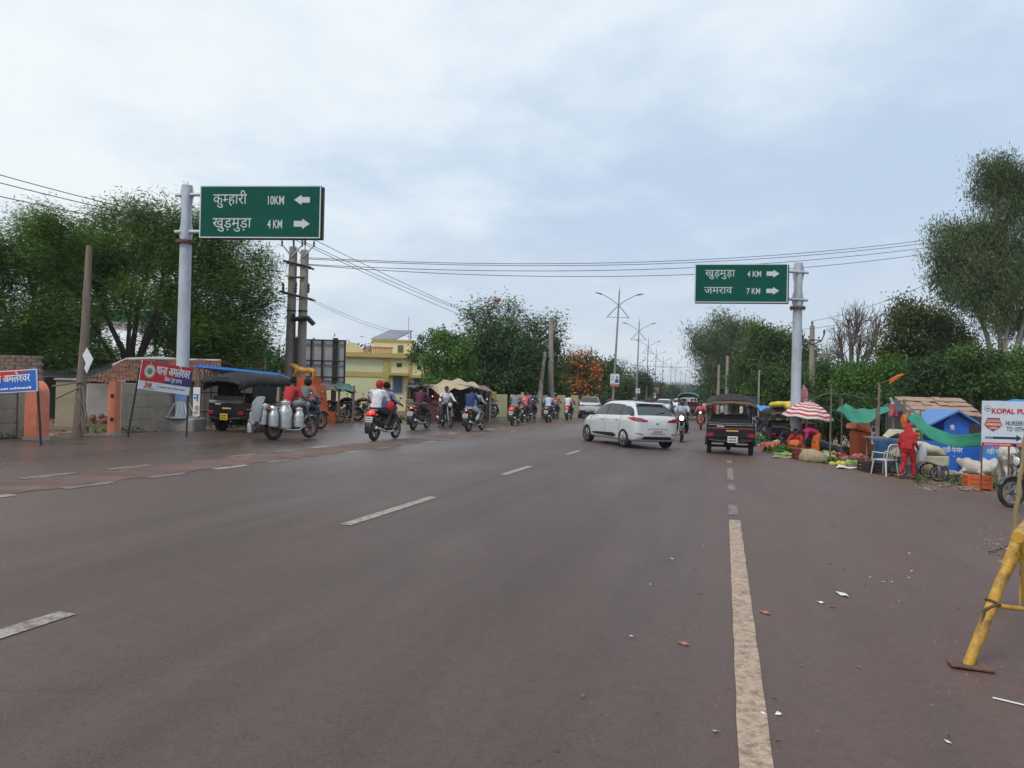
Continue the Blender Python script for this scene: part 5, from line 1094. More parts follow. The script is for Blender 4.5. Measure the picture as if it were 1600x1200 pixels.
def make_pose(name):
    j = POSES[name]; j['head'] = j['head'].lerp(j['neck'], .13); Fr = j['face']; hc = j['head']; upv = Vector((0, 0, 1)); x_ = Fr.cross(upv).normalized(); u_ = x_.cross(Fr).normalized(); HM = Matrix((x_, Fr, u_)).transposed().to_4x4()
    m = MB(); torso(m, j)
    m.tube([j['neck'] - Vector((0, 0, .03)), hc - u_ * .06], [.058, .052], 10)
    m.ell(hc + u_ * .02, (.084, .104, .114), 14, 10, HM); m.ell(hc - u_ * .055 + Fr * .025, (.058, .066, .06), 10, 6, HM); m.ell(hc + Fr * .098 - u_ * .012, (.014, .018, .022), 6, 4, HM)
    for s in (-1, 1):
        m.ell(hc + x_ * .086 * s - u_ * .0, (.012, .02, .03), 6, 5, HM)
        sh, el, ha, hp, kn, an, to = (j[k][s] for k in ('sh', 'el', 'ha', 'hip', 'kn', 'an', 'toe'))
        m.tube([sh, sh.lerp(el, .4), el, el.lerp(ha, .35), ha], [.055, .048, .040, .038, .027], 9)
        m.tube([hp, hp.lerp(kn, .4), kn, kn.lerp(an, .35), an], [.088, .078, .055, .056, .036], 10); m.ell(kn, .052, 8, 6)
        d = (to - an); d.z = 0; d = d.normalized() if d.length > .01 else Vector((0, 1, 0)); low = Vector((0, 0, -.045)); m.tube([an + low - d * .05, an + low * .6 + d * .02, to - d * .03, to + d * .04], [(.035, .03), (.04, .04), (.045, .026), (.03, .016)], 8, side=(1, 0, 0))
    me = fuse(m, .0165, 4); h = MB()
    for s in (-1, 1): hand(h, j['ha'][s], j['el'][s], s)
    bm = bmesh.new(); bm.from_mesh(me); me2 = h.mesh('hands', [], 0); bm.from_mesh(me2); bm.to_mesh(me); bm.free(); bpy.data.meshes.remove(me2)
    me.name = 'person'; me.materials.clear(); me.materials.append(None); me.shade_smooth(); D = {'body': me}
    def dress(nm, mb, vx=.019, sm=3):
        r = wrinkle(fuse(mb, vx, sm), .0075, 24); r.name = nm; r.materials.clear(); r.materials.append(None); r.shade_smooth(); D[nm] = r
    for nm, fr in (('shirt', 1), ('half_shirt', 0)):
        m = MB(); torso(m, j, .014)
        for s in (-1, 1):
            sh, el, ha = j['sh'][s], j['el'][s], j['ha'][s]; e_ = el.lerp(ha, .9) if fr else sh.lerp(el, .9); m.tube([sh, sh.lerp(el, .5), el, e_] if fr else [sh, sh.lerp(el, .5), e_], [.062, .060, .054, .044] if fr else [.063, .064, .064], 10)
        dress(nm, m)
    m = MB(); pel = j['pel']; m.tube([pel - (j['waist'] - pel) * .6, pel, pel.lerp(j['waist'], .6)], [(.14, .115), (.18, .132), (.155, .115)], 14, side=(1, 0, 0))
    for s in (-1, 1):
        hp, kn, an = j['hip'][s], j['kn'][s], j['an'][s]; m.tube([hp, hp.lerp(kn, .5), kn, kn.lerp(an, .5), kn.lerp(an, .95)], [.104, .092, .074, .072, .066], 10); m.ell(kn, .074, 8, 6)
    dress('trousers', m)
    m = MB()
    if name in ('squat', 'sit'): m.tube([pel, (j['kn'][1] + j['kn'][-1]) / 2 + Vector((0, .02, .0))], [(.21, .16), (.30, .12)], 14, side=(1, 0, 0)); m.tube([(0, j['kn'][1].y * .5, .3), (0, j['kn'][1].y * .45, .02)], [(.3, .26), (.34, .34)], 14, side=(1, 0, 0))
    else: m.tube([pel + (j['waist'] - pel) * .5, pel, Vector((0, 0, .55)) + Vector((0, pel.y * .5, 0)), Vector((0, pel.y * .3, .05))], [(.16, .125), (.19, .15), (.185, .15), (.205, .17)], 16, side=(1, 0, 0))
    dress('sari_skirt', m, .024)
    m = MB(); torso(m, j, .022); m.ell(hc + u_ * .03 - Fr * .025, (.098, .105, .118), 12, 8, HM); m.tube([hc - Fr * .06 - u_ * .02, j['neck'] - Fr * .06, j['chest'] - Vector((0, .1, 0)), j['pel'] - Vector((0, .12, 0))], [(.10, .06), (.15, .07), (.2, .06), (.19, .05)], 12, side=(1, 0, 0)); dress('head_shawl', m, .022)
    # hair cap, eyes, mouth
    def cap(nm, rad, lo, front, m_top=None):
        e = MB(); e.ell(hc + u_ * .024 - Fr * .006, rad, 20, 14, HM); me = e.mesh(nm, [], 0); bm = bmesh.new(); bm.from_mesh(me); c0 = hc + u_ * .024
        dl = [v for v in bm.verts if ((v.co - c0).dot(Fr) > front and (v.co - c0).dot(u_) < .045) or (v.co - c0).dot(u_) < lo]
        bmesh.ops.delete(bm, geom=dl, context='VERTS'); bm.to_mesh(me); bm.free(); me.materials.append(None); me.shade_smooth(); D[nm] = me
    cap('hair', (.095, .115, .126), -.065, .012)
    cap('cap', (.1, .12, .13), -.01, .30)
    cap('head_wrap', (.105, .125, .134), -.10, .075)
    e = MB(); e.tube([hc - u_ * .12 - Fr * .01, hc - u_ * .075 + Fr * .01], [(.088, .085), (.082, .095)], 12, side=x_, cap=False); me = e.mesh('scarf', [None], 60); D['scarf'] = me
    e = MB(); e.ell(hc + u_ * .02, (.128, .142, .14), 16, 10, HM); D['helmet'] = e.mesh('helmet', [None], 60)
    e = MB()
    for s in (-1, 1): e.ell(hc + Fr * .097 + x_ * s * .034 + u_ * .02, (.014, .008, .007), 6, 4, HM)
    e.ell(hc + Fr * .092 - u_ * .055, (.024, .008, .006), 6, 4, HM); D['face_features'] = e.mesh('face_features', [mat('dark_features', (.02, .012, .01), .5)], 60)
    return D
PK = {}
skins = [mat('skin_brown', (.20, .105, .065), .55, var=.06), mat('skin_dark_brown', (.12, .062, .04), .55, var=.06)]
hairm = mat('black_hair', (.007, .006, .006), .7, var=.2, scale=30, spec=.2)
def cloth(name, c, var=.12): return mat('cloth_' + name, c, .85, var=var, scale=7, bump=.25, bscale=22)
CL = dict(white=cloth('white', (.62, .63, .66)), offwhite=cloth('offwhite', (.56, .56, .54)), grey=cloth('grey', (.20, .22, .235)), ltgrey=cloth('light_grey', (.36, .40, .45)), lilac=cloth('lilac', (.27, .27, .42)), blue=cloth('navy_blue', (.022, .045, .15)), maroon=cloth('maroon', (.085, .018, .05)), red=cloth('red', (.40, .02, .025)), pink=cloth('pink', (.60, .11, .17)), dark=cloth('charcoal', (.03, .031, .036)), jeans=cloth('denim', (.07, .10, .16)), khaki=cloth('khaki', (.23, .18, .13)), orange=cloth('saffron', (.62, .13, .02)), yellow=cloth('yellow', (.48, .40, .14)), magenta=cloth('magenta', (.40, .02, .13)), plum=cloth('plum', (.12, .05, .075)), crimson=cloth('crimson', (.36, .012, .02)), paleblue=cloth('pale_blue', (.42, .50, .60)), black=cloth('black', (.014, .014, .016)))
def person(pose, label, loc, rz, wear, skin=0, group=None, scale=1.0, eyes=False, parent_h=0):
    """wear: list of (part, cloth)"""
    if pose not in PK: PK[pose] = make_pose(pose)
    D = PK[pose]; o = link('person', D['body'], None, loc, rz); o.scale = (scale,) * 3; tag(o, label, 'person', group)
    o.material_slots[0].link = 'OBJECT'; o.material_slots[0].material = skins[skin]
    for part, cl in wear:
        c = link(part, D[part], o); c.material_slots[0].link = 'OBJECT'; c.material_slots[0].material = CL[cl] if cl in CL else hairm
    if eyes: link('face_features', D['face_features'], o)
    return o
def on_road(px, py): g_ = G(px, py); return Vector((g_.x, g_.y, g_.z + .014))
def lean_to(v): return v
BG = 'motorcycles on the road'; RG = 'motorcycle riders'
def bike(label, px, py, rz, paint=None, lit=False, hl=False, kit=None, name='motorcycle', cat='motorcycle', group=BG, extra=None, tilt=None):
    m = {'tl': taillit if lit else tailr, 'hl': lenslit if hl else lensm}
    if paint: m['tank'] = paint
    if extra: m.update(extra)
    return inst(kit or MK, name, label, cat, on_road(px, py), rz, group, m, tilt=tilt)
HR = HEAD          # along the road, away from the camera
def rider(b, pose, label, wear, **kw): return person(pose, label, b.location + Vector((0, 0, .0)), b.rotation_euler.z, wear, group=RG, **kw)
# nearest pair on the left lane
b = bike('nearest black motorcycle with a glowing tail light carrying two people', 601, 688, HR - .06, None, True)
rider(b, 'ride', 'driver in a lilac shirt steering the nearest black motorcycle', [('shirt', 'lilac'), ('trousers', 'dark'), ('hair', 'h')])
rider(b, 'pillion', 'passenger in a white shirt and red head scarf on the nearest motorcycle', [('shirt', 'white'), ('trousers', 'dark'), ('head_wrap', 'red'), ('scarf', 'red')])
o = MB().tube([(.29, -.30, .86), (.31, -.27, .97), (.30, -.26, 1.09), (.28, -.27, 1.14)], [(.05, .06), (.11, .13), (.09, .10), (.03, .03)], 10).build('bag', CL['red'], None, 60, b.location, b.rotation_euler.z); tag(o, 'red bundle bag held beside the passenger on the nearest motorcycle', 'bag')
b = bike('dark motorcycle ridden by the man in maroon', 656, 671.5, HR - .02, bikered)
rider(b, 'ride', 'man in a maroon shirt riding a dark motorcycle', [('shirt', 'maroon'), ('trousers', 'dark'), ('hair', 'h')])
b = bike('black motorcycle facing the camera under the man in the white vest', 697, 667.5, HR + pi + .62, None, False)
rider(b, 'foot_down', 'man in white with one foot down on a motorcycle facing the camera', [('shirt', 'white'), ('trousers', 'dark'), ('hair', 'h')], skin=1, eyes=True)
b = bike('motorcycle with dusty pale wheels ridden by the man in navy', 742, 674, HR - .1, None, extra={'rim': alloy})
rider(b, 'ride', 'driver hidden behind the navy shirted passenger', [('shirt', 'ltgrey'), ('trousers', 'khaki'), ('hair', 'h')])
rider(b, 'pillion', 'passenger in a navy blue shirt with pale grey trousers', [('shirt', 'blue'), ('trousers', 'ltgrey'), ('hair', 'h')], skin=1)
b = bike('black motorcycle with a lit tail light in front of the cream wall', 805, 664.5, HR + .02, bikered, True)
rider(b, 'ride', 'rider in a slate grey shirt in front of the cream wall', [('shirt', 'grey'), ('trousers', 'khaki'), ('hair', 'h')])
b = bike('motorcycle just ahead of the slate shirted rider', 820, 660, HR + .02)
rider(b, 'ride', 'rider in a pink shirt just ahead of the slate shirted rider', [('shirt', 'pink'), ('trousers', 'jeans'), ('hair', 'h')])
b = bike('motorcycle seen side on with its front wheel against the cream wall', 838, 652, HR - 1.25)
rider(b, 'ride', 'person in plum leaning over the motorcycle seen side on', [('shirt', 'pink'), ('trousers', 'plum'), ('head_wrap', 'pink')])
b = bike('motorcycle ridden by the man in pale blue and white', 857, 660, HR + .06, bikered)
rider(b, 'ride', 'man in a pale blue shirt riding in front of the concrete pole', [('shirt', 'paleblue'), ('trousers', 'jeans'), ('hair', 'h')])
b = bike('motorcycle ridden past the cream wall end beside the white car', 889, 656.5, HR, None, True)
rider(b, 'ride', 'driver in red stripes beside the white tall car', [('shirt', 'red'), ('trousers', 'jeans'), ('hair', 'h')])
rider(b, 'pillion', 'passenger in a white shirt beside the white tall car', [('shirt', 'white'), ('trousers', 'dark'), ('hair', 'h')])
b = bike('bicycle ridden ahead of the motorcycles near the cream wall end', 877, 650.5, HR, kit=BK, name='bicycle', cat='bicycle', group='bicycles')
rider(b, 'ride', 'cyclist in an off white shirt near the cream wall end', [('shirt', 'offwhite'), ('trousers', 'dark'), ('hair', 'h')])
for px, py, ps, sh, tr_, lab, lb in ((831, 656.5, 'ride', 'blue', 'dark', 'rider in blue farther along by the cream wall', 'motorcycle farther along by the middle of the cream wall'), (868, 653.5, 'ride', 'pink', 'jeans', 'rider in pink just behind the cyclist by the cream wall', 'motorcycle just behind the cyclist by the cream wall'), (899, 651, 'ride', 'offwhite', 'dark', 'farthest rider in off white left of the tall white car', 'farthest motorcycle left of the tall white car')):
    b = bike(lb, px, py, HR, None); rider(b, ps, lab, [('shirt', sh), ('trousers', tr_), ('hair', 'h')])
# oncoming on the right carriageway
b = bike('oncoming motorcycle with its headlight on beside the white hatchback', 1065, 690, HR + pi + .02, None, False, True)
rider(b, 'ride', 'bearded man in a pale blue shirt riding toward the camera', [('half_shirt', 'paleblue'), ('trousers', 'dark'), ('hair', 'h')], skin=1, eyes=True)
b = bike('oncoming maroon scooter with a bright headlight', 1095, 671, HR + pi, bikered, kit=SK, hl=True, name='scooter', cat='scooter', group='scooters')
rider(b, 'ride', 'scooter rider in a pink striped shirt coming toward the camera', [('shirt', 'pink'), ('trousers', 'dark'), ('hair', 'h')], skin=1, scale=.98, eyes=True)
# milk carrier
b = bike('silver motorcycle loaded with dented milk cans', 455, 687, HR - .28, bikesil)
mb_ = b
rider(b, 'ride', 'milkman in a red shirt with white trim riding the loaded motorcycle', [('half_shirt', 'red'), ('trousers', 'dark'), ('hair', 'h')], skin=1)
alum = mat('dented_aluminium', (.50, .51, .51), .36, .8, var=.15, scale=9, dirt=(.25, .24, .22), dfac=.45, bump=.3, bscale=12)
CANM = MB().lathe([(.02, .002), (.15, 0), (.165, .02), (.165, .36), (.155, .42), (.10, .50), (.095, .55), (.115, .56), (.115, .61), (.10, .63), (.03, .64), (.02, .665)], 22).mesh('milk_can', [alum], 30)
HND = MB().tube([(-.1, 0, .54), (-.14, 0, .50), (-.15, 0, .44)], .012, 5).tube([(.1, 0, .54), (.14, 0, .50), (.15, 0, .44)], .012, 5).mesh('handle', [alum])
rm_ = Matrix.Rotation(b.rotation_euler.z, 4, 'Z')
for lx, ly, lz, sc, lab in ((.36, -.55, .33, 1.12, 'largest milk can on the right flank of the loaded motorcycle'), (.30, -.88, .38, .78, 'small squat milk can hanging behind the largest one'), (-.33, -.62, .30, 1.0, 'big milk can on the left flank of the loaded motorcycle'), (-.34, -.98, .42, .68, 'milk can at the rear left corner of the loaded motorcycle'), (.02, -.98, .42, .74, 'milk can roped on behind the seat of the loaded motorcycle'), (-.60, -.86, .18, .55, 'lowest little milk can dangling at the far left of the load'), (.62, -.32, .36, .8, 'milk can hung nearest the front on the right flank')):
    o = link('milk_can', CANM, None, b.location + rm_ @ Vector((lx, ly, lz)), b.rotation_euler.z); o.scale = (sc,) * 3; tag(o, lab, 'milk can', 'milk cans on the motorcycle'); link('handle', HND, o)
o = MB().tube([(-.08, -.98, 1.12), (-.06, -1.1, .98), (-.04, -1.16, .7), (-.02, -1.16, .5)], [(.16, .05), (.2, .06), (.18, .05), (.1, .03)], 10, side=(1, 0, 0)).build('bag', CL['grey'], None, 60, b.location, b.rotation_euler.z); tag(o, 'grey cloth bag slung behind the milkman over his cans', 'bag')
# second bike ahead of the milkman
b = bike('motorcycle just beyond the milkman with its wheel turned', 478, 673, HR - .25, bikeblu)
rider(b, 'ride', 'helmeted rider in slate blue just beyond the milkman', [('shirt', 'grey'), ('trousers', 'dark'), ('helmet', 'black')])
# parked machines and people on the left verge
PGp = 'motorcycles parked on the left verge'
for px, py, a, pt, lab in ((536, 658, -1.45, None, 'parked black motorcycle in front of the firewood stall'), (562, 657.5, -1.5, bikered, 'parked motorcycle with a red tank beside the firewood stall pole'), (730, 655, -.9, bikesil, 'silver motorcycle parked under the edge of the tan tarp'), (757, 653, 2.4, bikered, 'maroon motorcycle parked at the right end of the tea shack'), (768, 652, .5, None, 'black motorcycle parked against the first mustard pier'), (719, 655, 2.2, bikeblu, 'blue motorcycle parked behind the man in the white vest')):
    bike(lab, px, py, HR + a, pt, group=PGp, tilt=(0, .12, 0))
bike('bicycle leaning by the cream wall near the mustard pier', 783, 650.5, HR - 1.4, kit=BK, name='bicycle', cat='bicycle', group='bicycles')
bike('purple motorcycle parked behind the bicycle by the cream wall', 796, 651, HR - 1.2, mat('bike_purple', (.05, .025, .10), .35), group=PGp)
def stand_at(pose, lab, px, py, rz, wear, **kw): return person(pose, lab, G(px, py) + Vector((0, 0, .01)), rz, wear, **kw)
stand_at('stand', 'person in bright blue standing by the cream wall', 793, 650, HR + .4, [('shirt', 'blue'), ('trousers', 'blue'), ('hair', 'h')])
stand_at('stand', 'person in orange standing in the mouth of the tea shack', 683, 655, 2.6, [('shirt', 'orange'), ('trousers', 'plum'), ('head_wrap', 'orange')])
stand_at('sit', 'person in dark red sitting inside the tea shack', 707, 653, 2.9, [('shirt', 'crimson'), ('trousers', 'dark'), ('hair', 'h')])
stand_at('sit', 'person in white sitting at the right side of the tea shack', 724, 653, 1.7, [('shirt', 'white'), ('trousers', 'ltgrey'), ('hair', 'h')])
stand_at('stand', 'person in blue standing beyond the nearest motorcycle', 606, 656, HR, [('shirt', 'blue'), ('trousers', 'dark'), ('hair', 'h')])
stand_at('walk', 'person in purple walking beside the median behind the hatchback', 951, 651, HR, [('shirt', 'plum'), ('trousers', 'dark'), ('hair', 'h')])
stand_at('stand', 'person in a pink head wrap by the first lamp post', 957, 650, HR + .5, [('shirt', 'pink'), ('trousers', 'plum'), ('head_wrap', 'pink')])
# ---- cars
rzc = HEAD + .64
RL = Vector((-.755, -1.283, 0)); o = inst(CK, 'hatchback_car', 'white hatchback turning across the road with its left side showing', 'car', on_road(976, 699.5) - Matrix.Rotation(rzc, 3, 'Z') @ RL, rzc, None)
o.location.z = gz(o.location.x, o.location.y) + .014; o.rotation_euler = (0, R(1.5), rzc)
o = inst(UK, 'tall_car', 'white tall car with a black lower bumper driving away on the left carriageway', 'car', on_road(922, 653), HR + .14, 'white cars on the road')
o = inst(UK, 'tall_car', 'white car facing the camera just behind the hatchback roof', 'car', on_road(1037, 648), HR + pi - .03, 'white cars on the road')
o = inst(CK, 'hatchback_car', 'small white car facing the camera far down the road', 'car', on_road(1060, 640), HR + pi, 'white cars on the road')
# ---- autos
o = inst(AK, 'auto_rickshaw', 'black auto rickshaw with a red stripe and rolled curtain driving away on the right', 'auto rickshaw', on_road(1139, 707.5), HEAD + .02, 'auto rickshaws', skip=('side_curtain', 'side_stripe'))
o = inst(AK, 'auto_rickshaw', 'black auto rickshaw with black side curtains and a yellow plate parked on the left', 'auto rickshaw', G(398, 674) + Vector((0, 0, .01)), HEAD - .14, 'auto rickshaws', scale=.93, mats={'plate': platey, 'stripe': autob, 'roll': canvas}, skip=('sticker',))
o = inst(AK, 'auto_rickshaw', 'dark green passenger carrier with a green canopy coming from far', 'auto rickshaw', on_road(1075, 655), HEAD + pi, 'auto rickshaws', {'canopy': mat('green_canopy', (.01, .20, .13), .7), 'body': mat('dark_green_body', (.012, .05, .035), .5)}, skip=('side_curtain', 'side_stripe'), scale=1.25)
pa = o
for k, (dx, dy, c) in enumerate(((-.3, -.05, 'red'), (.3, -.05, 'white'))):
    q = pa.location + Matrix.Rotation(pa.rotation_euler.z, 3, 'Z') @ Vector((dx, dy, .55)); person('sit', ('passenger in red on the far green canopied carrier', 'passenger in white on the far green canopied carrier')[k], q, pa.rotation_euler.z, [('shirt', c), ('trousers', 'dark'), ('hair', 'h')])
# people seen through and behind the right auto, parked bikes at the market edge
for px, py, a, pt, lab in ((1186, 684, 2.6, bikeblu, 'blue motorcycle parked at the market edge right of the auto'), (1196, 680, 2.9, None, 'black motorcycle parked behind the blue one at the market edge'), (1190, 672, 2.4, bikered, 'maroon motorcycle parked under the blue awning')):
    bike(lab, px, py, HR + a, pt, group='motorcycles parked by the market')
FP = [(1099, 655, 'walk', 'offwhite', 'pedestrian in off white far down the right road edge'), (1108, 652, 'stand', 'pink', 'pedestrian in pink far down the right road edge'), (1116, 664, 'stand', 'red', 'shopper in red seen beside the black auto'), (1090, 648, 'walk', 'paleblue', 'pedestrian in pale blue beyond the scooter'), (1128, 664, 'stand', 'paleblue', 'shopper in pale blue seen through the black auto'), (1172, 668, 'stand', 'pink', 'shopper in pink just right of the black auto'), (1158, 664, 'stand', 'white', 'shopper in white seen through the black auto')]
for px, py, ps, c, lab in FP: stand_at(ps, lab, px, py, random.uniform(0, 6), [('shirt', c), ('trousers', 'dark'), ('hair', 'h')])
# ============================================================ RIGHT ROADSIDE MARKET
stripe_r = mat('umbrella_red', (.42, .03, .045), .6, var=.08); stripe_w = mat('umbrella_white', (.60, .56, .55), .6, var=.08)
jute = mat('jute_sack', (.32, .26, .17), .9, var=.25, scale=14, bump=.5)
veg = leafmat('leafy_greens', (.03, .10, .02), (.22, .34, .07), 6, .1); cab = mat('cabbage_green', (.34, .42, .16), .7, var=.3, scale=9)
gnet = mat('green_net_tarp', (.008, .19, .115), .6, var=.12, scale=2); gold_y = mat('yellow_plastic', (.55, .42, .04), .6, var=.2)
def cloth_on_ground(px0, py0, px1, py1, m, name='ground_cloth'):
    a, b, c_, d_ = G(px0, py1), G(px1, py1), G(px1 + 6, py0), G(px0 + 4, py0); mb = MB()
    mb.sheet(lambda u, v: a.lerp(b, u).lerp(d_.lerp(c_, u), v) + Vector((.05 * math.sin(9 * v + u * 3), .05 * math.sin(8 * u), .035 + .02 * math.sin(14 * u + 9 * v))), 12, 8)
    o = mb.build(name, m, None, 60); solid(o.data, .006); return o
for k, (x0, y0, x1, y1, m, lab) in enumerate(((1184, 684, 1236, 697, bwhite, 'pale cloth spread under leafy vegetables left of the striped umbrella'), (1206, 697, 1262, 717, jute, 'jute cloth spread by the road edge in front of the bending women'), (1258, 706, 1306, 722, jute, 'jute cloth under gourds right of the bending women'), (1306, 716, 1362, 733, bwhite, 'pale sheet spread by the road edge in front of the squatting woman in yellow'))):
    tag(cloth_on_ground(x0, y0, x1, y1, m), lab, 'cloth', 'cloths spread on the ground')
def heap(px, py, rad, n, m, kind='leaf', seed=1, hgt=.18):
    c = G(px, py); rr = random.Random(seed); mb = MB()
    for k in range(n):
        a = rr.uniform(0, 6.28); q = rad * math.sqrt(rr.random()); z = hgt * (1 - (q / rad) ** 2) * rr.uniform(.5, 1) + .05; p = (q * math.cos(a) * 1.3, q * math.sin(a) * .7, z)
        if kind == 'ball': r_ = rr.uniform(.055, .1); mb.ell(p, (r_, r_, r_ * .85), 8, 6)
        elif kind == 'long': d = Vector((rr.uniform(-1, 1), rr.uniform(-.6, .6), rr.uniform(-.1, .2))).normalized() * rr.uniform(.12, .24); mb.tube([Vector(p) - d, Vector(p), Vector(p) + d], [.02, .035, .015], 6)
        else:
            d = Vector((rr.gauss(0, 1), rr.gauss(0, 1), rr.uniform(.1, .9))).normalized(); l_ = rr.uniform(.14, .26); s_ = d.orthogonal().normalized() * l_ * .3; q_ = Vector(p); mb.add([q_, q_ + d * l_ * .5 + s_, q_ + d * l_, q_ + d * l_ * .5 - s_], [(0, 1, 2, 3)])
    return tag(mb.build('vegetable_heap', m, None, 60, c), kind='stuff')
gourd = mat('gourd_green', (.22, .34, .10), .6, var=.35, scale=6); brinjal = mat('brinjal_purple', (.05, .015, .05), .4, var=.2); tomato = mat('tomato_red', (.42, .05, .02), .4, var=.2); onion = mat('onion_pink', (.34, .13, .12), .6, var=.25)
heap(1196, 690, .75, 260, veg, seed=2); heap(1222, 690, .6, 90, gourd, 'long', 3); heap(1216, 709, .5, 90, veg, seed=4); heap(1245, 712, .5, 120, veg, seed=5, hgt=.1); heap(1286, 709, .6, 160, veg, seed=6); heap(1296, 716, .5, 45, cab, 'ball', 7); heap(1280, 718, .4, 40, cab, 'ball', 8); heap(1330, 722, .45, 60, onion, 'ball', 9, .12); heap(1206, 684, .5, 70, cab, 'ball', 10); heap(1310, 704, .4, 50, veg, seed=11); heap(1345, 727, .4, 40, tomato, 'ball', 12, .08); heap(1232, 700, .4, 40, mat('lime_veg', (.42, .46, .12), .6, var=.2), 'ball', 13)
def crate(label, px, py, w_, d_, h_, m, fill=None, rz=0, seed=1):
    c = G(px, py); root = thing('crate', label, 'crate', c, rz, 'crates at the market'); mb = MB()
    for sx in (-1, 1):
        for k in range(3): mb.rbox((sx * w_ / 2, 0, h_ * (.2 + .32 * k)), (.022, d_, h_ * .25), .006)
        for sy in (-1, 1): mb.rbox((sx * w_ / 2, sy * d_ / 2, h_ / 2), (.05, .05, h_), .01)
    for sy in (-1, 1):
        for k in range(3): mb.rbox((0, sy * d_ / 2, h_ * (.2 + .32 * k)), (w_ - .03, .022, h_ * .25), .006)
    mb.box((0, 0, .03), (w_ - .03, d_ - .03, .02)); mb.build('crate_body', m, root)
    if fill:
        mb = MB(); rr = random.Random(seed)
        for k in range(40): r_ = rr.uniform(.05, .085); mb.ell((rr.uniform(-.42, .42) * w_, rr.uniform(-.4, .4) * d_, h_ * .9 + rr.uniform(-.06, .07)), (r_, r_, r_ * .8), 7, 5)
        o = mb.build('produce', fill, root); o['kind'] = 'stuff'
    return root
crb = mat('crate_navy', (.03, .03, .10), .5, var=.2, scale=9, dirt=(.1, .07, .06), dfac=.4); crk = mat('crate_black', (.02, .02, .022), .55, var=.2, scale=9, dirt=(.09, .07, .055), dfac=.4); cro = mat('crate_orange', (.55, .11, .03), .5, var=.15, scale=6, dirt=(.35, .12, .06), dfac=.4); crn = mat('crate_brown', (.20, .075, .045), .6, var=.2, scale=7)
crate('navy crate heaped with pale cabbages by the road edge', 1221, 703, .62, .42, .30, crb, cab, .1)
crate('tall black crate standing behind the jute sacks', 1322, 716, .62, .45, .42, crk, None, .15); crate('brown crate beside the low black crate near the plastic chair', 1342, 728, .42, .4, .3, crn, onion, .1); crate('low black crate next to the plastic chair', 1361, 738, .5, .45, .30, crk, None, .2)
crate('orange plastic crate alone by the sign post', 1527, 764, .52, .4, .36, cro, None, -.25); crate('maroon crate between the bending women and the jute sack', 1251, 719, .36, .34, .36, mat('crate_maroon', (.16, .02, .03), .5, var=.2), None, .1); crate('small red crate on the cloth left of the navy crate', 1199, 703, .34, .3, .2, mat('crate_red', (.30, .04, .03), .5, var=.2), tomato, .2); crate('orange crate holding sacks behind the jute sack', 1303, 710, .5, .4, .36, cro, jute, 0)
def sack(label, px, py, w_, h_, m, rz=0):
    c = G(px, py); mb = MB(); mb.tube([(0, 0, -.02), (0, 0, h_ * .15), (0, 0, h_ * .55), (.02, 0, h_ * .85), (.03, .01, h_)], [(w_ * .42, w_ * .36), (w_ * .52, w_ * .45), (w_ * .5, w_ * .42), (w_ * .38, w_ * .3), (w_ * .12, w_ * .1)], 14, side=(1, 0, 0)); o = mb.build('sack', m, None, 60, c, rz); wrinkle(o.data, .03 * w_, 9); return tag(o, label, 'sack', 'sacks at the market')
sack('wide jute sack lying at the road edge', 1268, 721, .95, .36, jute); sack('rounded pale sack between the red bundles and the black crate', 1316, 701, .6, .6, mat('pale_sack', (.42, .37, .28), .9, var=.2, scale=12, bump=.4)); sack('low white sack near the orange crate of sacks', 1297, 700, .5, .28, bwhite)
# umbrella --------------------------------------------------------------------
c = PG(1256, 27.0); root = thing('market_umbrella', 'big red and white striped market umbrella', 'umbrella', c); zr = P(1256, 652, 27).z - c.z; za = P(1256, 627.5, 27).z - c.z; rr_ = 41 / 1200 * 27
root.rotation_euler = (.02, .10, 0); mb = MB(); nseg = 48; nr = 13; vs = []
for i in range(nr + 1):
    f = i / nr
    for k in range(nseg):
        a = 2 * pi * k / nseg; seg = abs(((k / nseg * 8) % 1) - .5) * 2; sag = 1 - .05 * f * (1 - seg) ; z = za - (za - zr) * (f ** 1.9) - .05 * f * (1 - seg); vs.append((math.cos(a) * rr_ * f * sag * (1.0), math.sin(a) * rr_ * f * sag, z))
fs = []
for i in range(nr):
    mb.k = 0
b0 = mb.add(vs, [])
for i in range(nr):
    for k in range(nseg): mb.f.append((i * nseg + k, i * nseg + (k + 1) % nseg, (i + 1) * nseg + (k + 1) % nseg, (i + 1) * nseg + k)); mb.mi.append(i % 2)
o = mb.build('canopy', [stripe_w, stripe_r], root, 60); solid(o.data, .008)
mb = MB(); mb.cyl((0, 0, -.1), (0, 0, za + .08), .022, n=10); mb.build('pole', galv, root); mb = MB()
for k in range(8): a = 2 * pi * k / 8; mb.tube([(0, 0, za - .06), (math.cos(a) * rr_ * .5, math.sin(a) * rr_ * .5, za - (za - zr) * .27 - .03), (math.cos(a) * rr_ * .98, math.sin(a) * rr_ * .98, zr - .01)], .008, 4); mb.tube([(0, 0, za - .4), (math.cos(a) * rr_ * .5, math.sin(a) * rr_ * .5, za - (za - zr) * .27 - .03)], .006, 4)
mb.build('ribs', dark, root)
c = P(1256, 626, 28.2); g_ = gz(c.x, c.y); mb = MB(); mb.tube([(0, 0, g_ - c.z), (0, 0, .6)], .02, 6); root = thing('cloth_bundle_pole', 'pole topped with a bundle of red and white cloth above the striped umbrella', 'pole', c); mb.build('pole', wood, root)
mb = MB(); mb.tube([(-.02, 0, -.05), (0, 0, .15), (.02, 0, .38), (-.03, 0, .56)], [(.15, .07), (.17, .09), (.12, .07), (.03, .03)], 10, side=(1, 0, 0)); mb.build('cloth_bundle', mat('red_white_cloth', (.45, .22, .2), .8, var=.7, scale=11), root)
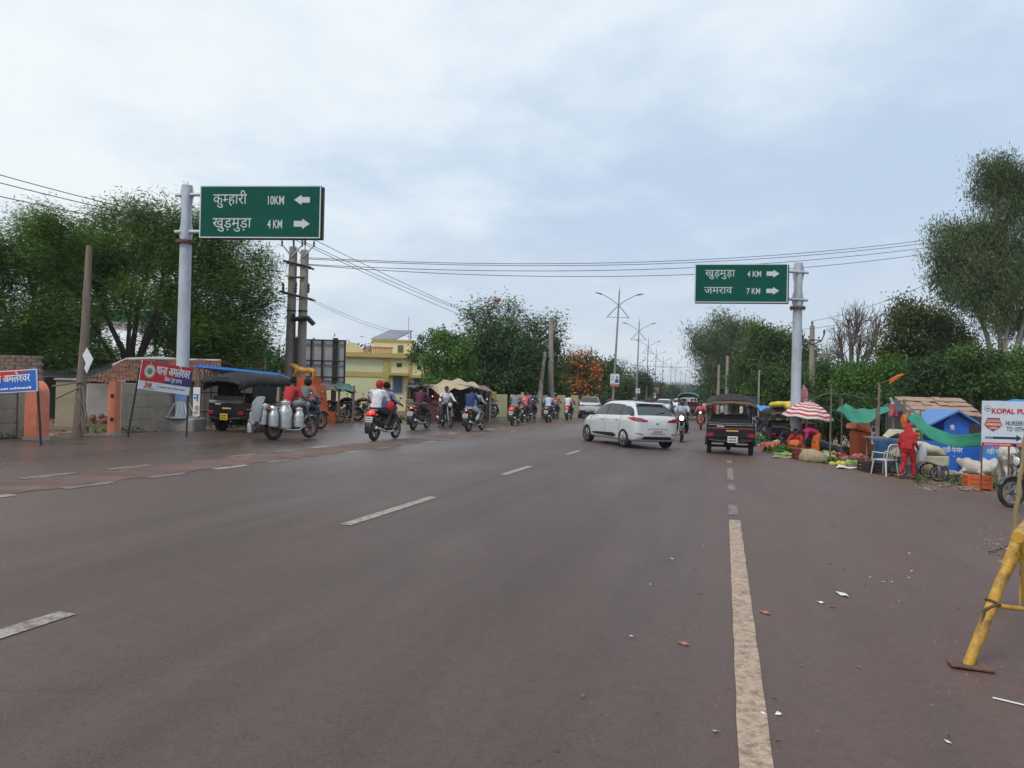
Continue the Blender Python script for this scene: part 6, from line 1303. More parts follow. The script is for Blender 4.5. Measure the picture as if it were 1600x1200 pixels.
def drum(label, px, py, Y, prof, m, name='drum', cat='drum'):
    c = PG(px, Y); mb = MB(); mb.lathe(prof, 24); o = mb.build(name, m, None, 35, c); tag(o, label, cat); return o
c = PG(1264, 27.6); root = thing('drum_stack', 'red drum stacked on an orange drum under the striped umbrella', 'drum stack', c)
mb = MB(); mb.lathe([(.26, 0), (.28, .03), (.28, .2), (.29, .22), (.28, .24), (.28, .55), (.26, .6)], 24); mb.build('orange_drum', cro, root); mb = MB(); mb.lathe([(.26, .605), (.28, .64), (.28, .8), (.29, .82), (.28, .84), (.28, 1.05), (.26, 1.12)], 24); mb.build('red_drum', mat('drum_red', (.25, .03, .025), .5, var=.15, scale=5), root)
# vendors and shoppers -----------------------------------------------------------
def mk(pose, lab, px, py, rz, wear, **kw): return person(pose, lab, G(px, py) + Vector((0, 0, .01)), rz, wear, group='people at the market', **kw)
mk('bend', 'woman in a saffron sari bending over the vegetables under the umbrella', 1272, 714, 1.6, [('half_shirt', 'magenta'), ('sari_skirt', 'orange'), ('hair', 'h')], scale=.86, skin=1)
mk('squat', 'woman with a crimson blouse and orange skirt squatting by the navy crate', 1246, 712, 2.4, [('half_shirt', 'crimson'), ('sari_skirt', 'orange'), ('hair', 'h')], scale=.9, skin=1)
mk('squat', 'dark haired person in black leaning in left of the squatting woman in crimson', 1233, 709, 2.6, [('shirt', 'black'), ('trousers', 'plum'), ('hair', 'h')], scale=1.0, skin=1)
mk('squat', 'vendor in plum checks squatting behind the heap of greens', 1240, 697, 2.9, [('shirt', 'plum'), ('trousers', 'plum'), ('hair', 'h')], scale=1.0)
mk('sit', 'vendor in plum sitting against the right sign pole', 1238, 690, 2.7, [('shirt', 'plum'), ('trousers', 'dark'), ('hair', 'h')], scale=.9)
mk('squat', 'woman in a pale yellow shawl squatting over a basket', 1350, 719, 1.5, [('shirt', 'yellow'), ('sari_skirt', 'yellow'), ('hair', 'h')], scale=1.08, skin=1)
mk('squat', 'vendor in orange crouching left of the woman in yellow', 1337, 713, -1.0, [('half_shirt', 'orange'), ('trousers', 'orange'), ('hair', 'h')], scale=.85, skin=1)
mk('squat', 'vendor in crimson squatting behind the pale sack', 1302, 699, 2.8, [('shirt', 'crimson'), ('trousers', 'white'), ('hair', 'h')], scale=.9)
mk('squat', 'vendor in pale blue squatting in front of the orange kiosk', 1328, 697, 2.4, [('shirt', 'paleblue'), ('trousers', 'crimson'), ('hair', 'h')], scale=.9)
mk('walk', 'woman in a red head shawl and red trousers standing by the covered cart', 1418, 749.5, -.9, [('shirt', 'crimson'), ('trousers', 'crimson'), ('head_shawl', 'red')], scale=.86, eyes=True)
c = G(1418, 749.5); o = MB().tube([(0, 0, .98), (.02, 0, .85), (.02, 0, .66), (0, 0, .52)], [(.05, .03), (.16, .06), (.17, .07), (.1, .04)], 12).build('bag', CL['ltgrey'], None, 60, c + Vector((.26, -.16, 0)), .2); tag(o, 'pale grey cloth bag at the hip of the woman in red', 'bag')
bask = mat('cane_basket', (.24, .17, .09), .85, var=.3, scale=22)
for k, (px, py, r_, fm, lab) in enumerate(((1290, 706, .26, veg, 'cane basket of leafy greens right of the bending woman'), (1312, 719, .24, tomato, 'cane basket of tomatoes in front of the tall black crate'), (1331, 731, .2, gourd, 'small cane basket of gourds at the road edge by the brown crate'), (1284, 697, .24, onion, 'cane basket of onions behind the jute sack'), (1347, 707, .26, cab, 'cane basket of cabbages behind the woman in yellow'), (1357, 722, .22, brinjal, 'cane basket of brinjals beside the low black crate'), (1229, 691, .24, gourd, 'cane basket of gourds left of the plum vendor'))):
    c = G(px, py); root = thing('basket', lab, 'basket', c, 0, 'cane baskets at the market'); mb = MB(); mb.lathe([(r_ * .7, 0), (r_ * .9, r_ * .35), (r_, r_ * .6), (r_ * 1.04, r_ * .62), (r_ * .95, r_ * .6), (r_ * .8, r_ * .45)], 20); mb.build('cane_body', bask, root)
    mb = MB(); rr = random.Random(k)
    for q in range(26): a = rr.uniform(0, 6.28); d = r_ * .75 * math.sqrt(rr.random()); s_ = rr.uniform(.04, .07); mb.ell((d * math.cos(a), d * math.sin(a), r_ * .6 + rr.uniform(-.02, .07)), (s_, s_ * 1.2, s_ * .8), 7, 5)
    o = mb.build('produce', fm, root); o['kind'] = 'stuff'
for k, (px, py, w_, h_, m, lab) in enumerate(((1308, 692, .7, .55, CL['crimson'], 'crimson cloth bundle behind the pale sack'), (1340, 699, .6, .45, bluep, 'blue plastic bundle in front of the orange kiosk'), (1366, 714, .55, .6, CL['dark'], 'dark bundle leaning at the foot of the white banner'), (1276, 690, .5, .5, CL['magenta'], 'magenta bundle beside the drum stack'), (1372, 706, .45, .5, jute, 'small jute sack behind the plastic chair'), (1226, 684, .5, .45, bluep, 'blue tub bundle under the goods carrier'), (1452, 741, .6, .4, jute, 'slumped jute sack under the push cart'))): o = sack(lab, px, py, w_, h_, m)
heap(1264, 704, .5, 110, veg, seed=21); heap(1300, 725, .35, 60, veg, seed=22, hgt=.08); heap(1320, 728, .35, 30, mat('lemon_veg', (.5, .42, .06), .5, var=.2), 'ball', 23, .06); heap(1187, 695, .5, 130, veg, seed=24, hgt=.12); heap(1232, 714, .35, 40, gourd, 'long', 25, .08)
mk('sit', 'vendor in white sitting under the green tarp', 1318, 690, 2.9, [('shirt', 'white'), ('trousers', 'dark'), ('hair', 'h')], scale=.9); mk('stand', 'shopper in plum standing between the umbrella and the green tarp', 1294, 692, 2.2, [('shirt', 'plum'), ('sari_skirt', 'magenta'), ('head_shawl', 'magenta')], scale=.85)
# goods carrier, awning, boards
def stand_sheet(label, name, cat, corners, m, poles, sag=.15, th=.012, nu=30, nv=14, ripple=.02):
    A, B, C_, D_ = [P(*q) for q in corners]; c = Vector((A.x, A.y, gz(A.x, A.y))); root = thing(name, label, cat, c); mb = MB()
    mb.sheet(lambda u, v: A.lerp(B, u).lerp(D_.lerp(C_, u), v) - c + Vector((0, 0, -sag * math.sin(pi * u) * (1 - .6 * v) + ripple * math.sin(17 * u + 7 * v))), nu, nv); o = mb.build('sheet', m, root, 60); wrinkle(o.data, .03, 5); solid(o.data, th)
    for px, py, Y in poles:
        t_ = P(px, py, Y); b_ = Vector((t_.x, t_.y, gz(t_.x, t_.y))); mb = MB(); mb.tube([b_ - c - Vector((0, 0, .1)), t_ - c + Vector((0, 0, .06))], [.03, .022], 6); mb.build('pole', wood, root)
    return root
stand_sheet('small blue awning behind the parked motorcycles on the right', 'blue_awning', 'awning', ((1181, 636, 36), (1208, 641, 36), (1208, 634, 39), (1183, 632, 39)), bluep, ((1182, 636, 36), (1207, 640, 36), (1207, 634, 39)))
M, W, H, uv = facepanel(1168, 1183, 620, 655, 42); root = thing('dark_blue_board', 'dark blue board standing behind the right auto', 'board', M.translation.copy()); M = Matrix.Translation(-M.translation) @ M; mb = MB(); slab(mb, M, 0, 0, W, H, -.06, 0); mb.build('board', mat('board_navy', (.02, .035, .09), .6), root, ang=0); mb = MB(); slab(mb, M, 0, -1.6, .06, H, -.1, -.061); slab(mb, M, W - .06, -1.6, W, H, -.1, -.061); mb.build('leg', dark, root, ang=0)
c = PG(1218, 32.5); o = inst(AK, 'goods_carrier', 'dark three wheeled goods carrier loaded with yellow sacks beside the right sign pole', 'goods carrier', c, HEAD + .2, None, {'stripe': autob}, skip=('side_stripe', 'rear_sticker', 'reflective_strip'), scale=.86)
mb = MB(); rr = random.Random(5)
for k in range(14): mb.ell((rr.uniform(-.5, .5), rr.uniform(-1.2, .3), 1.60 + rr.uniform(0, .16)), (rr.uniform(.2, .35), rr.uniform(.2, .4), .13), 10, 6)
o2 = mb.build('yellow_load', gold_y, None, 60, c, HEAD + .2); tag(o2, 'pile of yellow sacks tied on the roof of the goods carrier', 'sacks')
c = PG(1217, 26.8); mb = MB(); mb.tube([(-.5, 0, .02), (-.45, 0, .2), (.45, .05, .22), (.5, 0, .02)], [(.3, .1), (.3, .16), (.3, .16), (.3, .1)], 10); o = mb.build('red_bundle', mat('red_plastic', (.45, .05, .03), .5, var=.2), None, 60, c); tag(o, 'red plastic bundle lying by the goods carrier', 'bundle')
# green tarps, orange kiosk, banners
stand_sheet('green tarp slung between poles above the orange kiosk', 'green_canopy', 'canopy', ((1308, 640, 25.0), (1390, 640, 24.5), (1386, 634, 27), (1321, 631, 27)), gnet, ((1299, 608, 24.8), (1316, 625, 26), (1369.5, 640, 24.4), (1388, 638, 26.8)), .42, ripple=.03)
c = PG(1347, 27.2); root = thing('orange_kiosk', 'orange kiosk with a flared roof under the green tarp', 'kiosk', c, .1)
s_ = 27.2 / 1200; mb = MB(); mb.rbox((0, 0, .55), (.62, .55, 1.0), .05); mb.build('body', cro, root); mb = MB(); mb.tube([(-.1, 0, 1.06), (-.08, 0, 1.14), (-.02, 0, 1.2), (.06, 0, 1.42), (.06, 0, 1.45)], [(.55, .45), (.56, .46), (.42, .36), (.2, .2), (.12, .14)], 4, side=(1, 1, 0)); mb.build('flared_roof', mat('kiosk_orange', (.62, .14, .03), .5, var=.1), root, ang=20); mb = MB(); mb.box((0, -.28, .5), (.4, .02, .5)); mb.build('hatch', mat('hatch_orange', (.45, .10, .03), .5), root)
for k, (x0, x1, y0, y1, c1, c2, txt, lab) in enumerate(((1361.5, 1371, 666, 694, purple, blue_, 'ि', 'narrow white banner with purple and blue letters beside the orange kiosk'), (1384, 1413, 671, 691, mat('banner_maroon', (.12, .03, .05), .6), bwhite, 'छ', 'maroon banner with a white letter behind the woman in red'), (1413, 1430, 669, 690, blue_, bwhite, '', 'blue and white banner behind the covered cart'), (1424, 1450, 668, 686, gold_y, green, '', 'yellow banner with green print behind the covered cart'))):
    M, W, H, uv = facepanel(x0, x1, y0, y1, 25.6 + .3 * k); root = thing('banner_sign', lab, 'banner', M.translation.copy()); M = Matrix.Translation(-M.translation) @ M; mb = MB(); slab(mb, M, 0, 0, W, H, -.02, 0); pn = mb.build('board', bwhite if k in (0, 2) else c1, root, ang=0)
    mb = MB()
    if k == 0: rect(mb, lift(M, .004), W * .12, H * .7, W * .85, H * .95, 0); rect(mb, lift(M, .004), W * .3, H * .1, W * .8, H * .25, 0)
    elif k == 2: rect(mb, lift(M, .004), 0, 0, W * .45, H, 0)
    elif k == 3: dashes(mb, M, W * .1, W * .9, H * .6, H * .2, 3); dashes(mb, M, W * .1, W * .9, H * .25, H * .15, 4)
    else: text(mb, 'छ', lift(M, .004), W * .45, H * .2, H * .9, W * .45, .05)
    mb.build('print', c1 if k in (0, 2) else c2, pn, ang=0)
    if k == 0: mb = MB(); text(mb, 'ह', lift(M, .004), W * .25, H * .36, W * 1.0, W * .55, .04); mb.build('lettering', blue_, pn, ang=0)
    mb = MB(); slab(mb, M, 0, -1.0, .04, H, -.06, -.021); slab(mb, M, W - .04, -1.0, W, H, -.06, -.021); mb.build('post', wood, root, ang=0)
# grey hut with sheet roof
c = PG(1408, 28.5); root = thing('grey_hut', 'grey hut under a broad roof of patched brown sheets', 'hut', c)
def wl(px0, px1, Y0, Y1, pyt, mt):
    a, b = PG(px0, Y0) - c, PG(px1, Y1) - c; zt = P(px0, pyt, Y0).z - c.z; mb = MB(); cc = (a + b) / 2; mb.box((cc.x, cc.y, zt / 2 - .1), ((b - a).length, .12, zt + .2), rz=math.atan2((b - a).y, (b - a).x)); mb.build('wall', mt, root, ang=0)
greyw = mat('grey_sheet_wall', (.20, .20, .205), .7, var=.12, scale=2, dirt=(.12, .11, .10), dfac=.5); wl(1384, 1430, 28.0, 27.6, 640, greyw); wl(1430, 1536, 31, 31, 640, mat('hut_dark', (.05, .045, .04), .9, var=.3)); wl(1384, 1392, 28.1, 32, 640, tarpd)
brs = mat('brown_roof_sheets', (.36, .235, .17), .75, var=.16, scale=2, dirt=(.2, .13, .10), dfac=.6, bump=.3); A, B, C_, D_ = [P(*q) - c for q in ((1416, 652, 27.2), (1538, 654, 26.5), (1500, 625, 31.5), (1398, 622, 31.5))]
mb = MB(); nrm = Vector((0, -.4, .9)); nrow = 4; ncol = 9
for j in range(nrow):
    for i in range(ncol):
        u0, u1, v0, v1 = i / ncol - .004, (i + 1) / ncol + .006, j / nrow - .01, (j + 1) / nrow + .03; dz = random.uniform(0, .05) + (j % 2) * .015 + (i % 2) * .02; q = lambda u, v: A.lerp(B, u).lerp(D_.lerp(C_, u), v) + nrm * dz
        a, b, c2, d2 = q(u0, v0) + nrm * .05, q(u1, v0) + nrm * .05, q(u1, v1), q(u0, v1); nn = (b - a).cross(d2 - a).normalized() * .02; mb.add([a, b, c2, d2, a + nn, b + nn, c2 + nn, d2 + nn], [(0, 3, 2, 1), (4, 5, 6, 7), (0, 1, 5, 4), (1, 2, 6, 5), (2, 3, 7, 6), (3, 0, 4, 7)])
mb.build('roof', brs, root, ang=0)
mb = MB(); A, B, C_ = P(1376, 638, 27.5) - c, P(1418, 641, 27) - c, P(1400, 621, 30) - c; D_ = P(1385, 630, 30) - c; mb.sheet(lambda u, v: A.lerp(B, u).lerp(D_.lerp(C_, u), v) + Vector((0, 0, -.1 * math.sin(pi * u))), 8, 6); o = mb.build('black_tarp', tarpd, root, 60); solid(o.data, .012)
for px, Y, pt in ((1418, 27.2, 652), (1536, 26.6, 655), (1480, 27, 652)): a = PG(px, Y) - c; mb = MB(); mb.cyl(a - Vector((0, 0, .1)), (a.x, a.y, P(px, pt, Y).z - c.z), .05, n=6); mb.build('post', wood, root)
# blue dairy booth
bb = mat('booth_blue', (.02, .13, .55), .5, var=.08, scale=2, dirt=(.03, .10, .36), dfac=.4); c = PG(1492, 24.4); root = thing('dairy_booth', 'blue dairy booth with a gabled roof and white lettering', 'booth', c)
M, W, H, uv = facepanel(1469, 1531, 690, 731, 24.0, Vector((1, -.05, 0))); M = Matrix.Translation(-c) @ M; zb = gz(c.x, c.y) - (M.translation.z + c.z)
mb = MB(); slab(mb, M, uv(1443, 0)[0], zb, W, H, -1.6, 0); mb.build('counter_body', bb, root, ang=0)
xg0, xg1 = uv(1470, 0)[0], uv(1522, 0)[0]; zg = uv(0, 659)[1]; zpk = uv(0, 644)[1]; xm = uv(1494, 0)[0]
mb = MB(); poly = [(xg0 + .15, H + .002), (xg1 - .1, H + .002), (xg1 - .1, zg), (xm, zpk), (xg0 + .15, zg - .02)]
mb.add([(a, b, -.12) for a, b in poly] + [(a, b, -1.5) for a, b in poly], [tuple(range(5)), tuple(range(9, 4, -1))] + [(i, i + 5, (i + 1) % 5 + 5, (i + 1) % 5) for i in range(5)], M); mb.build('cabin', bb, root, ang=0)
mb = MB(); roofm = mat('booth_roof_blue', (.06, .20, .48), .45, var=.1, scale=3)
for (xa, ya), (xb, yb) in (((xg0 - .45, zg - .16), (xm, zpk + .03)), ((xm, zpk + .03), (xg1 + .1, zg - .06))):
    mb.add([(xa, ya, .12), (xb, yb, .12), (xb, yb, -1.75), (xa, ya, -1.75), (xa, ya + .06, .12), (xb, yb + .06, .12), (xb, yb + .06, -1.75), (xa, ya + .06, -1.75)], [(0, 3, 2, 1), (4, 5, 6, 7), (0, 1, 5, 4), (1, 2, 6, 5), (2, 3, 7, 6), (3, 0, 4, 7)], M)
mb.build('roof', roofm, root, ang=0)
mb = MB(); a = uv(1473, 706); b = uv(1504, 706); text(mb, 'दही·पनीर', lift(M, .005), a[0], a[1], H * .26, b[0] - a[0], .02); mb.build('lettering', bwhite, root, ang=0); mb = MB(); text(mb, 'दूध', lift(M, .005), uv(1486, 0)[0], uv(0, 696)[1], H * .2, None, .02); mb.build('lettering', bwhite, root, ang=0)
mb = MB(); disc(mb, lift(M, -.11) @ Matrix.Translation((uv(1490, 0)[0], uv(0, 666)[1], 0)), .07, .06, 16); rect(mb, lift(M, -.11), uv(1487, 0)[0], uv(0, 671)[1], uv(1494, 0)[0], uv(0, 669.5)[1], 0); mb.build('emblem', bwhite, root, ang=0)
M, W, H, uv = facepanel(1532.5, 1590, 690, 724.5, 23.4, Vector((1, -.05, 0))); root = thing('dairy_banner', 'pale blue dairy banner with a white splash below the school sign', 'banner', M.translation.copy()); M = Matrix.Translation(-M.translation) @ M
mb = MB(); slab(mb, M, 0, 0, W, H, -.03, 0); pn = mb.build('board', mat('dairy_blue', (.05, .22, .58), .5, var=.12, scale=2), root, ang=0)
mb = MB(); n = 24; up_ = [(W * k / n, H * (.22 + .06 * math.sin(k * .9) + (.10 if k > 17 else 0))) for k in range(n + 1)]; mb.add([(a, .0, 0) for a, b in up_] + [(a, b, 0) for a, b in up_], [(k, k + 1, n + 2 + k, n + 1 + k) for k in range(n)], lift(M, .004)); 
sw = [(.76, .2, .03), (.88, .35, .06), (.95, .6, .07), (.90, .78, .045), (.82, .84, .02)]
for (a, b, r1), (a2, b2, r2) in zip(sw[:-1], sw[1:]): mb.add([((a - r1) * W, b * H, 0), ((a + r1) * W, b * H, 0), ((a2 + r2) * W, b2 * H, 0), ((a2 - r2) * W, b2 * H, 0)], [(0, 1, 2, 3)], lift(M, .006))
disc(mb, lift(M, .008) @ Matrix.Translation((W * .7, H * .78, 0)), W * .025, H * .04, 10)
text(mb, 'दही·पनीर', lift(M, .010), W * .16, H * .47, H * .3, W * .5, .02); text(mb, 'घी·दूध', lift(M, .010), W * .25, H * .8, H * .22, W * .3, .02); mb.build('white_print', bwhite, pn, ang=0)
mb = MB(); slab(mb, M, .02, -.9, .08, H, -.1, -.031); slab(mb, M, W - .08, -.9, W - .02, H, -.1, -.031); mb.build('leg', wood, root, ang=0)
stand_sheet('blue roof sheet showing above the school sign', 'blue_roof', 'roof', ((1538, 632, 25), (1640, 628, 25), (1640, 622, 28), (1545, 626, 28)), bluep, ((1541, 634, 25.2), (1640, 630, 25), (1548, 627, 28)), .05)
# long green net strung to the sign post
A, B, C_, D_ = P(1416, 655, 22.5), P(1534, 697, 19.4), P(1533, 676, 19.4), P(1424, 640, 23.5); c = Vector((A.x, A.y, gz(A.x, A.y))); root = thing('green_shade_net', 'long sagging green net strung from the cart poles to the school sign', 'net', c)
mb = MB(); mb.sheet(lambda u, v: A.lerp(B, u).lerp(D_.lerp(C_, u), v) - c + Vector((0, -.25 * math.sin(pi * v), -.32 * math.sin(pi * u) + .03 * math.sin(15 * u + 6 * v) * (1 - u))), 30, 10); o = mb.build('net', gnet, root, 60); wrinkle(o.data, .035, 4); solid(o.data, .008); mb = MB(); 
for px, py, Y, g2 in ((1413, 624, 22.6, .05), (1421, 640, 23.4, .04), (1438, 642, 23.6, .035), (1394.5, 636, 22.6, .035)):
    t_ = P(px, py, Y); b_ = Vector((t_.x + .1, t_.y, gz(t_.x, t_.y))); root = thing('wooden_prop', {1413: 'prop pole tied with orange cloth beside the woman in red', 1421: 'dark prop pole holding the near corner of the green net', 1438: 'thin prop pole between the hut and the blue booth', 1394.5: 'prop pole carrying the red and white flag'}[px], 'pole', b_)
    mb = MB(); mb.tube([(0, 0, -.1), t_ - b_], [g2, g2 * .8], 7); mb.build('pole_shaft', wood, root)
    if px == 1413: mb = MB(); mb.tube([(t_ - b_) * .62, (t_ - b_) * .72, (t_ - b_) * .80], [(.10, .08), (.16, .12), (.07, .06)], 8); mb.build('orange_cloth', CL['orange'], root)
c = P(1396, 628, 22.5); mb = MB(); mb.k = 0; mb.sheet(lambda u, v: (-.1 + .28 * u * v + .05 * math.sin(4 * v), .06 * math.sin(7 * u + 3 * v), .12 - .55 * v), 8, 12); mb.mi = [0 if (i // 8) < 4 else 1 for i in range(len(mb.f))]; o = mb.build('flag', [bwhite, mat('flag_red', (.34, .07, .08), .7, var=.15)], None, 60, c); solid(o.data, .006); tag(o, 'drooping flag white above and red below on a market pole', 'flag')
t_ = P(1407, 590, 24); b_ = P(1374, 600, 24); c = Vector((b_.x, b_.y, gz(b_.x, b_.y))); root = thing('bamboo_pole', 'pole with a slanting stick and a long saffron pennant above the hut', 'flag pole', c); mb = MB(); mb.tube([(0, 0, -.1), (0, 0, (b_ - c).z)], .036, 7); mb.tube([b_ - c + Vector((-.1, 0, 0)), P(1392, 594, 24) - c], .012, 5); mb.build('pole_shaft', wood, root)
mb = MB(); A, B = P(1390, 596, 24) - c, P(1415, 584, 24) - c; mb.add([A + Vector((0, 0, -.07)), A + Vector((0, 0, .07)), B.lerp(A, .4) + Vector((0, .05, .08)), B, B.lerp(A, .35) + Vector((0, .03, -.03))], [(0, 4, 3, 2, 1)]); o = mb.build('pennant', CL['orange'], root, 0); solid(o.data, .01)
# covered push cart
c = PG(1437, 20.9); root = thing('push_cart', 'push cart covered with a cream sheet beside the woman in red', 'cart', c, -.12); root.scale = (.95, .9, .84)
mb = MB(); mb.rbox((0, 0, .62), (1.25, .8, .07), .02)
for x in (-.55, .55):
    for y in (-.32, .32): mb.box((x, y, .40), (.06, .06, .42))
mb.build('deck', wood, root)
mb = MB(); mb.tube([(-.66, 0, .66), (-.55, 0, .86), (-.1, 0, 1.02), (.2, 0, .95), (.5, 0, .90), (.68, 0, .74)], [(.40, .10), (.45, .2), (.46, .26), (.44, .22), (.42, .2), (.36, .1)], 14, side=(0, 1, 0)); me = evalmods(mb.mesh('cover', [], 0), [('SUBSURF', dict(levels=3))]); me.materials.append(mat('cream_cover', (.42, .40, .30), .85, var=.18, scale=4, bump=.5, bscale=9)); me.shade_smooth(); wrinkle(me, .022, 9); link('cover_sheet', me, root)
mb = MB(); mb.sheet(lambda u, v: (-.63 + 1.27 * u, -.43 - .02 * math.sin(u * 20), .80 - .34 * v * (.8 + .2 * math.sin(u * 9))), 24, 5); me = mb.mesh('hanging_sheet', [MC['cream_cover']], 60); link('hanging_sheet', solid(me, .01), root)
for x in (-.42, .42):
    for y in (-.38, .38):
        mb = MB(); mb.torus((0, 0, 0), .24, .022, 'Y', 28, 6); o = mb.build('wheel', rubber, root, loc=(x, y, .262)); mb = MB(); mb.torus((0, 0, 0), .215, .012, 'Y', 28, 6)
        for k in range(10): a = 2 * pi * k / 10; mb.tube([(0, 0, 0), (math.cos(a) * .215, 0, math.sin(a) * .215)], .005, 3)
        mb.build('rim', chrome, o)
mb = MB(); mb.tube([(-.6, -.3, .66), (-.95, -.3, .8), (-.95, .3, .8), (-.6, .3, .66)], .02, 6); mb.build('push_handle', dark, root)
c = PG(1393, 22.0); mb = MB(); mb.sheet(lambda u, v: ((u - .5) * .9, .05 * math.sin(u * 14) + .08 * v, 1.0 - 1.0 * v), 16, 10); o = mb.build('blue_cover', mat('blue_tarp_cover', (.02, .085, .19), .7, var=.2, scale=4), None, 60, c, -.1); solid(o.data, .04); tag(o, 'blue cloth hanging over a stall table behind the plastic chair', 'cloth')
c = PG(1395, 22.4); root = thing('stall_table', 'stall table heaped with cream sheets behind the plastic chair', 'table', c, -.1); mb = MB(); mb.rbox((.1, .4, .98), (1.3, .8, .05), .01); mb.build('table_top', wood, root)
for x in (-.45, .65):
    for y in (.08, .72): mb = MB(); mb.cyl((x, y, -.05), (x, y, .96), .03, n=6); mb.build('leg', wood, root)
mb = MB(); mb.tube([(-.1, .3, 1.0), (.1, .3, 1.15), (.5, .35, 1.12), (.7, .35, 1.0)], [(.2, .05), (.3, .12), (.3, .13), (.2, .05)], 12); o = mb.build('folded_sheets', MC['cream_cover'], None, 60, c, -.1); tag(o, 'cream sheets bundled on the stall table', 'cloth')
# plastic chair
plw = mat('white_plastic', (.56, .54, .50), .45, var=.06, dirt=(.42, .38, .32), dfac=.4); c = G(1382, 743); root = thing('plastic_chair', 'white plastic chair at the road edge', 'chair', c, .45)
mb = MB(); mb.rbox((0, 0, .43), (.46, .44, .03), .014); mb.build('seat', plw, root)
for sx in (-1, 1):
    for sy in (-1, 1): mb = MB(); mb.tube([(sx * .2, sy * .19, .43), (sx * .24, sy * .24, 0)], [(.03, .022), (.022, .016)], 6); mb.build('leg', plw, root)
    mb = MB(); mb.tube([(sx * .22, -.2, .62), (sx * .24, .18, .64), (sx * .23, .22, .42)], [(.03, .014)] * 3, 6); mb.build('armrest', plw, root)
mb = MB(); mb.tube([(-.2, -.2, .43), (-.2, -.27, .8), (-.12, -.28, .86), (.12, -.28, .86), (.2, -.27, .8), (.2, -.2, .43)], .02, 6)
for k in range(4): mb.tube([(-.11 + .073 * k, -.21, .44), (-.11 + .073 * k, -.28, .85)], [(.02, .008)] * 2, 6)
mb.build('backrest', plw, root)
# cows
cowm = mat('cow_hide', (.50, .47, .42), .8, var=.14, scale=3, dirt=(.30, .26, .21), dfac=.5)
def cow(label, loc, rz, lying):
    mb = MB(); h = .38 if lying else .95
    mb.tube([(0, -.72, h + .02), (0, -.6, h + .08), (0, -.25, h - .02), (0, .25, h + .02), (0, .48, h + .16), (0, .62, h + .14)], [(.16, .2), (.25, .3), (.29, .33), (.27, .34), (.2, .3), (.14, .22)], 14, side=(1, 0, 0)); mb.ell((0, .38, h + .32), (.1, .16, .12))
    mb.tube([(0, .52, h + .12), (0, .78, h + .28), (0, .92, h + .36)], [(.13, .2), (.10, .14), (.09, .11)], 10, side=(1, 0, 0)); mb.tube([(0, .88, h + .42), (0, 1.05, h + .34), (0, 1.22, h + .22)], [(.10, .11), (.085, .1), (.06, .06)], 10, side=(1, 0, 0)); mb.tube([(0, .55, h + .0), (0, .66, h - .1)], [(.03, .1), (.02, .05)], 6)
    for s in (-1, 1):
        mb.tube([(s * .1, .88, h + .46), (s * .24, .84, h + .44), (s * .32, .83, h + .40)], [(.03, .05), (.02, .06), (.01, .02)], 6); mb.tube([(s * .06, .9, h + .5), (s * .13, .92, h + .6), (s * .12, .96, h + .68)], [.025, .02, .008], 6)
        if lying: mb.tube([(s * .2, .42, h - .1), (s * .3, .62, .12), (s * .26, .35, .07), (s * .25, .25, .06)], [.1, .065, .05, .05], 8); mb.tube([(s * .2, -.5, h), (s * .38, -.2, .2), (s * .42, -.5, .1), (s * .4, -.3, .05)], [.16, .12, .06, .045], 8)
        else: mb.tube([(s * .14, .42, h - .1), (s * .14, .43, .52), (s * .14, .41, .3), (s * .14, .42, .02)], [.10, .065, .05, .06], 8); mb.tube([(s * .15, -.56, h), (s * .17, -.46, .62), (s * .16, -.64, .42), (s * .16, -.6, .02)], [.16, .1, .055, .06], 8)
    mb.tube([(0, -.72, h + .15), (0, -.8, h), (0, -.79, h - .4 if not lying else .15)], [.04, .025, .03], 6)
    me = fuse(mb, .028, 4); me.materials.append(cowm); me.shade_smooth(); o = link('cow', me, None, loc, rz); tag(o, label, 'cow', 'cows by the market'); e = MB()
    for s in (-1, 1): e.ell((s * .075, 1.0, h + .41), (.02, .03, .02), 6, 4); e.ell((s * .03, 1.26, h + .22), (.012, .01, .012), 6, 4)
    e.build('eyes_and_nostrils', MC['dark_features'], o); o.scale = ((.7 if lying else .8),) * 3; return o
cow('white cow lying on the soil below the school sign', G(1526, 744) + Vector((0, 0, -.02)), .7, True); cow('white cow standing with its rump to the camera behind the bamboo pole', G(1574, 756), -.35, False)
# school sign
M, W, H, uv = facepanel(1534.5, 1606, 626, 697, 18.6, Vector((.99, -.1, 0))); W2 = W * 1.75; root = thing('school_sign', 'white school sign with red heading and a black arrow pointing right', 'sign', PG(1534, 18.6)); M = Matrix.Translation(-root.location) @ M
mb = MB(); slab(mb, M, 0, 0, W2, H, -.03, 0); pn = mb.build('board', mat('school_white', (.56, .64, .72), .5, var=.04), root, ang=0)
sred = mat('school_red', (.50, .015, .03), .5); sink = mat('school_ink', (.03, .03, .07), .5)
mb = MB(); a = uv(1549, 645.5); text(mb, 'KOPAL PUBLIC SCHOOL', lift(M, .006), a[0], a[1], H * .155, None, .035); rect(mb, lift(M, .004), 0, 0, W2, H * .085, 0); mb.build('red_print', sred, pn, ang=0)
mb = MB(); a = uv(1571, 663.5); text(mb, 'NURSERY', lift(M, .006), a[0], a[1], H * .135, uv(1602, 0)[0] - a[0], .012); a = uv(1572.5, 672.5); text(mb, 'TO 10TH', lift(M, .006), a[0], a[1], H * .135, uv(1600, 0)[0] - a[0], .012)
a = uv(1540, 683.5); rect(mb, lift(M, .006), a[0] + .16, a[1] - .025, uv(1588, 0)[0], a[1] + .03, 0); e_ = uv(1588, 683.5); mb.add([(e_[0], e_[1] - .075, 0), (e_[0] + .13, e_[1], 0), (e_[0], e_[1] + .08, 0)], [(0, 1, 2)], lift(M, .006))
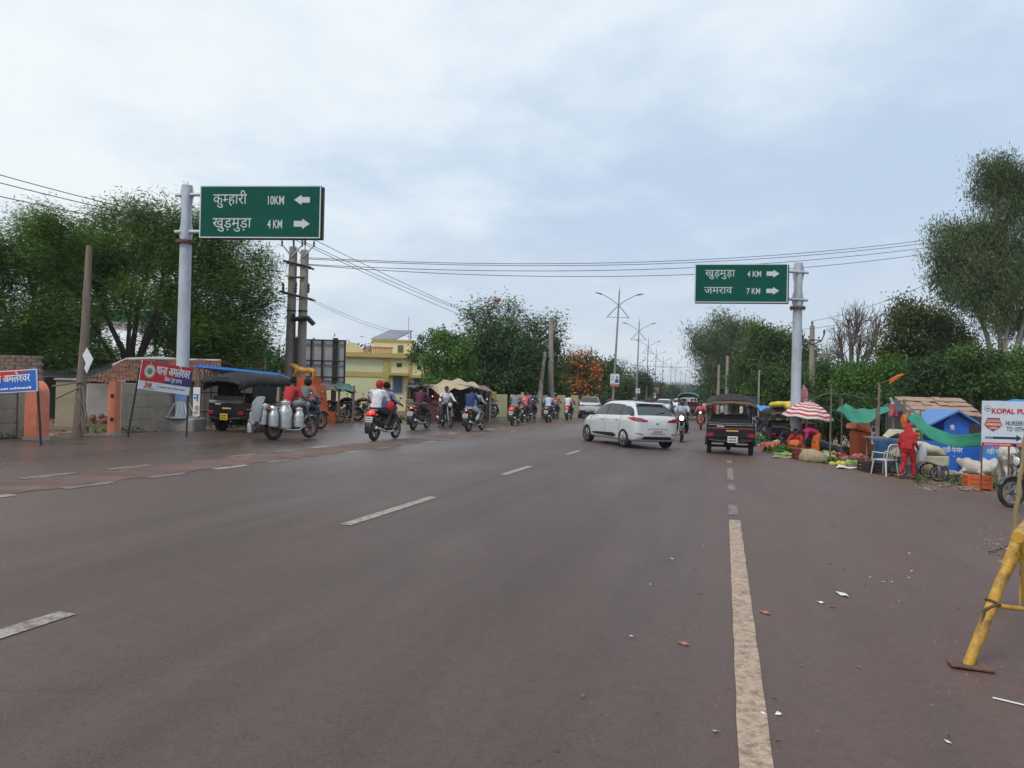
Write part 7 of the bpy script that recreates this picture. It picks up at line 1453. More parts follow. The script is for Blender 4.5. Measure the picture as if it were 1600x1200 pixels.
for k in range(4): rect(mb, lift(M, .006), a[0] + .04 * k, a[1] - .025, a[0] + .04 * k + .025, a[1] + .03, 0)
mb.build('black_print', sink, pn, ang=0)
mb = MB(); x0, y0 = uv(1538.5, 674); x1, y1 = uv(1565, 652.5); cxm = (x0 + x1) / 2; hh = y1 - y0; mb.add([(x0 + .05, y1, 0), (x0, y1 - hh * .55, 0), (x0 + .06, y0 + hh * .25, 0), (cxm, y0, 0), (x1 - .06, y0 + hh * .25, 0), (x1, y1 - hh * .55, 0), (x1 - .05, y1, 0)], [tuple(range(7))], lift(M, .004)); mb.build('badge', mat('badge_red', (.40, .03, .05), .5), pn, ang=0)
mb = MB(); rect(mb, lift(M, .008), x0 - .01, y0 + hh * .42, x1 + .01, y0 + hh * .66, 0); mb.build('badge_band', mat('badge_orange', (.55, .20, .06), .5), pn, ang=0)
mb = MB(); text(mb, 'SCHOOL', lift(M, .012), cxm, y0 + hh * .72, hh * .22, None, .02, 'c'); text(mb, 'ADMISSION', lift(M, .012), cxm, y0 + hh * .46, hh * .18, None, .02, 'c'); text(mb, 'OPEN', lift(M, .012), cxm, y0 + hh * .19, hh * .22, None, .02, 'c'); text(mb, 'SHAKTI NAGAR COLONY,', lift(M, .008), .06, H * .025, H * .055, uv(1602, 0)[0], .015); mb.build('white_print', bwhite, pn, ang=0)
mb = MB(); a = uv(1543, 638); T = lift(M, .005) @ Matrix.Translation((a[0], a[1], 0)); mb.k = 0; disc(mb, T, .078, .07); mb.k = 1; disc(mb, lift(T, .003), .062, .055); mb.k = 0; disc(mb, lift(T, .006), .04, .025); mb.build('round_emblem', [mat('emblem_teal', (.12, .22, .25), .5), bwhite], pn, ang=0)
for x in (.03, W * .62, W2 - .05):
    q = M @ Vector((x, 0, -.05)); mb = MB(); mb.tube([(q.x, q.y, -.3 - (0 if x < .1 else .1)), (q.x, q.y, q.z + H)], .022, 6); mb.build('post', rust, root)
# motorcycle cut by the right edge, bamboo pole
loc = G(1580, 794); rz = pi / 2 + .12; d = Matrix.Rotation(rz, 3, 'Z') @ Vector((0, .66, 0)); inst(MK, 'motorcycle', 'black motorcycle at the right edge with only its front wheel in view', 'motorcycle', loc - d + Vector((0, 0, .01)), rz, None, {'rim': alloy, 'hl': lensm, 'tl': tailr})
c = G(1583, 834); t_ = P(1607, 640, c.y); root = thing('bamboo_pole', 'knotted bamboo pole leaning beside the yellow barricade', 'bamboo pole', c); mb = MB(); pts = []; rs = []; n = 9
for k in range(n * 3 + 1): f = k / (n * 3); pts.append((t_ - c) * f * 1.15 + Vector((.01 * math.sin(k), 0, -.05))); rs.append(.034 - .008 * f + (.006 if k % 3 == 0 else 0))
mb.tube(pts, rs, 10); mb.build('pole_shaft', mat('bamboo', (.27, .20, .10), .6, var=.2, scale=7, stretch=(2, 2, .5)), root, 60)
# barricade
yb = mat('barricade_yellow', (.52, .30, .035), .5, var=.16, scale=26, dirt=(.13, .07, .035), dfac=.9, bump=.25, bscale=60); F1 = G(1512, 1046); c = Vector((F1.x, F1.y, F1.z + .012)); root = thing('barricade', 'scratched yellow tubular barricade with splayed legs at the right edge', 'barricade', c)
ap = P(1591, 838, F1.y + .12) - c; F2 = Vector((ap.x * 2 + .02, -.02, gz(c.x + .7, c.y) - c.z + .02)); bd = Vector((.62, .78, 0)).normalized(); r_ = .032
mb = MB(); mb.tube([Vector((0, 0, .01)), ap], [r_, r_], 16); mb.build('leg', yb, root); mb = MB(); mb.tube([F2, ap + Vector((.02, .03, -.02))], [r_, r_], 16); mb.build('leg', yb, root)
mb = MB(); mb.tube([ap - bd * .05 + Vector((0, 0, .0)), ap + bd * 1.9], .036, 18); mb.build('top_beam', yb, root)
for q, nm in ((ap + bd * 1.85, 'leg'),):
    for sx in (-1, 1): mb = MB(); mb.tube([q, q + Vector((sx * .34, -.1 * sx, 0)) - Vector((0, 0, ap.z + .05))], r_, 14); mb.build('leg', yb, root)
a = Vector((0, 0, 0)).lerp(ap, .47); b = F2.lerp(ap, .45); mb = MB(); mb.tube([a, b], .015, 12); mb.build('cross_bar', yb, root)
mb = MB(); q = ap + bd * .12; mb.add([q + bd * 0 + Vector((0, 0, -.05)), q + bd * 1.6 + Vector((0, 0, -.05)), q + bd * 1.6 + Vector((0, 0, -.46)), q + Vector((0, 0, -.46))], [(0, 1, 2, 3)]); o = mb.build('plate', yb, root, ang=0); solid(o.data, .01)
mb = MB(); mb.rbox((.01, -.01, .016), (.24, .13, .016), .004, rz=-.25, ry=R(3)); mb.build('foot_plate', rust, root); mb = MB(); mb.rbox(tuple(F2 + Vector((0, 0, -.012))), (.26, .12, .014), .004); mb.build('foot_plate', rust, root)
mb = MB(); d = ap.normalized(); u, v = ortho(d); q = a + d * .02
pts = [q + (u * math.cos(t * .7) + v * math.sin(t * .7)) * .04 for t in range(10)]; mb.tube(pts + [q + Vector((-.07, -.03, -.04)), q + Vector((-.1, -.03, -.2))], .009, 6); mb.build('tied_wire', rust, root)
# rubble and litter --------------------------------------------------------------
def stone(mb, p, r, rr):
    b = len(mb.v); mb.ell(p, (r * rr.uniform(.7, 1.4), r * rr.uniform(.7, 1.3), r * rr.uniform(.35, .7)), 7, 5)
    for i in range(b, len(mb.v)): v = mb.v[i]; mb.v[i] = tuple(v[k] + rr.uniform(-.18, .18) * r for k in range(3))
rr = random.Random(9); mb = MB()
for k in range(150):
    px, py = rr.gauss(1566, 22), rr.gauss(849, 14); g_ = G(px, py); stone(mb, (g_.x, g_.y, g_.z + .01), abs(rr.gauss(.009, .009)) + .004, rr)
for k in range(170):
    px, py = rr.uniform(1430, 1600), rr.uniform(748, 768); g_ = G(px, py); stone(mb, (g_.x, g_.y, g_.z + .02), abs(rr.gauss(.025, .025)) + .012, rr)
for k in range(220):
    s_ = rr.uniform(8, 32); t = rr.choice([-14.9, -15.0, -15.2, -15.6]) - rr.random() * .5; x, y = xy(s_, t); stone(mb, (x, y, gz(x, y)), abs(rr.gauss(.035, .04)) + .01, rr)
for k in range(120):
    px, py = rr.uniform(1440, 1600), rr.uniform(860, 1090); g_ = G(px, py); stone(mb, (g_.x, g_.y, g_.z + .012), rr.uniform(.003, .010), rr)
for k in range(140):
    px, py = rr.uniform(880, 1500), rr.uniform(770, 1190); g_ = G(px, py); stone(mb, (g_.x, g_.y, g_.z + .012), rr.uniform(.002, .0065), rr)
tag(mb.build('rubble', mat('rubble_stone', (.19, .145, .12), .9, var=.35, scale=9), ang=60), kind='stuff')
for px, py, Y_, lab in ((1487, 744, .8, 'flat broken kerb stone lying beside the push cart'), (1508, 748, .6, 'pale broken slab lying left of the orange crate')):
    g_ = G(px, py); mb = MB(); stone(mb, (0, 0, .06), .26 * Y_, rr); o = mb.build('broken_slab', conc, None, 30, g_); tag(o, lab, 'stone', 'broken slabs')
lit = MB()
for k in range(60):
    px, py = (rr.uniform(1290, 1600), rr.uniform(780, 960)) if k < 42 else (rr.uniform(900, 1500), rr.uniform(850, 1180)); g_ = G(px, py); s_ = rr.uniform(.008, .022); a = rr.uniform(0, 6); lit.k = rr.choice([0, 0, 1, 1, 2])
    lit.add([(g_.x + s_ * math.cos(a + q) * rr.uniform(.6, 1.3), g_.y + s_ * math.sin(a + q) * rr.uniform(.6, 1.3), g_.z + .016 + rr.uniform(0, .012)) for q in (0, 1.6, 3.1, 4.7)], [(0, 1, 2, 3)])
tag(lit.build('litter', [bwhite, mat('dry_leaf', (.16, .11, .07), .8), mat('litter_dark', (.03, .03, .03), .8)], ang=0), kind='stuff')
for px, py, sz, m, lab in ((1068, 1010, .038, mat('wrapper_red', (.42, .12, .09), .5), 'small red wrapper on the road left of the white edge line'), (1195, 961, .042, MC['wrapper_red'], 'crumpled red wrapper just right of the white edge line'), (1316, 932, .06, bwhite, 'white paper scrap crumpled on the open asphalt'), (1282, 945, .03, bwhite, 'tiny white scrap left of the crumpled paper'), (1581, 1102, .09, bwhite, 'thin white straw lying below the barricade foot')):
    g_ = G(px, py); mb = MB(); thin = 'straw' in lab; a0 = rr.uniform(0, 3)
    mb.sheet(lambda u, v: ((u - .5) * sz * 2, (v - .5) * sz * (.25 if thin else .9), .004 + (0 if thin else .009 * math.sin(3.1 * u + 2 * v) ** 2)), 6, 3); o = mb.build('litter_scrap', m, None, 0, g_ + Vector((0, 0, .014)), a0 if not thin else -.7); tag(o, lab, 'litter', 'litter scraps on the road')
# ============================================================ TREES
bark = mat('bark', (.085, .065, .05), .9, var=.35, scale=5, stretch=(3, 3, .6), bump=.6, bscale=14); barkp = mat('pale_bark', (.30, .27, .24), .85, var=.25, scale=4, stretch=(3, 3, .6)); barkg = mat('grey_bark', (.17, .145, .13), .9, var=.25, scale=4)
LM = dict(acacia=leafmat('acacia_leaf', (.038, .095, .012), (.15, .27, .045), .5, .45), bright=leafmat('bright_leaf', (.030, .095, .010), (.12, .26, .035), .9, .3), mango=leafmat('mango_leaf', (.016, .042, .012), (.065, .135, .034), .7, .25),
          gul=leafmat('fern_leaf', (.05, .10, .035), (.16, .23, .09), .7, .3), euca=leafmat('eucalyptus_leaf', (.05, .082, .03), (.17, .235, .095), .6, .4), mid=leafmat('mid_leaf', (.026, .066, .013), (.10, .19, .038), .7, .3), olive=leafmat('olive_leaf', (.035, .055, .012), (.13, .16, .035), .6, .25), far=leafmat('far_leaf', (.030, .055, .025), (.075, .11, .045), .4, .2))
flower = mat('orange_blossom', (.62, .15, .03), .7, var=.35, scale=2); flred = mat('red_blossom', (.40, .05, .035), .7, var=.3, scale=2)
STY = dict(feather=(.30, .05), broad=(.17, .085), drop=(.24, .045), fern=(.26, .09), big=(.30, .15))
def leaves(name, pts, out, style, m, size, per, spread, parent, sd):
    g = np.random.default_rng(sd); n = len(pts); k = n * per
    c = np.repeat(pts, per, 0) + g.normal(0, 1, (k, 3)) * spread; o = np.repeat(out, per, 0); l, wd = STY[style][0] * size, STY[style][1] * size
    rv = g.normal(0, 1, (k, 3))
    if style == 'drop': ax = rv * .6 + np.array([0, 0, -1.0])
    elif style == 'feather': ax = rv * np.array([1, 1, .45]) * .7 + o * np.array([1, 1, .35]) * .8 + np.array([0, 0, .06])
    elif style == 'fern': ax = rv * np.array([1, 1, .5]) + o * .3
    else: ax = rv * .8 + o * .4 + np.array([0, 0, -.45])
    ax /= np.linalg.norm(ax, axis=1, keepdims=True) + 1e-9
    nr = g.normal(0, 1, (k, 3)) * .6 + o * .5 + np.array([0, 0, .9]) if style != 'drop' else g.normal(0, 1, (k, 3))
    sdv = np.cross(ax, nr); sdv /= np.linalg.norm(sdv, axis=1, keepdims=True) + 1e-9
    L_ = l * g.uniform(.65, 1.35, (k, 1)); W_ = wd * g.uniform(.7, 1.3, (k, 1)); up = np.cross(sdv, ax)
    V = np.stack([c - ax * L_ * .5, c + sdv * W_ * .5 + up * W_ * .12, c + ax * L_ * .5, c - sdv * W_ * .5 + up * W_ * .12], 1).reshape(-1, 3)
    me = bpy.data.meshes.new(name); me.vertices.add(4 * k); me.vertices.foreach_set('co', V.astype(np.float32).ravel()); me.loops.add(4 * k); me.loops.foreach_set('vertex_index', np.arange(4 * k, dtype=np.int32)); me.polygons.add(k); me.polygons.foreach_set('loop_start', np.arange(0, 4 * k, 4, dtype=np.int32)); me.polygons.foreach_set('loop_total', np.full(k, 4, np.int32))
    at = me.attributes.new('rnd', 'FLOAT', 'FACE'); at.data.foreach_set('value', (np.repeat(g.uniform(0, 1, n), per) * .65 + g.uniform(0, .35, k)).astype(np.float32)); me.materials.append(m); me.update(); me.validate()
    return link(name, me, parent)
TN = [0]
def tree(name, label, base, lobes, Y, style, m, dens=1.0, size=1.0, per=7, tr=.2, bk=None, fork=.35, twigs=0, spread=.35, flowers=None, group=None, depth=.8, wig=.25, cat='tree', shell=.5, sat=4):
    """lobes: (px, py, rx, ry[, dY]) in photo pixels at depth Y, turned into real ellipsoids round the trunk"""
    if style == 'broad': per = int(per * 1.9); spread *= .85
    TN[0] += 1; g = np.random.default_rng(100 + TN[0]); rr = random.Random(TN[0])
    b = PG(base, Y) if not isinstance(base, Vector) else base; root = thing(name, label, cat, b, 0, group); k = Y / 1200; Ls = []
    for q in lobes:
        dy = q[4] if len(q) > 4 else rr.uniform(-.35, .35) * depth * 60 * k
        c = P(q[0], q[1], Y + dy) - b; s = (Y + dy) / Y; Ls.append((c, Vector((q[2] * k * s, (q[2] + q[3]) * .5 * k * s * depth * 1.1, q[3] * k * s))))
    core = list(Ls)
    if style != 'fern':
        for c, r in core:
            for q in range(sat):
                d = Vector((rr.gauss(0, 1), rr.gauss(0, .8), rr.gauss(.25, .8))).normalized(); s_ = rr.uniform(.26, .5); Ls.append((c + Vector((d.x * r.x, d.y * r.y, d.z * r.z)) * rr.uniform(.8, 1.1), r * s_))
    P_, O_ = [], []
    for c, r in Ls:
        area = 4 * pi * ((r.x * r.z) + r.x * r.y + r.y * r.z) / 3; n = max(6, int(dens * area * 5.5 / (per * (STY[style][0] * STY[style][1]) * .5 * size * size) * (.28 if sat == 0 else .17)))
        d = g.normal(0, 1, (n, 3)); d /= np.linalg.norm(d, axis=1, keepdims=True); f = 1 - np.abs(g.normal(0, 1, n)) * (1 - shell) * .6; f = np.clip(f, .12, 1.08)
        lump = 1 + wig * (np.sin(d[:, 0] * 5.1 + c.x * 3) * np.sin(d[:, 1] * 4.3 + c.y) + .8 * np.sin(d[:, 2] * 7 + d[:, 0] * 6 + c.z * 2)) * .5
        P_.append(np.array(c) + d * np.array(r) * (f * lump)[:, None]); O_.append(d)
    pts = np.concatenate(P_); out = np.concatenate(O_); ok = pts[:, 2] > .25; pts, out = pts[ok], out[ok]
    leaves('crown', pts, out, style, m, size, per, spread, root, TN[0])
    if flowers:
        fm, fr, fs = flowers; sel = g.random(len(pts)) < fr * (.3 + .7 * (out[:, 2] > .1)); leaves('blossom', pts[sel] + out[sel] * (.12 if fr < .5 else .4), out[sel], 'big', fm, fs, 4 if fr < .5 else 9, spread * .7, root, TN[0] + 500)
    mb = MB(); cen = sum((c for c, r in core), Vector()) / len(core); low = min(c.z - r.z for c, r in core); hf = max(.6, min(cen.z * fork, max(low, cen.z * .25) + .3)); F = Vector((cen.x * .12 + rr.uniform(-.1, .1), cen.y * .1, hf))
    mb.tube([(0, 0, -.2), (tr * .2, 0, hf * .3), F], [tr * 1.35, tr, tr * .88], 10)
    mains = []
    for i_, (c, r) in enumerate(core):
        main = i_ % 3 == 0; S0 = F; tk = tr * .5
        if not main: S0 = min(mains, key=lambda q: (q - c).length); tk = tr * .26
        mid = S0.lerp(c, .5) + Vector((rr.gauss(0, .25), rr.gauss(0, .25), rr.uniform(-.1, .35))) * min(1.0, c.length * .2); t2 = tk; mains += [mid, S0.lerp(mid, .55)] if main else []; mb.tube([S0 - (F.normalized() * tr * .3 if main else Vector()), S0.lerp(mid, .5) + Vector((rr.gauss(0, .08), 0, .05)), mid, c, c + Vector((0, 0, r.z * .5))], [t2 * 1.1, t2 * .85, t2 * .65, t2 * .35, .01], 7)
        for q in range(twigs):
            d = Vector((rr.gauss(0, 1), rr.gauss(0, 1), rr.gauss(.25, .8))).normalized(); e_ = c + Vector((d.x * r.x, d.y * r.y, d.z * r.z)) * rr.uniform(.7, 1.0); s0 = mid.lerp(c, rr.uniform(.1, 1)); mm = s0.lerp(e_, .5) + Vector((rr.gauss(0, .12), rr.gauss(0, .12), rr.uniform(-.05, .2))); mb.tube([s0, mm, e_], [t2 * .26, t2 * .15, .008], 4, cap=False)
    mb.build('trunk', bk or bark, root, 60); return root
LT = 'trees behind the left roadside'; MT = 'trees beyond the yellow hall'; RT = 'trees behind the right market'
tree('acacia_tree', 'broad feathery acacia with dark forking limbs behind the left sign pole', 192, [(60 + 70, 385, 50, 32), (150, 400, 44, 32), (205, 352, 50, 30), (270, 352, 58, 32), (330, 385, 55, 38), (380, 425, 42, 40), (405, 470, 22, 30), (190, 415, 75, 42), (300, 440, 75, 40), (240, 385, 60, 35), (370, 500, 42, 50), (320, 510, 60, 42), (110, 440, 50, 40), (395, 540, 22, 36), (345, 555, 50, 22), (265, 470, 50, 30, 2.5), (250, 520, 46, 22, 3), (160, 480, 40, 22, 3), (205, 470, 40, 24, -2), (290, 545, 30, 22, 3), (130, 515, 26, 24, 2)], 30, 'feather', LM['acacia'], 1.15, .7, 12, .25, None, .24, 6, .30, group=LT, shell=.35, wig=.45)
tree('acacia_tree', 'feathery acacia leaning over the left edge of the photo', 30, [(60, 350, 32, 24), (95, 372, 40, 28), (40, 395, 50, 30), (-20, 400, 50, 40), (10, 440, 45, 32), (80, 425, 45, 32), (-30, 480, 60, 40), (45, 500, 55, 40), (100, 500, 45, 38), (20, 540, 60, 30), (110, 545, 45, 26), (75, 345, 14, 22)], 27, 'feather', LM['acacia'], 1.15, .66, 12, .2, None, .3, 6, .28, group=LT, shell=.35, wig=.45)
tree('dark_tree', 'dark bushy tree low behind the brick wall on the left', 60, [(-20, 545, 50, 40), (40, 555, 50, 35), (95, 550, 40, 36), (120, 585, 26, 20)], 33, 'broad', LM['mango'], .8, 1.2, 8, .25, group=LT)
tree('dark_tree', 'dark bushy tree rising behind the blue roofed shed', 350, [(300, 545, 40, 26), (350, 560, 36, 24), (395, 560, 30, 24), (330, 520, 40, 30), (425, 576, 26, 12)], 38, 'broad', LM['mango'], .8, 1.3, 8, .25, group=LT)
tree('bush', 'low green bush showing through the gap under the acacia limbs', 175, [(160, 562, 22, 14), (185, 560, 22, 14)], 42, 'broad', LM['bright'], .9, 1.2, 8, .12, group=LT, cat='bush')
tree('round_tree', 'bright green round headed tree at the corner of the yellow hall', 697, [(700, 548, 32, 24), (684, 578, 24, 26), (718, 580, 22, 28), (697, 602, 34, 18), (724, 552, 13, 18), (700, 530, 22, 9)], 47, 'broad', LM['bright'], 1.2, 1.15, 8, .3, group=MT, spread=.3)
tree('branch_tree', 'small dark open branched tree touching the yellow hall roof', 668, [(655, 545, 10, 6), (668, 532, 12, 6), (684, 522, 16, 5), (648, 560, 8, 5)], 54, 'broad', LM['mango'], .9, 1.2, 6, .1, group=MT, twigs=4, spread=.2)
tree('mango_tree', 'large dark green mango tree behind the tan tarp shack', 775, [(760, 535, 36, 26), (795, 545, 42, 28), (755, 575, 34, 32), (790, 585, 45, 34), (825, 575, 26, 30), (765, 612, 46, 24), (810, 612, 36, 24), (742, 555, 20, 22)], 53, 'broad', LM['mango'], 1.2, 1.25, 8, .4, group=MT, spread=.35)
tree('flame_tree', 'tall open flame tree with a single red blossom head on top', 800, [(735, 492, 20, 10), (762, 484, 26, 12), (797, 482, 24, 11), (760, 503, 36, 10), (800, 505, 36, 13), (838, 505, 26, 10), (866, 502, 16, 9), (775, 520, 38, 9), (838, 522, 36, 10), (872, 520, 14, 9), (738, 516, 22, 7), (777, 470, 4.5, 2.5)], 60, 'fern', LM['gul'], .85, 1.1, 7, .32, None, .55, 7, .4, (flred, .035, .5), group=MT, shell=.2)
o = MB().ell(P(777, 469, 60), (.30, .30, .17), 10, 6).build('blossom_head', flred); tag(o, 'red blossom head at the very top of the open flame tree', 'flower')
tree('leafy_tree', 'green leafy tree around the leaning pale trunk by the cream wall', 850, [(835, 555, 26, 26), (866, 560, 22, 28), (845, 590, 34, 26), (872, 598, 20, 24), (826, 600, 26, 26), (850, 622, 30, 14)], 62, 'broad', LM['mid'], 1.1, 1.35, 8, .3, group=MT)
o = MB().tube([PG(842, 52) - Vector((0, 0, .2)), P(846, 590, 52), P(852, 550, 52)], [.2, .15, .12], 10).build('dead_tree', barkp, ang=60); tag(o, 'pale leaning branchless tree in front of the leafy tree', 'tree')
tree('flame_tree', 'low flame tree covered with orange blossom left of the first lamp post', 903, [(890, 572, 16, 15), (910, 566, 18, 13), (903, 590, 26, 18), (922, 588, 12, 16), (888, 606, 18, 18), (915, 612, 22, 16), (900, 628, 28, 12)], 74, 'fern', LM['mid'], 1.3, 1.4, 8, .25, None, .35, 2, .4, (flower, .95, .85), group=MT)
tree('leafy_tree', 'mid green tree between the orange flame tree and the first lamp post', 940, [(930, 575, 14, 14), (948, 585, 18, 20), (938, 602, 24, 20), (955, 612, 16, 18), (938, 625, 24, 10)], 85, 'broad', LM['mid'], 1.2, 1.7, 8, .25, group=MT)
tree('scrub_tree', 'olive scrub beside the first lamp post', 975, [(972, 606, 18, 14), (985, 614, 16, 12), (968, 622, 20, 10)], 92, 'broad', LM['olive'], 1.0, 1.8, 8, .2, group=MT)
def bare(label, px, Y, lobes, tr, m=barkg, tw=26, group=None):
    rr = random.Random(int(px)); b = PG(px, Y); root = thing('bare_tree', label, 'tree', b, 0, group); mb = MB(); k = Y / 1200
    cen = P(lobes[0][0], lobes[0][1], Y) - b; F = Vector((0, 0, cen.z * .35)); mb.tube([(0, 0, -.2), F * .5 + Vector((.1, 0, 0)), F], [tr * 1.3, tr, tr * .9], 9); mb.build('trunk', m, root, 60); mb = MB()
    for q in lobes:
        c = P(q[0], q[1], Y + rr.uniform(-1.5, 1.5)) - b; r = Vector((q[2] * k, (q[2] + q[3]) * .4 * k, q[3] * k)); mid = F.lerp(c, .55) + Vector((rr.gauss(0, .3), rr.gauss(0, .3), .2)); mb.tube([F, F.lerp(mid, .5), mid, c], [tr * .6, tr * .45, tr * .33, tr * .16], 6)
        for j in range(tw):
            d = Vector((rr.gauss(0, 1), rr.gauss(0, 1), rr.gauss(.45, .7))).normalized(); e_ = c + Vector((d.x * r.x, d.y * r.y, d.z * r.z)); s0 = mid.lerp(c, rr.random()); mm = s0.lerp(e_, .5) + Vector((rr.gauss(0, .2), rr.gauss(0, .2), rr.gauss(.1, .15))); mb.tube([s0, mm, e_], [tr * .13, tr * .08, .012], 4, cap=False)
            for i in range(3): mb.tube([mm.lerp(e_, .3 * i + .1), mm.lerp(e_, .3 * i + .4) + Vector((rr.gauss(0, .25), rr.gauss(0, .25), rr.gauss(.2, .25)))], [tr * .05, .008], 3, cap=False)
    mb.build('branches', m, root, 60); return root
bare('thin bare tree right behind the first lamp post', 972, 95, [(970, 578, 10, 14), (980, 590, 10, 12), (975, 568, 7, 8)], .12, tw=14, group='bare trees')
tree('far_tree', 'dark rounded tree between the second and third lamp posts', 1003, [(1000, 592, 12, 10), (1006, 606, 15, 14), (996, 618, 16, 10)], 120, 'big', LM['far'], 1.3, .95, 9, .3, group='far trees', spread=.4)
tree('far_tree', 'small far tree between the fourth and fifth lamp posts', 1032, [(1030, 605, 9, 6), (1036, 615, 12, 8), (1024, 618, 10, 8)], 165, 'big', LM['far'], 1.3, .95, 9, .3, group='far trees', spread=.4)
tree('far_tree', 'small far tree by the sixth lamp post', 1053, [(1052, 608, 7, 6), (1056, 616, 9, 7), (1046, 619, 9, 5)], 200, 'big', LM['far'], 1.3, .95, 9, .3, group='far trees', spread=.4)
# right side
tree('eucalyptus_tree', 'tall ragged eucalyptus at the left end of the right tree row', 1137, [(1130, 505, 18, 12), (1105, 525, 22, 14), (1148, 520, 24, 18), (1120, 545, 34, 22), (1160, 535, 24, 18), (1100, 548, 16, 12), (1145, 565, 34, 24), (1112, 575, 22, 20), (1182, 520, 10, 10), (1168, 512, 10, 8), (1125, 592, 26, 20), (1090, 538, 8, 8)], 92, 'drop', LM['euca'], .9, 1.7, 11, .3, barkg, .3, 5, .6, group=RT, shell=.3, wig=.45)
bl_ = [(1200, 535, 30, 22), (1228, 530, 22, 18), (1180, 560, 32, 26), (1215, 565, 40, 28), (1245, 560, 28, 30), (1170, 592, 34, 26), (1205, 600, 40, 26), (1190, 520, 20, 10)]
tree('leafy_tree', 'dense green tree just left of the right sign pole', 1205, bl_, 66, 'broad', LM['mid'], 1.15, 1.5, 8, .35, group=RT)
tree('leafy_tree', 'dark low tree beyond the parked motorcycles on the right', 1150, [(1140, 615, 26, 18), (1165, 618, 28, 20), (1190, 625, 28, 20), (1125, 628, 20, 14)], 78, 'broad', LM['mango'], 1.1, 1.7, 8, .25, group=RT)
tree('drooping_tree', 'drooping bright leaved tree behind the goods carrier', 1225, [(1205, 592, 26, 18), (1228, 600, 26, 22), (1195, 612, 28, 20), (1225, 630, 34, 20), (1255, 605, 22, 24), (1190, 635, 22, 14)], 46, 'broad', LM['mid'], 1.0, 1.1, 8, .22, group=RT, spread=.28)
tree('leafy_tree', 'green tree right of the right sign pole behind the concrete pole', 1290, [(1285, 588, 30, 20), (1264, 598, 22, 22), (1310, 600, 34, 26), (1285, 620, 40, 24), (1340, 600, 30, 26)], 52, 'broad', LM['mid'], 1.1, 1.3, 8, .28, group=RT)
bare('large bare tree with spreading twigs right of the right sign', 1330, 60, [(1325, 500, 26, 22), (1350, 490, 26, 22), (1375, 505, 18, 22), (1312, 525, 20, 18), (1345, 530, 26, 22), (1370, 535, 20, 20), (1305, 550, 16, 16)], .32, group='bare trees')
bare('second bare tree half hidden behind the large bare one', 1298, 64, [(1292, 545, 16, 16), (1310, 540, 14, 14), (1285, 560, 12, 12)], .22, tw=16, group='bare trees')
tree('leafy_tree', 'dark green tree with an upright olive top behind the hut', 1425, [(1420, 485, 24, 16), (1405, 498, 18, 14), (1440, 498, 30, 22), (1470, 510, 30, 22), (1425, 525, 40, 26), (1470, 545, 44, 28), (1420, 560, 42, 28), (1390, 570, 26, 24), (1500, 535, 26, 22)], 46, 'broad', LM['olive'], 1.05, 1.15, 8, .35, group=RT)
tree('leafy_tree', 'bright green bushy tree behind the green tarp', 1365, [(1352, 588, 30, 18), (1385, 588, 34, 22), (1340, 605, 36, 26), (1380, 618, 40, 24), (1410, 600, 26, 28)], 42, 'broad', LM['bright'], .9, 1.05, 8, .25, group=RT)
tree('leafy_tree', 'dark leafy tree rising behind the brown sheet roof', 1462, [(1448, 580, 26, 16), (1478, 574, 28, 18), (1462, 598, 34, 18), (1430, 606, 26, 18), (1490, 606, 30, 18)], 37, 'broad', LM['mango'], 1.15, 1.05, 8, .28, group=RT, spread=.3)
tree('leafy_tree', 'fresh green leafy tree drooping over the blue booth', 1530, [(1520, 556, 26, 14), (1545, 568, 30, 18), (1515, 584, 34, 20), (1552, 598, 32, 20), (1525, 612, 30, 16)], 35, 'broad', LM['mid'], 1.15, 1.0, 8, .28, group=RT, spread=.28)
tree('leafy_tree', 'broad leafy tree behind the school sign', 1605, [(1588, 572, 26, 18), (1618, 562, 34, 26), (1590, 598, 32, 22), (1580, 620, 28, 16), (1650, 590, 46, 40), (1615, 622, 40, 20)], 36.5, 'broad', LM['bright'], 1.1, 1.05, 8, .3, group=RT, spread=.3)
tree('dark_tree', 'deep shaded tree filling the gap behind the huts', 1500, [(1420, 610, 40, 26), (1470, 618, 44, 24), (1530, 615, 44, 26), (1590, 620, 44, 30), (1640, 625, 44, 30), (1380, 630, 30, 20)], 43, 'broad', LM['mango'], 1.2, 1.4, 8, .3, group=RT)
tree('eucalyptus_tree', 'towering eucalyptus with hanging leaves at the right edge', 1575, [(1555, 272, 32, 20), (1590, 290, 40, 30), (1550, 305, 28, 24), (1625, 300, 40, 45), (1580, 345, 40, 30), (1490, 365, 30, 16), (1520, 375, 42, 26), (1480, 395, 28, 22), (1565, 395, 45, 32), (1500, 420, 36, 26), (1475, 440, 24, 20), (1540, 435, 42, 30), (1590, 440, 45, 40), (1495, 465, 28, 20), (1550, 480, 40, 28), (1595, 500, 36, 34), (1650, 400, 50, 60)], 41, 'drop', LM['euca'], .95, .95, 12, .3, barkp, .25, 9, .34, group=RT, shell=.3, wig=.45)
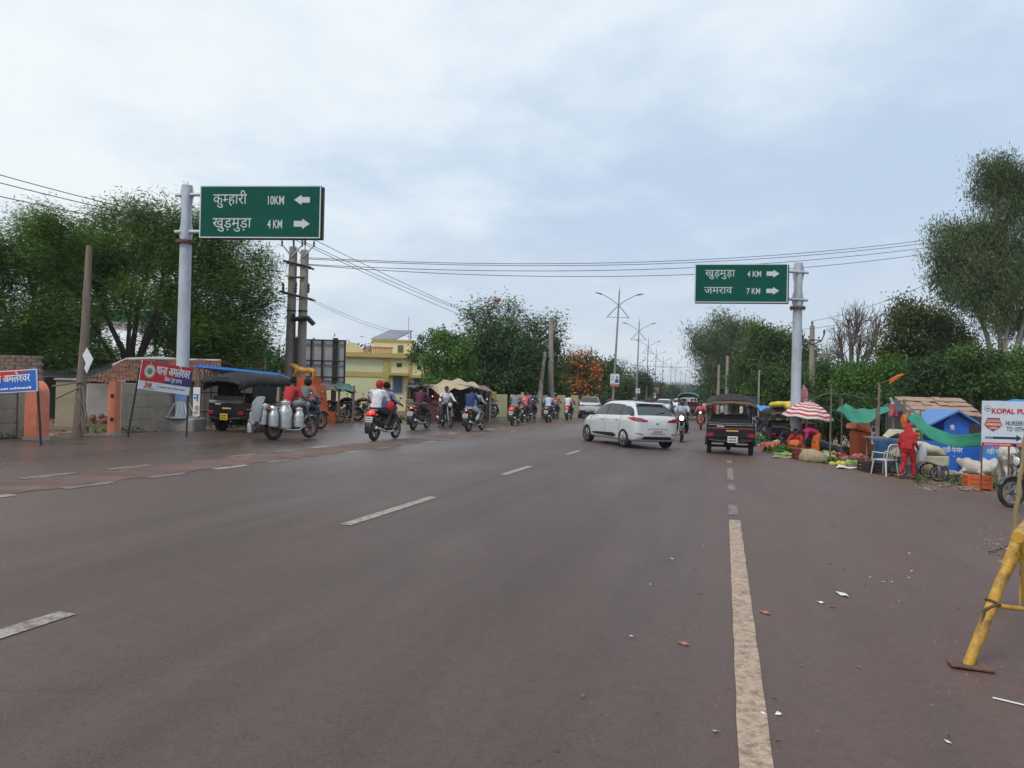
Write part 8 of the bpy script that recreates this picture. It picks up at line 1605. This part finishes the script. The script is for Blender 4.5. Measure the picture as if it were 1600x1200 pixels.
# plants with long drooping blades
def palm(label, px, py, Y, n, ln, m, nm='papaya_plant'):
    rr = random.Random(px); b = PG(px, Y); root = thing(nm, label, 'plant', b, 0, 'broad plants by the market'); top = P(px, py, Y).z - b.z; mb = MB(); mb.tube([(0, 0, -.1), (.03, 0, top)], [.07, .045], 8); mb.build('stem', bark, root); mb = MB()
    for k in range(n):
        a = 2 * pi * k / n + rr.uniform(-.3, .3); d = Vector((math.cos(a), math.sin(a), 0)); l_ = ln * rr.uniform(.7, 1.2); z0 = top - rr.uniform(0, .9)
        for j in range(9):
            f = .25 + .75 * j / 8; q = Vector((0, 0, z0)) + d * l_ * f + Vector((0, 0, .45 * f - .75 * f * f)) * l_; s_ = Vector((-d.y, d.x, 0))
            for sg in (-1, 1): e_ = q + (s_ * sg + d * .5).normalized() * l_ * .34 * (1 - .45 * f) + Vector((0, 0, -.08)); w_ = d * .05; mb.add([q - w_, q + w_, e_], [(0, 1, 2)])
        mb.tube([(0, 0, z0), Vector((0, 0, z0)) + d * l_ * .5 + Vector((0, 0, .04 * l_)), Vector((0, 0, z0)) + d * l_ + Vector((0, 0, -.3 * l_))], .012, 4)
    mb.build('fronds', m, root, 0)
palm('fronded plant with long drooping blades behind the striped umbrella', 1312, 615, 31, 13, 1.15, LM['bright']); palm('second fronded plant left of the green tarp', 1338, 612, 31.5, 12, 1.1, LM['mid']); palm('fronded plant close beside the right sign pole', 1285, 635, 30, 11, .9, LM['mid'])
tree('bush', 'low dark bush behind the drums and folded tarps', 1295, [(1285, 665, 24, 20), (1310, 668, 26, 20), (1335, 662, 20, 18)], 30.5, 'broad', LM['mango'], .9, .8, 8, .06, group=RT, cat='bush', spread=.2)
c = PG(1288, 27.5); mb = MB(); mb.tube([(-.7, 0, .5), (-.2, 0, .42), (.4, 0, .25), (.7, 0, .12)], [(.3, .15), (.4, .2), (.38, .16), (.3, .06)], 12); o = mb.build('folded_tarp', mat('slate_tarp', (.06, .075, .10), .5, var=.25, scale=5), None, 60, c); tag(o, 'slate blue folded tarp slumped right of the drums', 'tarp')
# far wood closing the view on both sides of the road
def wood(lab, x0f, x1f, Y0, Y1, n, h, sd):
    g = np.random.default_rng(sd); P_, O_ = [], []
    for i in range(n):
        Y = Y0 * (Y1 / Y0) ** g.random(); s = g.uniform(0, 1); x = (x0f + (x1f - x0f) * s) * Y; r = h * g.uniform(.5, 1.0); z = gz(x, Y); d = g.normal(0, 1, (110, 3)); d /= np.linalg.norm(d, axis=1, keepdims=True); P_.append(np.array([x, Y, z + r * .9]) + d * np.array([r * 1.1, r, r]) * g.uniform(.6, 1.05, (110, 1))); O_.append(d)
    o = leaves('far_wood', np.concatenate(P_), np.concatenate(O_), 'big', LM['far'], 1.5, 14, .75, None, sd); o['kind'] = 'stuff'
wood('', -.70, .06, 75, 110, 70, 3.0, 61); wood('', -.55, .19, 110, 420, 170, 3.6, 62); wood('', .262, .62, 95, 420, 190, 4.6, 63); wood('', .45, .80, 52, 90, 60, 2.8, 64); wood('', .19, .262, 420, 700, 60, 4.2, 65)
# weeds at the foot of the walls and behind the market
wp = []
for k in range(900):
    q = G(random.uniform(1430, 1600), random.uniform(738, 764)) if k % 3 == 0 else None
    if q is None: x, y = xy(random.uniform(9, 36), -15.0 - abs(random.gauss(0, .35))); q = Vector((x, y, gz(x, y)))
    if math.sin(q.x * 2.1) + math.sin(q.y * 1.3) > .1: wp.append((q.x, q.y, q.z + .06))
wp = np.array(wp); o = leaves('weeds', wp, np.tile([0, 0, 1.0], (len(wp), 1)), 'fern', LM['mid'], .55, 7, .07, None, 77); o['kind'] = 'stuff'
# ============================================================ LAMP POSTS, POLES, WIRES
lampm = mat('lamp_grey', (.26, .28, .30), .5, .4, var=.1); flagm = mat('lamp_panel', (.10, .115, .13), .5, var=.1)
LK = []
def lp(key, name, mb, m, par=None): LK.append((key, name, par, mb.mesh(name, [m]), None, None))
Hh = 9.9
mb = MB(); mb.tube([(0, 0, -.6), (0, 0, 4), (0, 0, Hh)], [.115, .09, .055], 10); mb.tube([(0, 0, Hh), (0, 0, Hh + .5)], [.03, .01], 6); lp('p', 'pole', mb, lampm)
for i, s in enumerate((-1, 1)):
    mb = MB(); mb.tube([(0, 0, Hh - 1.15), (s * .5, 0, Hh - .75), (s * 1.25, 0, Hh - .33), (s * 1.45, 0, Hh - .27)], .035, 6); lp('a%d' % i, 'lamp_arm', mb, lampm)
    mb = MB(); mb.tube([(s * 1.38, 0, Hh - .29), (s * 1.6, 0, Hh - .23), (s * 1.95, 0, Hh - .16)], [(.10, .05), (.13, .06), (.06, .03)], 8, side=(0, 1, 0)); lp('l%d' % i, 'lamp_head', mb, flagm, 'a%d' % i)
    mb = MB(); mb.tube([(s * .08, 0, Hh - 1.2), (s * .9, 0, Hh - 2.15)], [(.09, .03), (.10, .03)], 4, side=(0, 1, 0)); mb.tube([(s * .9, 0, Hh - 2.12), (0, 0, Hh - 2.12)], .02, 5); lp('w%d' % i, 'wing_panel', mb, flagm)
POS = [(957, 62), (994, 88), (1009.5, 119), (1022, 150), (1034, 181), (1047, 212), (1054, 243), (1062.5, 274), (1070, 305), (1076.5, 336), (1085, 372), (1096, 410)]
NM = ['nearest', 'second', 'third', 'fourth', 'fifth', 'sixth', 'seventh', 'eighth', 'ninth', 'tenth', 'eleventh', 'farthest']
LO = []
for k, (px, Y) in enumerate(POS):
    x = P(px, 620, Y).x; z = CAMH + {0: 8.0}.get(k, 7.95) - Hh; o = inst(LK, 'street_lamp', '%s twin armed street lamp of the row along the median' % NM[k], 'street lamp', (x, Y, z), HEAD, 'street lamps along the median'); o.rotation_euler = (0, R(2.2 if k == 0 else 1 if k != 3 else 1.5), HEAD); LO.append(o)
def sign_on(k, px0, px1, py0, py1, lab, build, m=bwhite):
    Y = POS[k][1] - .25; M, W, H, uv = facepanel(px0, px1, py0, py1, Y, Vector((1, 0, 0))); root = thing('pole_poster', lab, 'poster', M.translation.copy(), group='posters on the lamp posts'); M = Matrix.Translation(-M.translation) @ M; mb = MB(); slab(mb, M, 0, 0, W, H, -.04, 0); pn = mb.build('board', m, root, ang=0); build(M, W, H, pn)
def poster1(M, W, H, pn):
    mb = MB(); mb.add([(W * .5, H * .3, 0), (W * .95, H * .3, 0), (W * .9, H * .55, 0), (W * .78, H * .62, 0), (W * .58, H * .58, 0)], [(0, 1, 2, 3, 4)], lift(M, .004)); disc(mb, lift(M, .006) @ Matrix.Translation((W * .75, H * .73, 0)), W * .09, H * .09, 14); mb.build('figure_print', mat('poster_blue', (.04, .06, .16), .6, var=.3, scale=6), pn, ang=0)
    mb = MB(); rect(mb, lift(M, .004), 0, 0, W, H * .2, 0); dashes(mb, M, W * .06, W * .5, H * .24, H * .05, 2); mb.build('red_print', mat('poster_red', (.45, .12, .12), .6, var=.3, scale=12), pn, ang=0); mb = MB()
    for q in range(5): dashes(mb, M, W * .08, W * .46, H * (.45 + .09 * q), H * .035, 20 + q)
    mb.build('lines_of_print', mat('print_grey', (.2, .2, .24), .6), pn, ang=0)
sign_on(0, 953.5, 967.5, 584, 604, 'white poster with a dark figure and a red foot on the nearest lamp post', poster1)
def posterx(M, W, H, pn): mb = MB(); dashes(mb, M, W * .1, W * .9, H * .5, H * .2, 6); dashes(mb, M, W * .1, W * .9, H * .2, H * .15, 7); mb.build('print', MC['print_grey'], pn, ang=0)
sign_on(1, 993, 1000, 607, 614.5, 'small white poster on the second lamp post', posterx); sign_on(3, 1022, 1029, 604, 613, 'round orange board on the fourth lamp post', posterx, mat('poster_board_orange', (.50, .22, .08), .6)); sign_on(3, 1021.5, 1025, 614, 622, 'narrow pale poster under the orange board', posterx); sign_on(5, 1046, 1049, 612, 620, 'pale poster on the sixth lamp post', posterx); sign_on(6, 1052, 1055.5, 610, 618, 'pale orange poster on the seventh lamp post', posterx, mat('poster_pale_orange', (.5, .34, .26), .6))
# concrete barrier of the flyover wall behind the hatchback
a, b = PG(965, 72, 645), PG(1022, 120, 640); mb = MB(); d = b - a; mb.box(((a + b) / 2) + Vector((0, 0, .55)), (d.length, .3, 1.1), rz=math.atan2(d.y, d.x)); o = mb.build('low_wall', mat('dark_wall', (.10, .085, .085), .85, var=.25, scale=1), ang=0); tag(o, 'low dark wall behind the hatchback roof', 'wall')
a = PG(986, 105, 640); M, W, H, uv = facepanel(979, 996, 615, 626, 105, Vector((1, 0, 0))); mb = MB(); slab(mb, M, 0, -1.5, W, H, -2, 0); o = mb.build('cream_house', cream, ang=0); tag(o, 'small cream building far behind the hatchback', 'building'); mb = MB(); slab(mb, M, -.2, H, W + .2, H + .25, -2.2, .2); r_ = mb.build('roof', must, o, ang=0)
# electricity poles
def epole(label, px, pt, Y, r_, top='v', lean=0, name='electricity_pole'):
    b = PG(px, Y); t_ = P(px + lean, pt, Y) - b; root = thing(name, label, 'electricity pole', b, 0, 'single electricity poles'); mb = MB(); mb.tube([(0, 0, -.2), t_], [r_ * 1.1, r_ * .8], 10); mb.build('pole_shaft', pc, root); heads = []
    if top == 'v':
        mb = MB(); zz = t_.z - .9
        for s in (-1, 1): mb.tube([Vector((t_.x, -.15, zz - .3)), Vector((t_.x + s * .55, -.15, zz)), Vector((t_.x + s * .7, -.15, zz + .35))], .04, 5)
        mb.tube([(t_.x - .55, -.15, zz), (t_.x + .55, -.15, zz)], .035, 5); mb.build('v_crossarm', dark, root); mb = MB()
        for q in (Vector((t_.x - .7, -.15, zz + .35)), Vector((t_.x + .7, -.15, zz + .35)), t_): mb.lathe([(.03, 0), (.08, .05), (.05, .12), (.09, .2), (.03, .3)], 8, q); heads.append(q + b + Vector((0, 0, .3)))
        mb.build('insulators', insm, root)
    elif top == 't': mb = MB(); mb.box((t_.x, -.12, t_.z - .4), (2.0, .1, .1)); mb.box((t_.x, -.12, t_.z - 1.4), (1.6, .1, .1)); mb.build('crossarm', dark, root); heads = [b + Vector((t_.x + q, -.12, t_.z - .3)) for q in (-.9, 0, .9)]
    return root, heads, b + t_
_, H1, _ = epole('concrete pole with a black forked crossarm behind the right sign pole', 1269, 509, 48, .18, 'v')
epole('plain concrete pole rising in front of the leafy tree and cream wall', 861, 500, 54, .2, None, 0)
_, H2, _ = epole('far pole with a forked top above the orange flame tree', 923, 546, 95, .16, 'v', 1)
epole('tallest of the two bare poles standing before the eucalyptus', 1135, 556, 70, .16, None, 2); epole('shorter of the two bare poles standing before the eucalyptus', 1121.5, 570, 74, .14, None, 2); epole('slim pole with a lamp bracket by the blue awning', 1184.5, 578, 42, .055, None, 2); epole('far pole with two crossarms near the end of the road', 1111, 592, 150, .17, 't'); epole('farthest pole with crossarms left of the one with two arms', 1106, 600, 190, .15, 't')
# wires
wm = mat('wire_grey', (.05, .05, .055), .6, .3)
def wire(label, a, b, sag, r_=.012, n=18):
    c = Vector(a); mb = MB(); mb.tube([Vector(a).lerp(Vector(b), k / n) - c - Vector((0, 0, sag * 4 * (k / n) * (1 - k / n))) for k in range(n + 1)], r_, 4); o = mb.build('overhead_wire', wm, None, 60, c); tag(o, label, 'wire', 'overhead wires'); return o
e_ = [(472, 391, Yp), (466, 399, Yp), (461, 405, Yp), (478, 411, Yp), (482, 414, Yp)]
for k, (y0, y1, Y0, lab) in enumerate(((262, 322, 22, 'topmost of the three thin wires at the upper left above the acacia'), (276, 330, 22, 'middle of the three thin wires at the upper left above the acacia'), (299, 345, 22, 'lowest of the three thin wires at the upper left above the acacia'))):
    wire(lab, P(-60, y0 - 6, 19), WIRE_TOP[(2, 5, 0)[k]], .25)
for k, (px, py, yr, lab) in enumerate(((470, 402, 368, 'highest wire crossing the road to the right trees'), (470, 404, 373, 'second highest wire crossing the road just below the highest'), (480, 413, 380, 'third wire crossing the road to the right trees'), (480, 414, 389, 'lowest wire crossing the road to the right trees just over the right sign'))):
    wire(lab, P(px, py, Yp), P(1500, yr, 40), .75 if k < 3 else .9, .013, 28)
for k, (q, yr, lab) in enumerate(((WIRE_TOP[2], 0, 'upper wire sloping from the twin poles over the flame tree'), (WIRE_TOP[4], 1, 'middle wire sloping from the twin poles over the flame tree'), (WIRE_TOP[3], 2, 'lower wire sloping from the twin poles over the flame tree'))): wire(lab, q, H2[(2, 1, 0)[k]], .9, .014, 30)
for k, lab in enumerate(('upper thin service wire from the twin poles to the yellow hall', 'lower thin service wire from the twin poles to the yellow hall')): wire(lab, P(484, 466 + 3 * k, Yp), P(668 - 10 * k, 526 + 2 * k, 52), .3, .008)
for k, (py, lab) in enumerate(((340, 'upper wire rising from the forked pole to the right edge'), (365, 'middle wire rising from the forked pole to the right edge'), (385, 'lower wire rising from the forked pole to the right edge'))): wire(lab, H1[(2, 1, 0)[k]], P(1660, py, 24), .5, .012)
for k, (px, lab) in enumerate(((420, 'left stay wire slanting down from the twin poles'), (432, 'right stay wire slanting down from the twin poles'))): wire(lab, P(455, 470 + 20 * k, Yp), P(px, 590, Yp - 3), .05, .008)
wire('far thin wire crossing the road before the lamp row vanishes', P(985, 570, 150), P(1140, 569, 130), .5, .03)
# ============================================================ HAZE: one closed box of thin even air round everything
hz_ = bpy.data.materials.new('haze'); hz_.use_nodes = True; n = hz_.node_tree.nodes; n.remove(n['Principled BSDF']); pv = n.new('ShaderNodeVolumePrincipled'); pv.inputs['Color'].default_value = (.90, .93, .96, 1); pv.inputs['Density'].default_value = .0004; pv.inputs['Anisotropy'].default_value = .2
hz_.node_tree.links.new(pv.outputs[0], n['Material Output'].inputs['Volume'])
mb = MB(); mb.box((0, 2300, 11), (12000, 12000, 30)); tag(mb.build('haze', hz_, ang=0), kind='stuff')
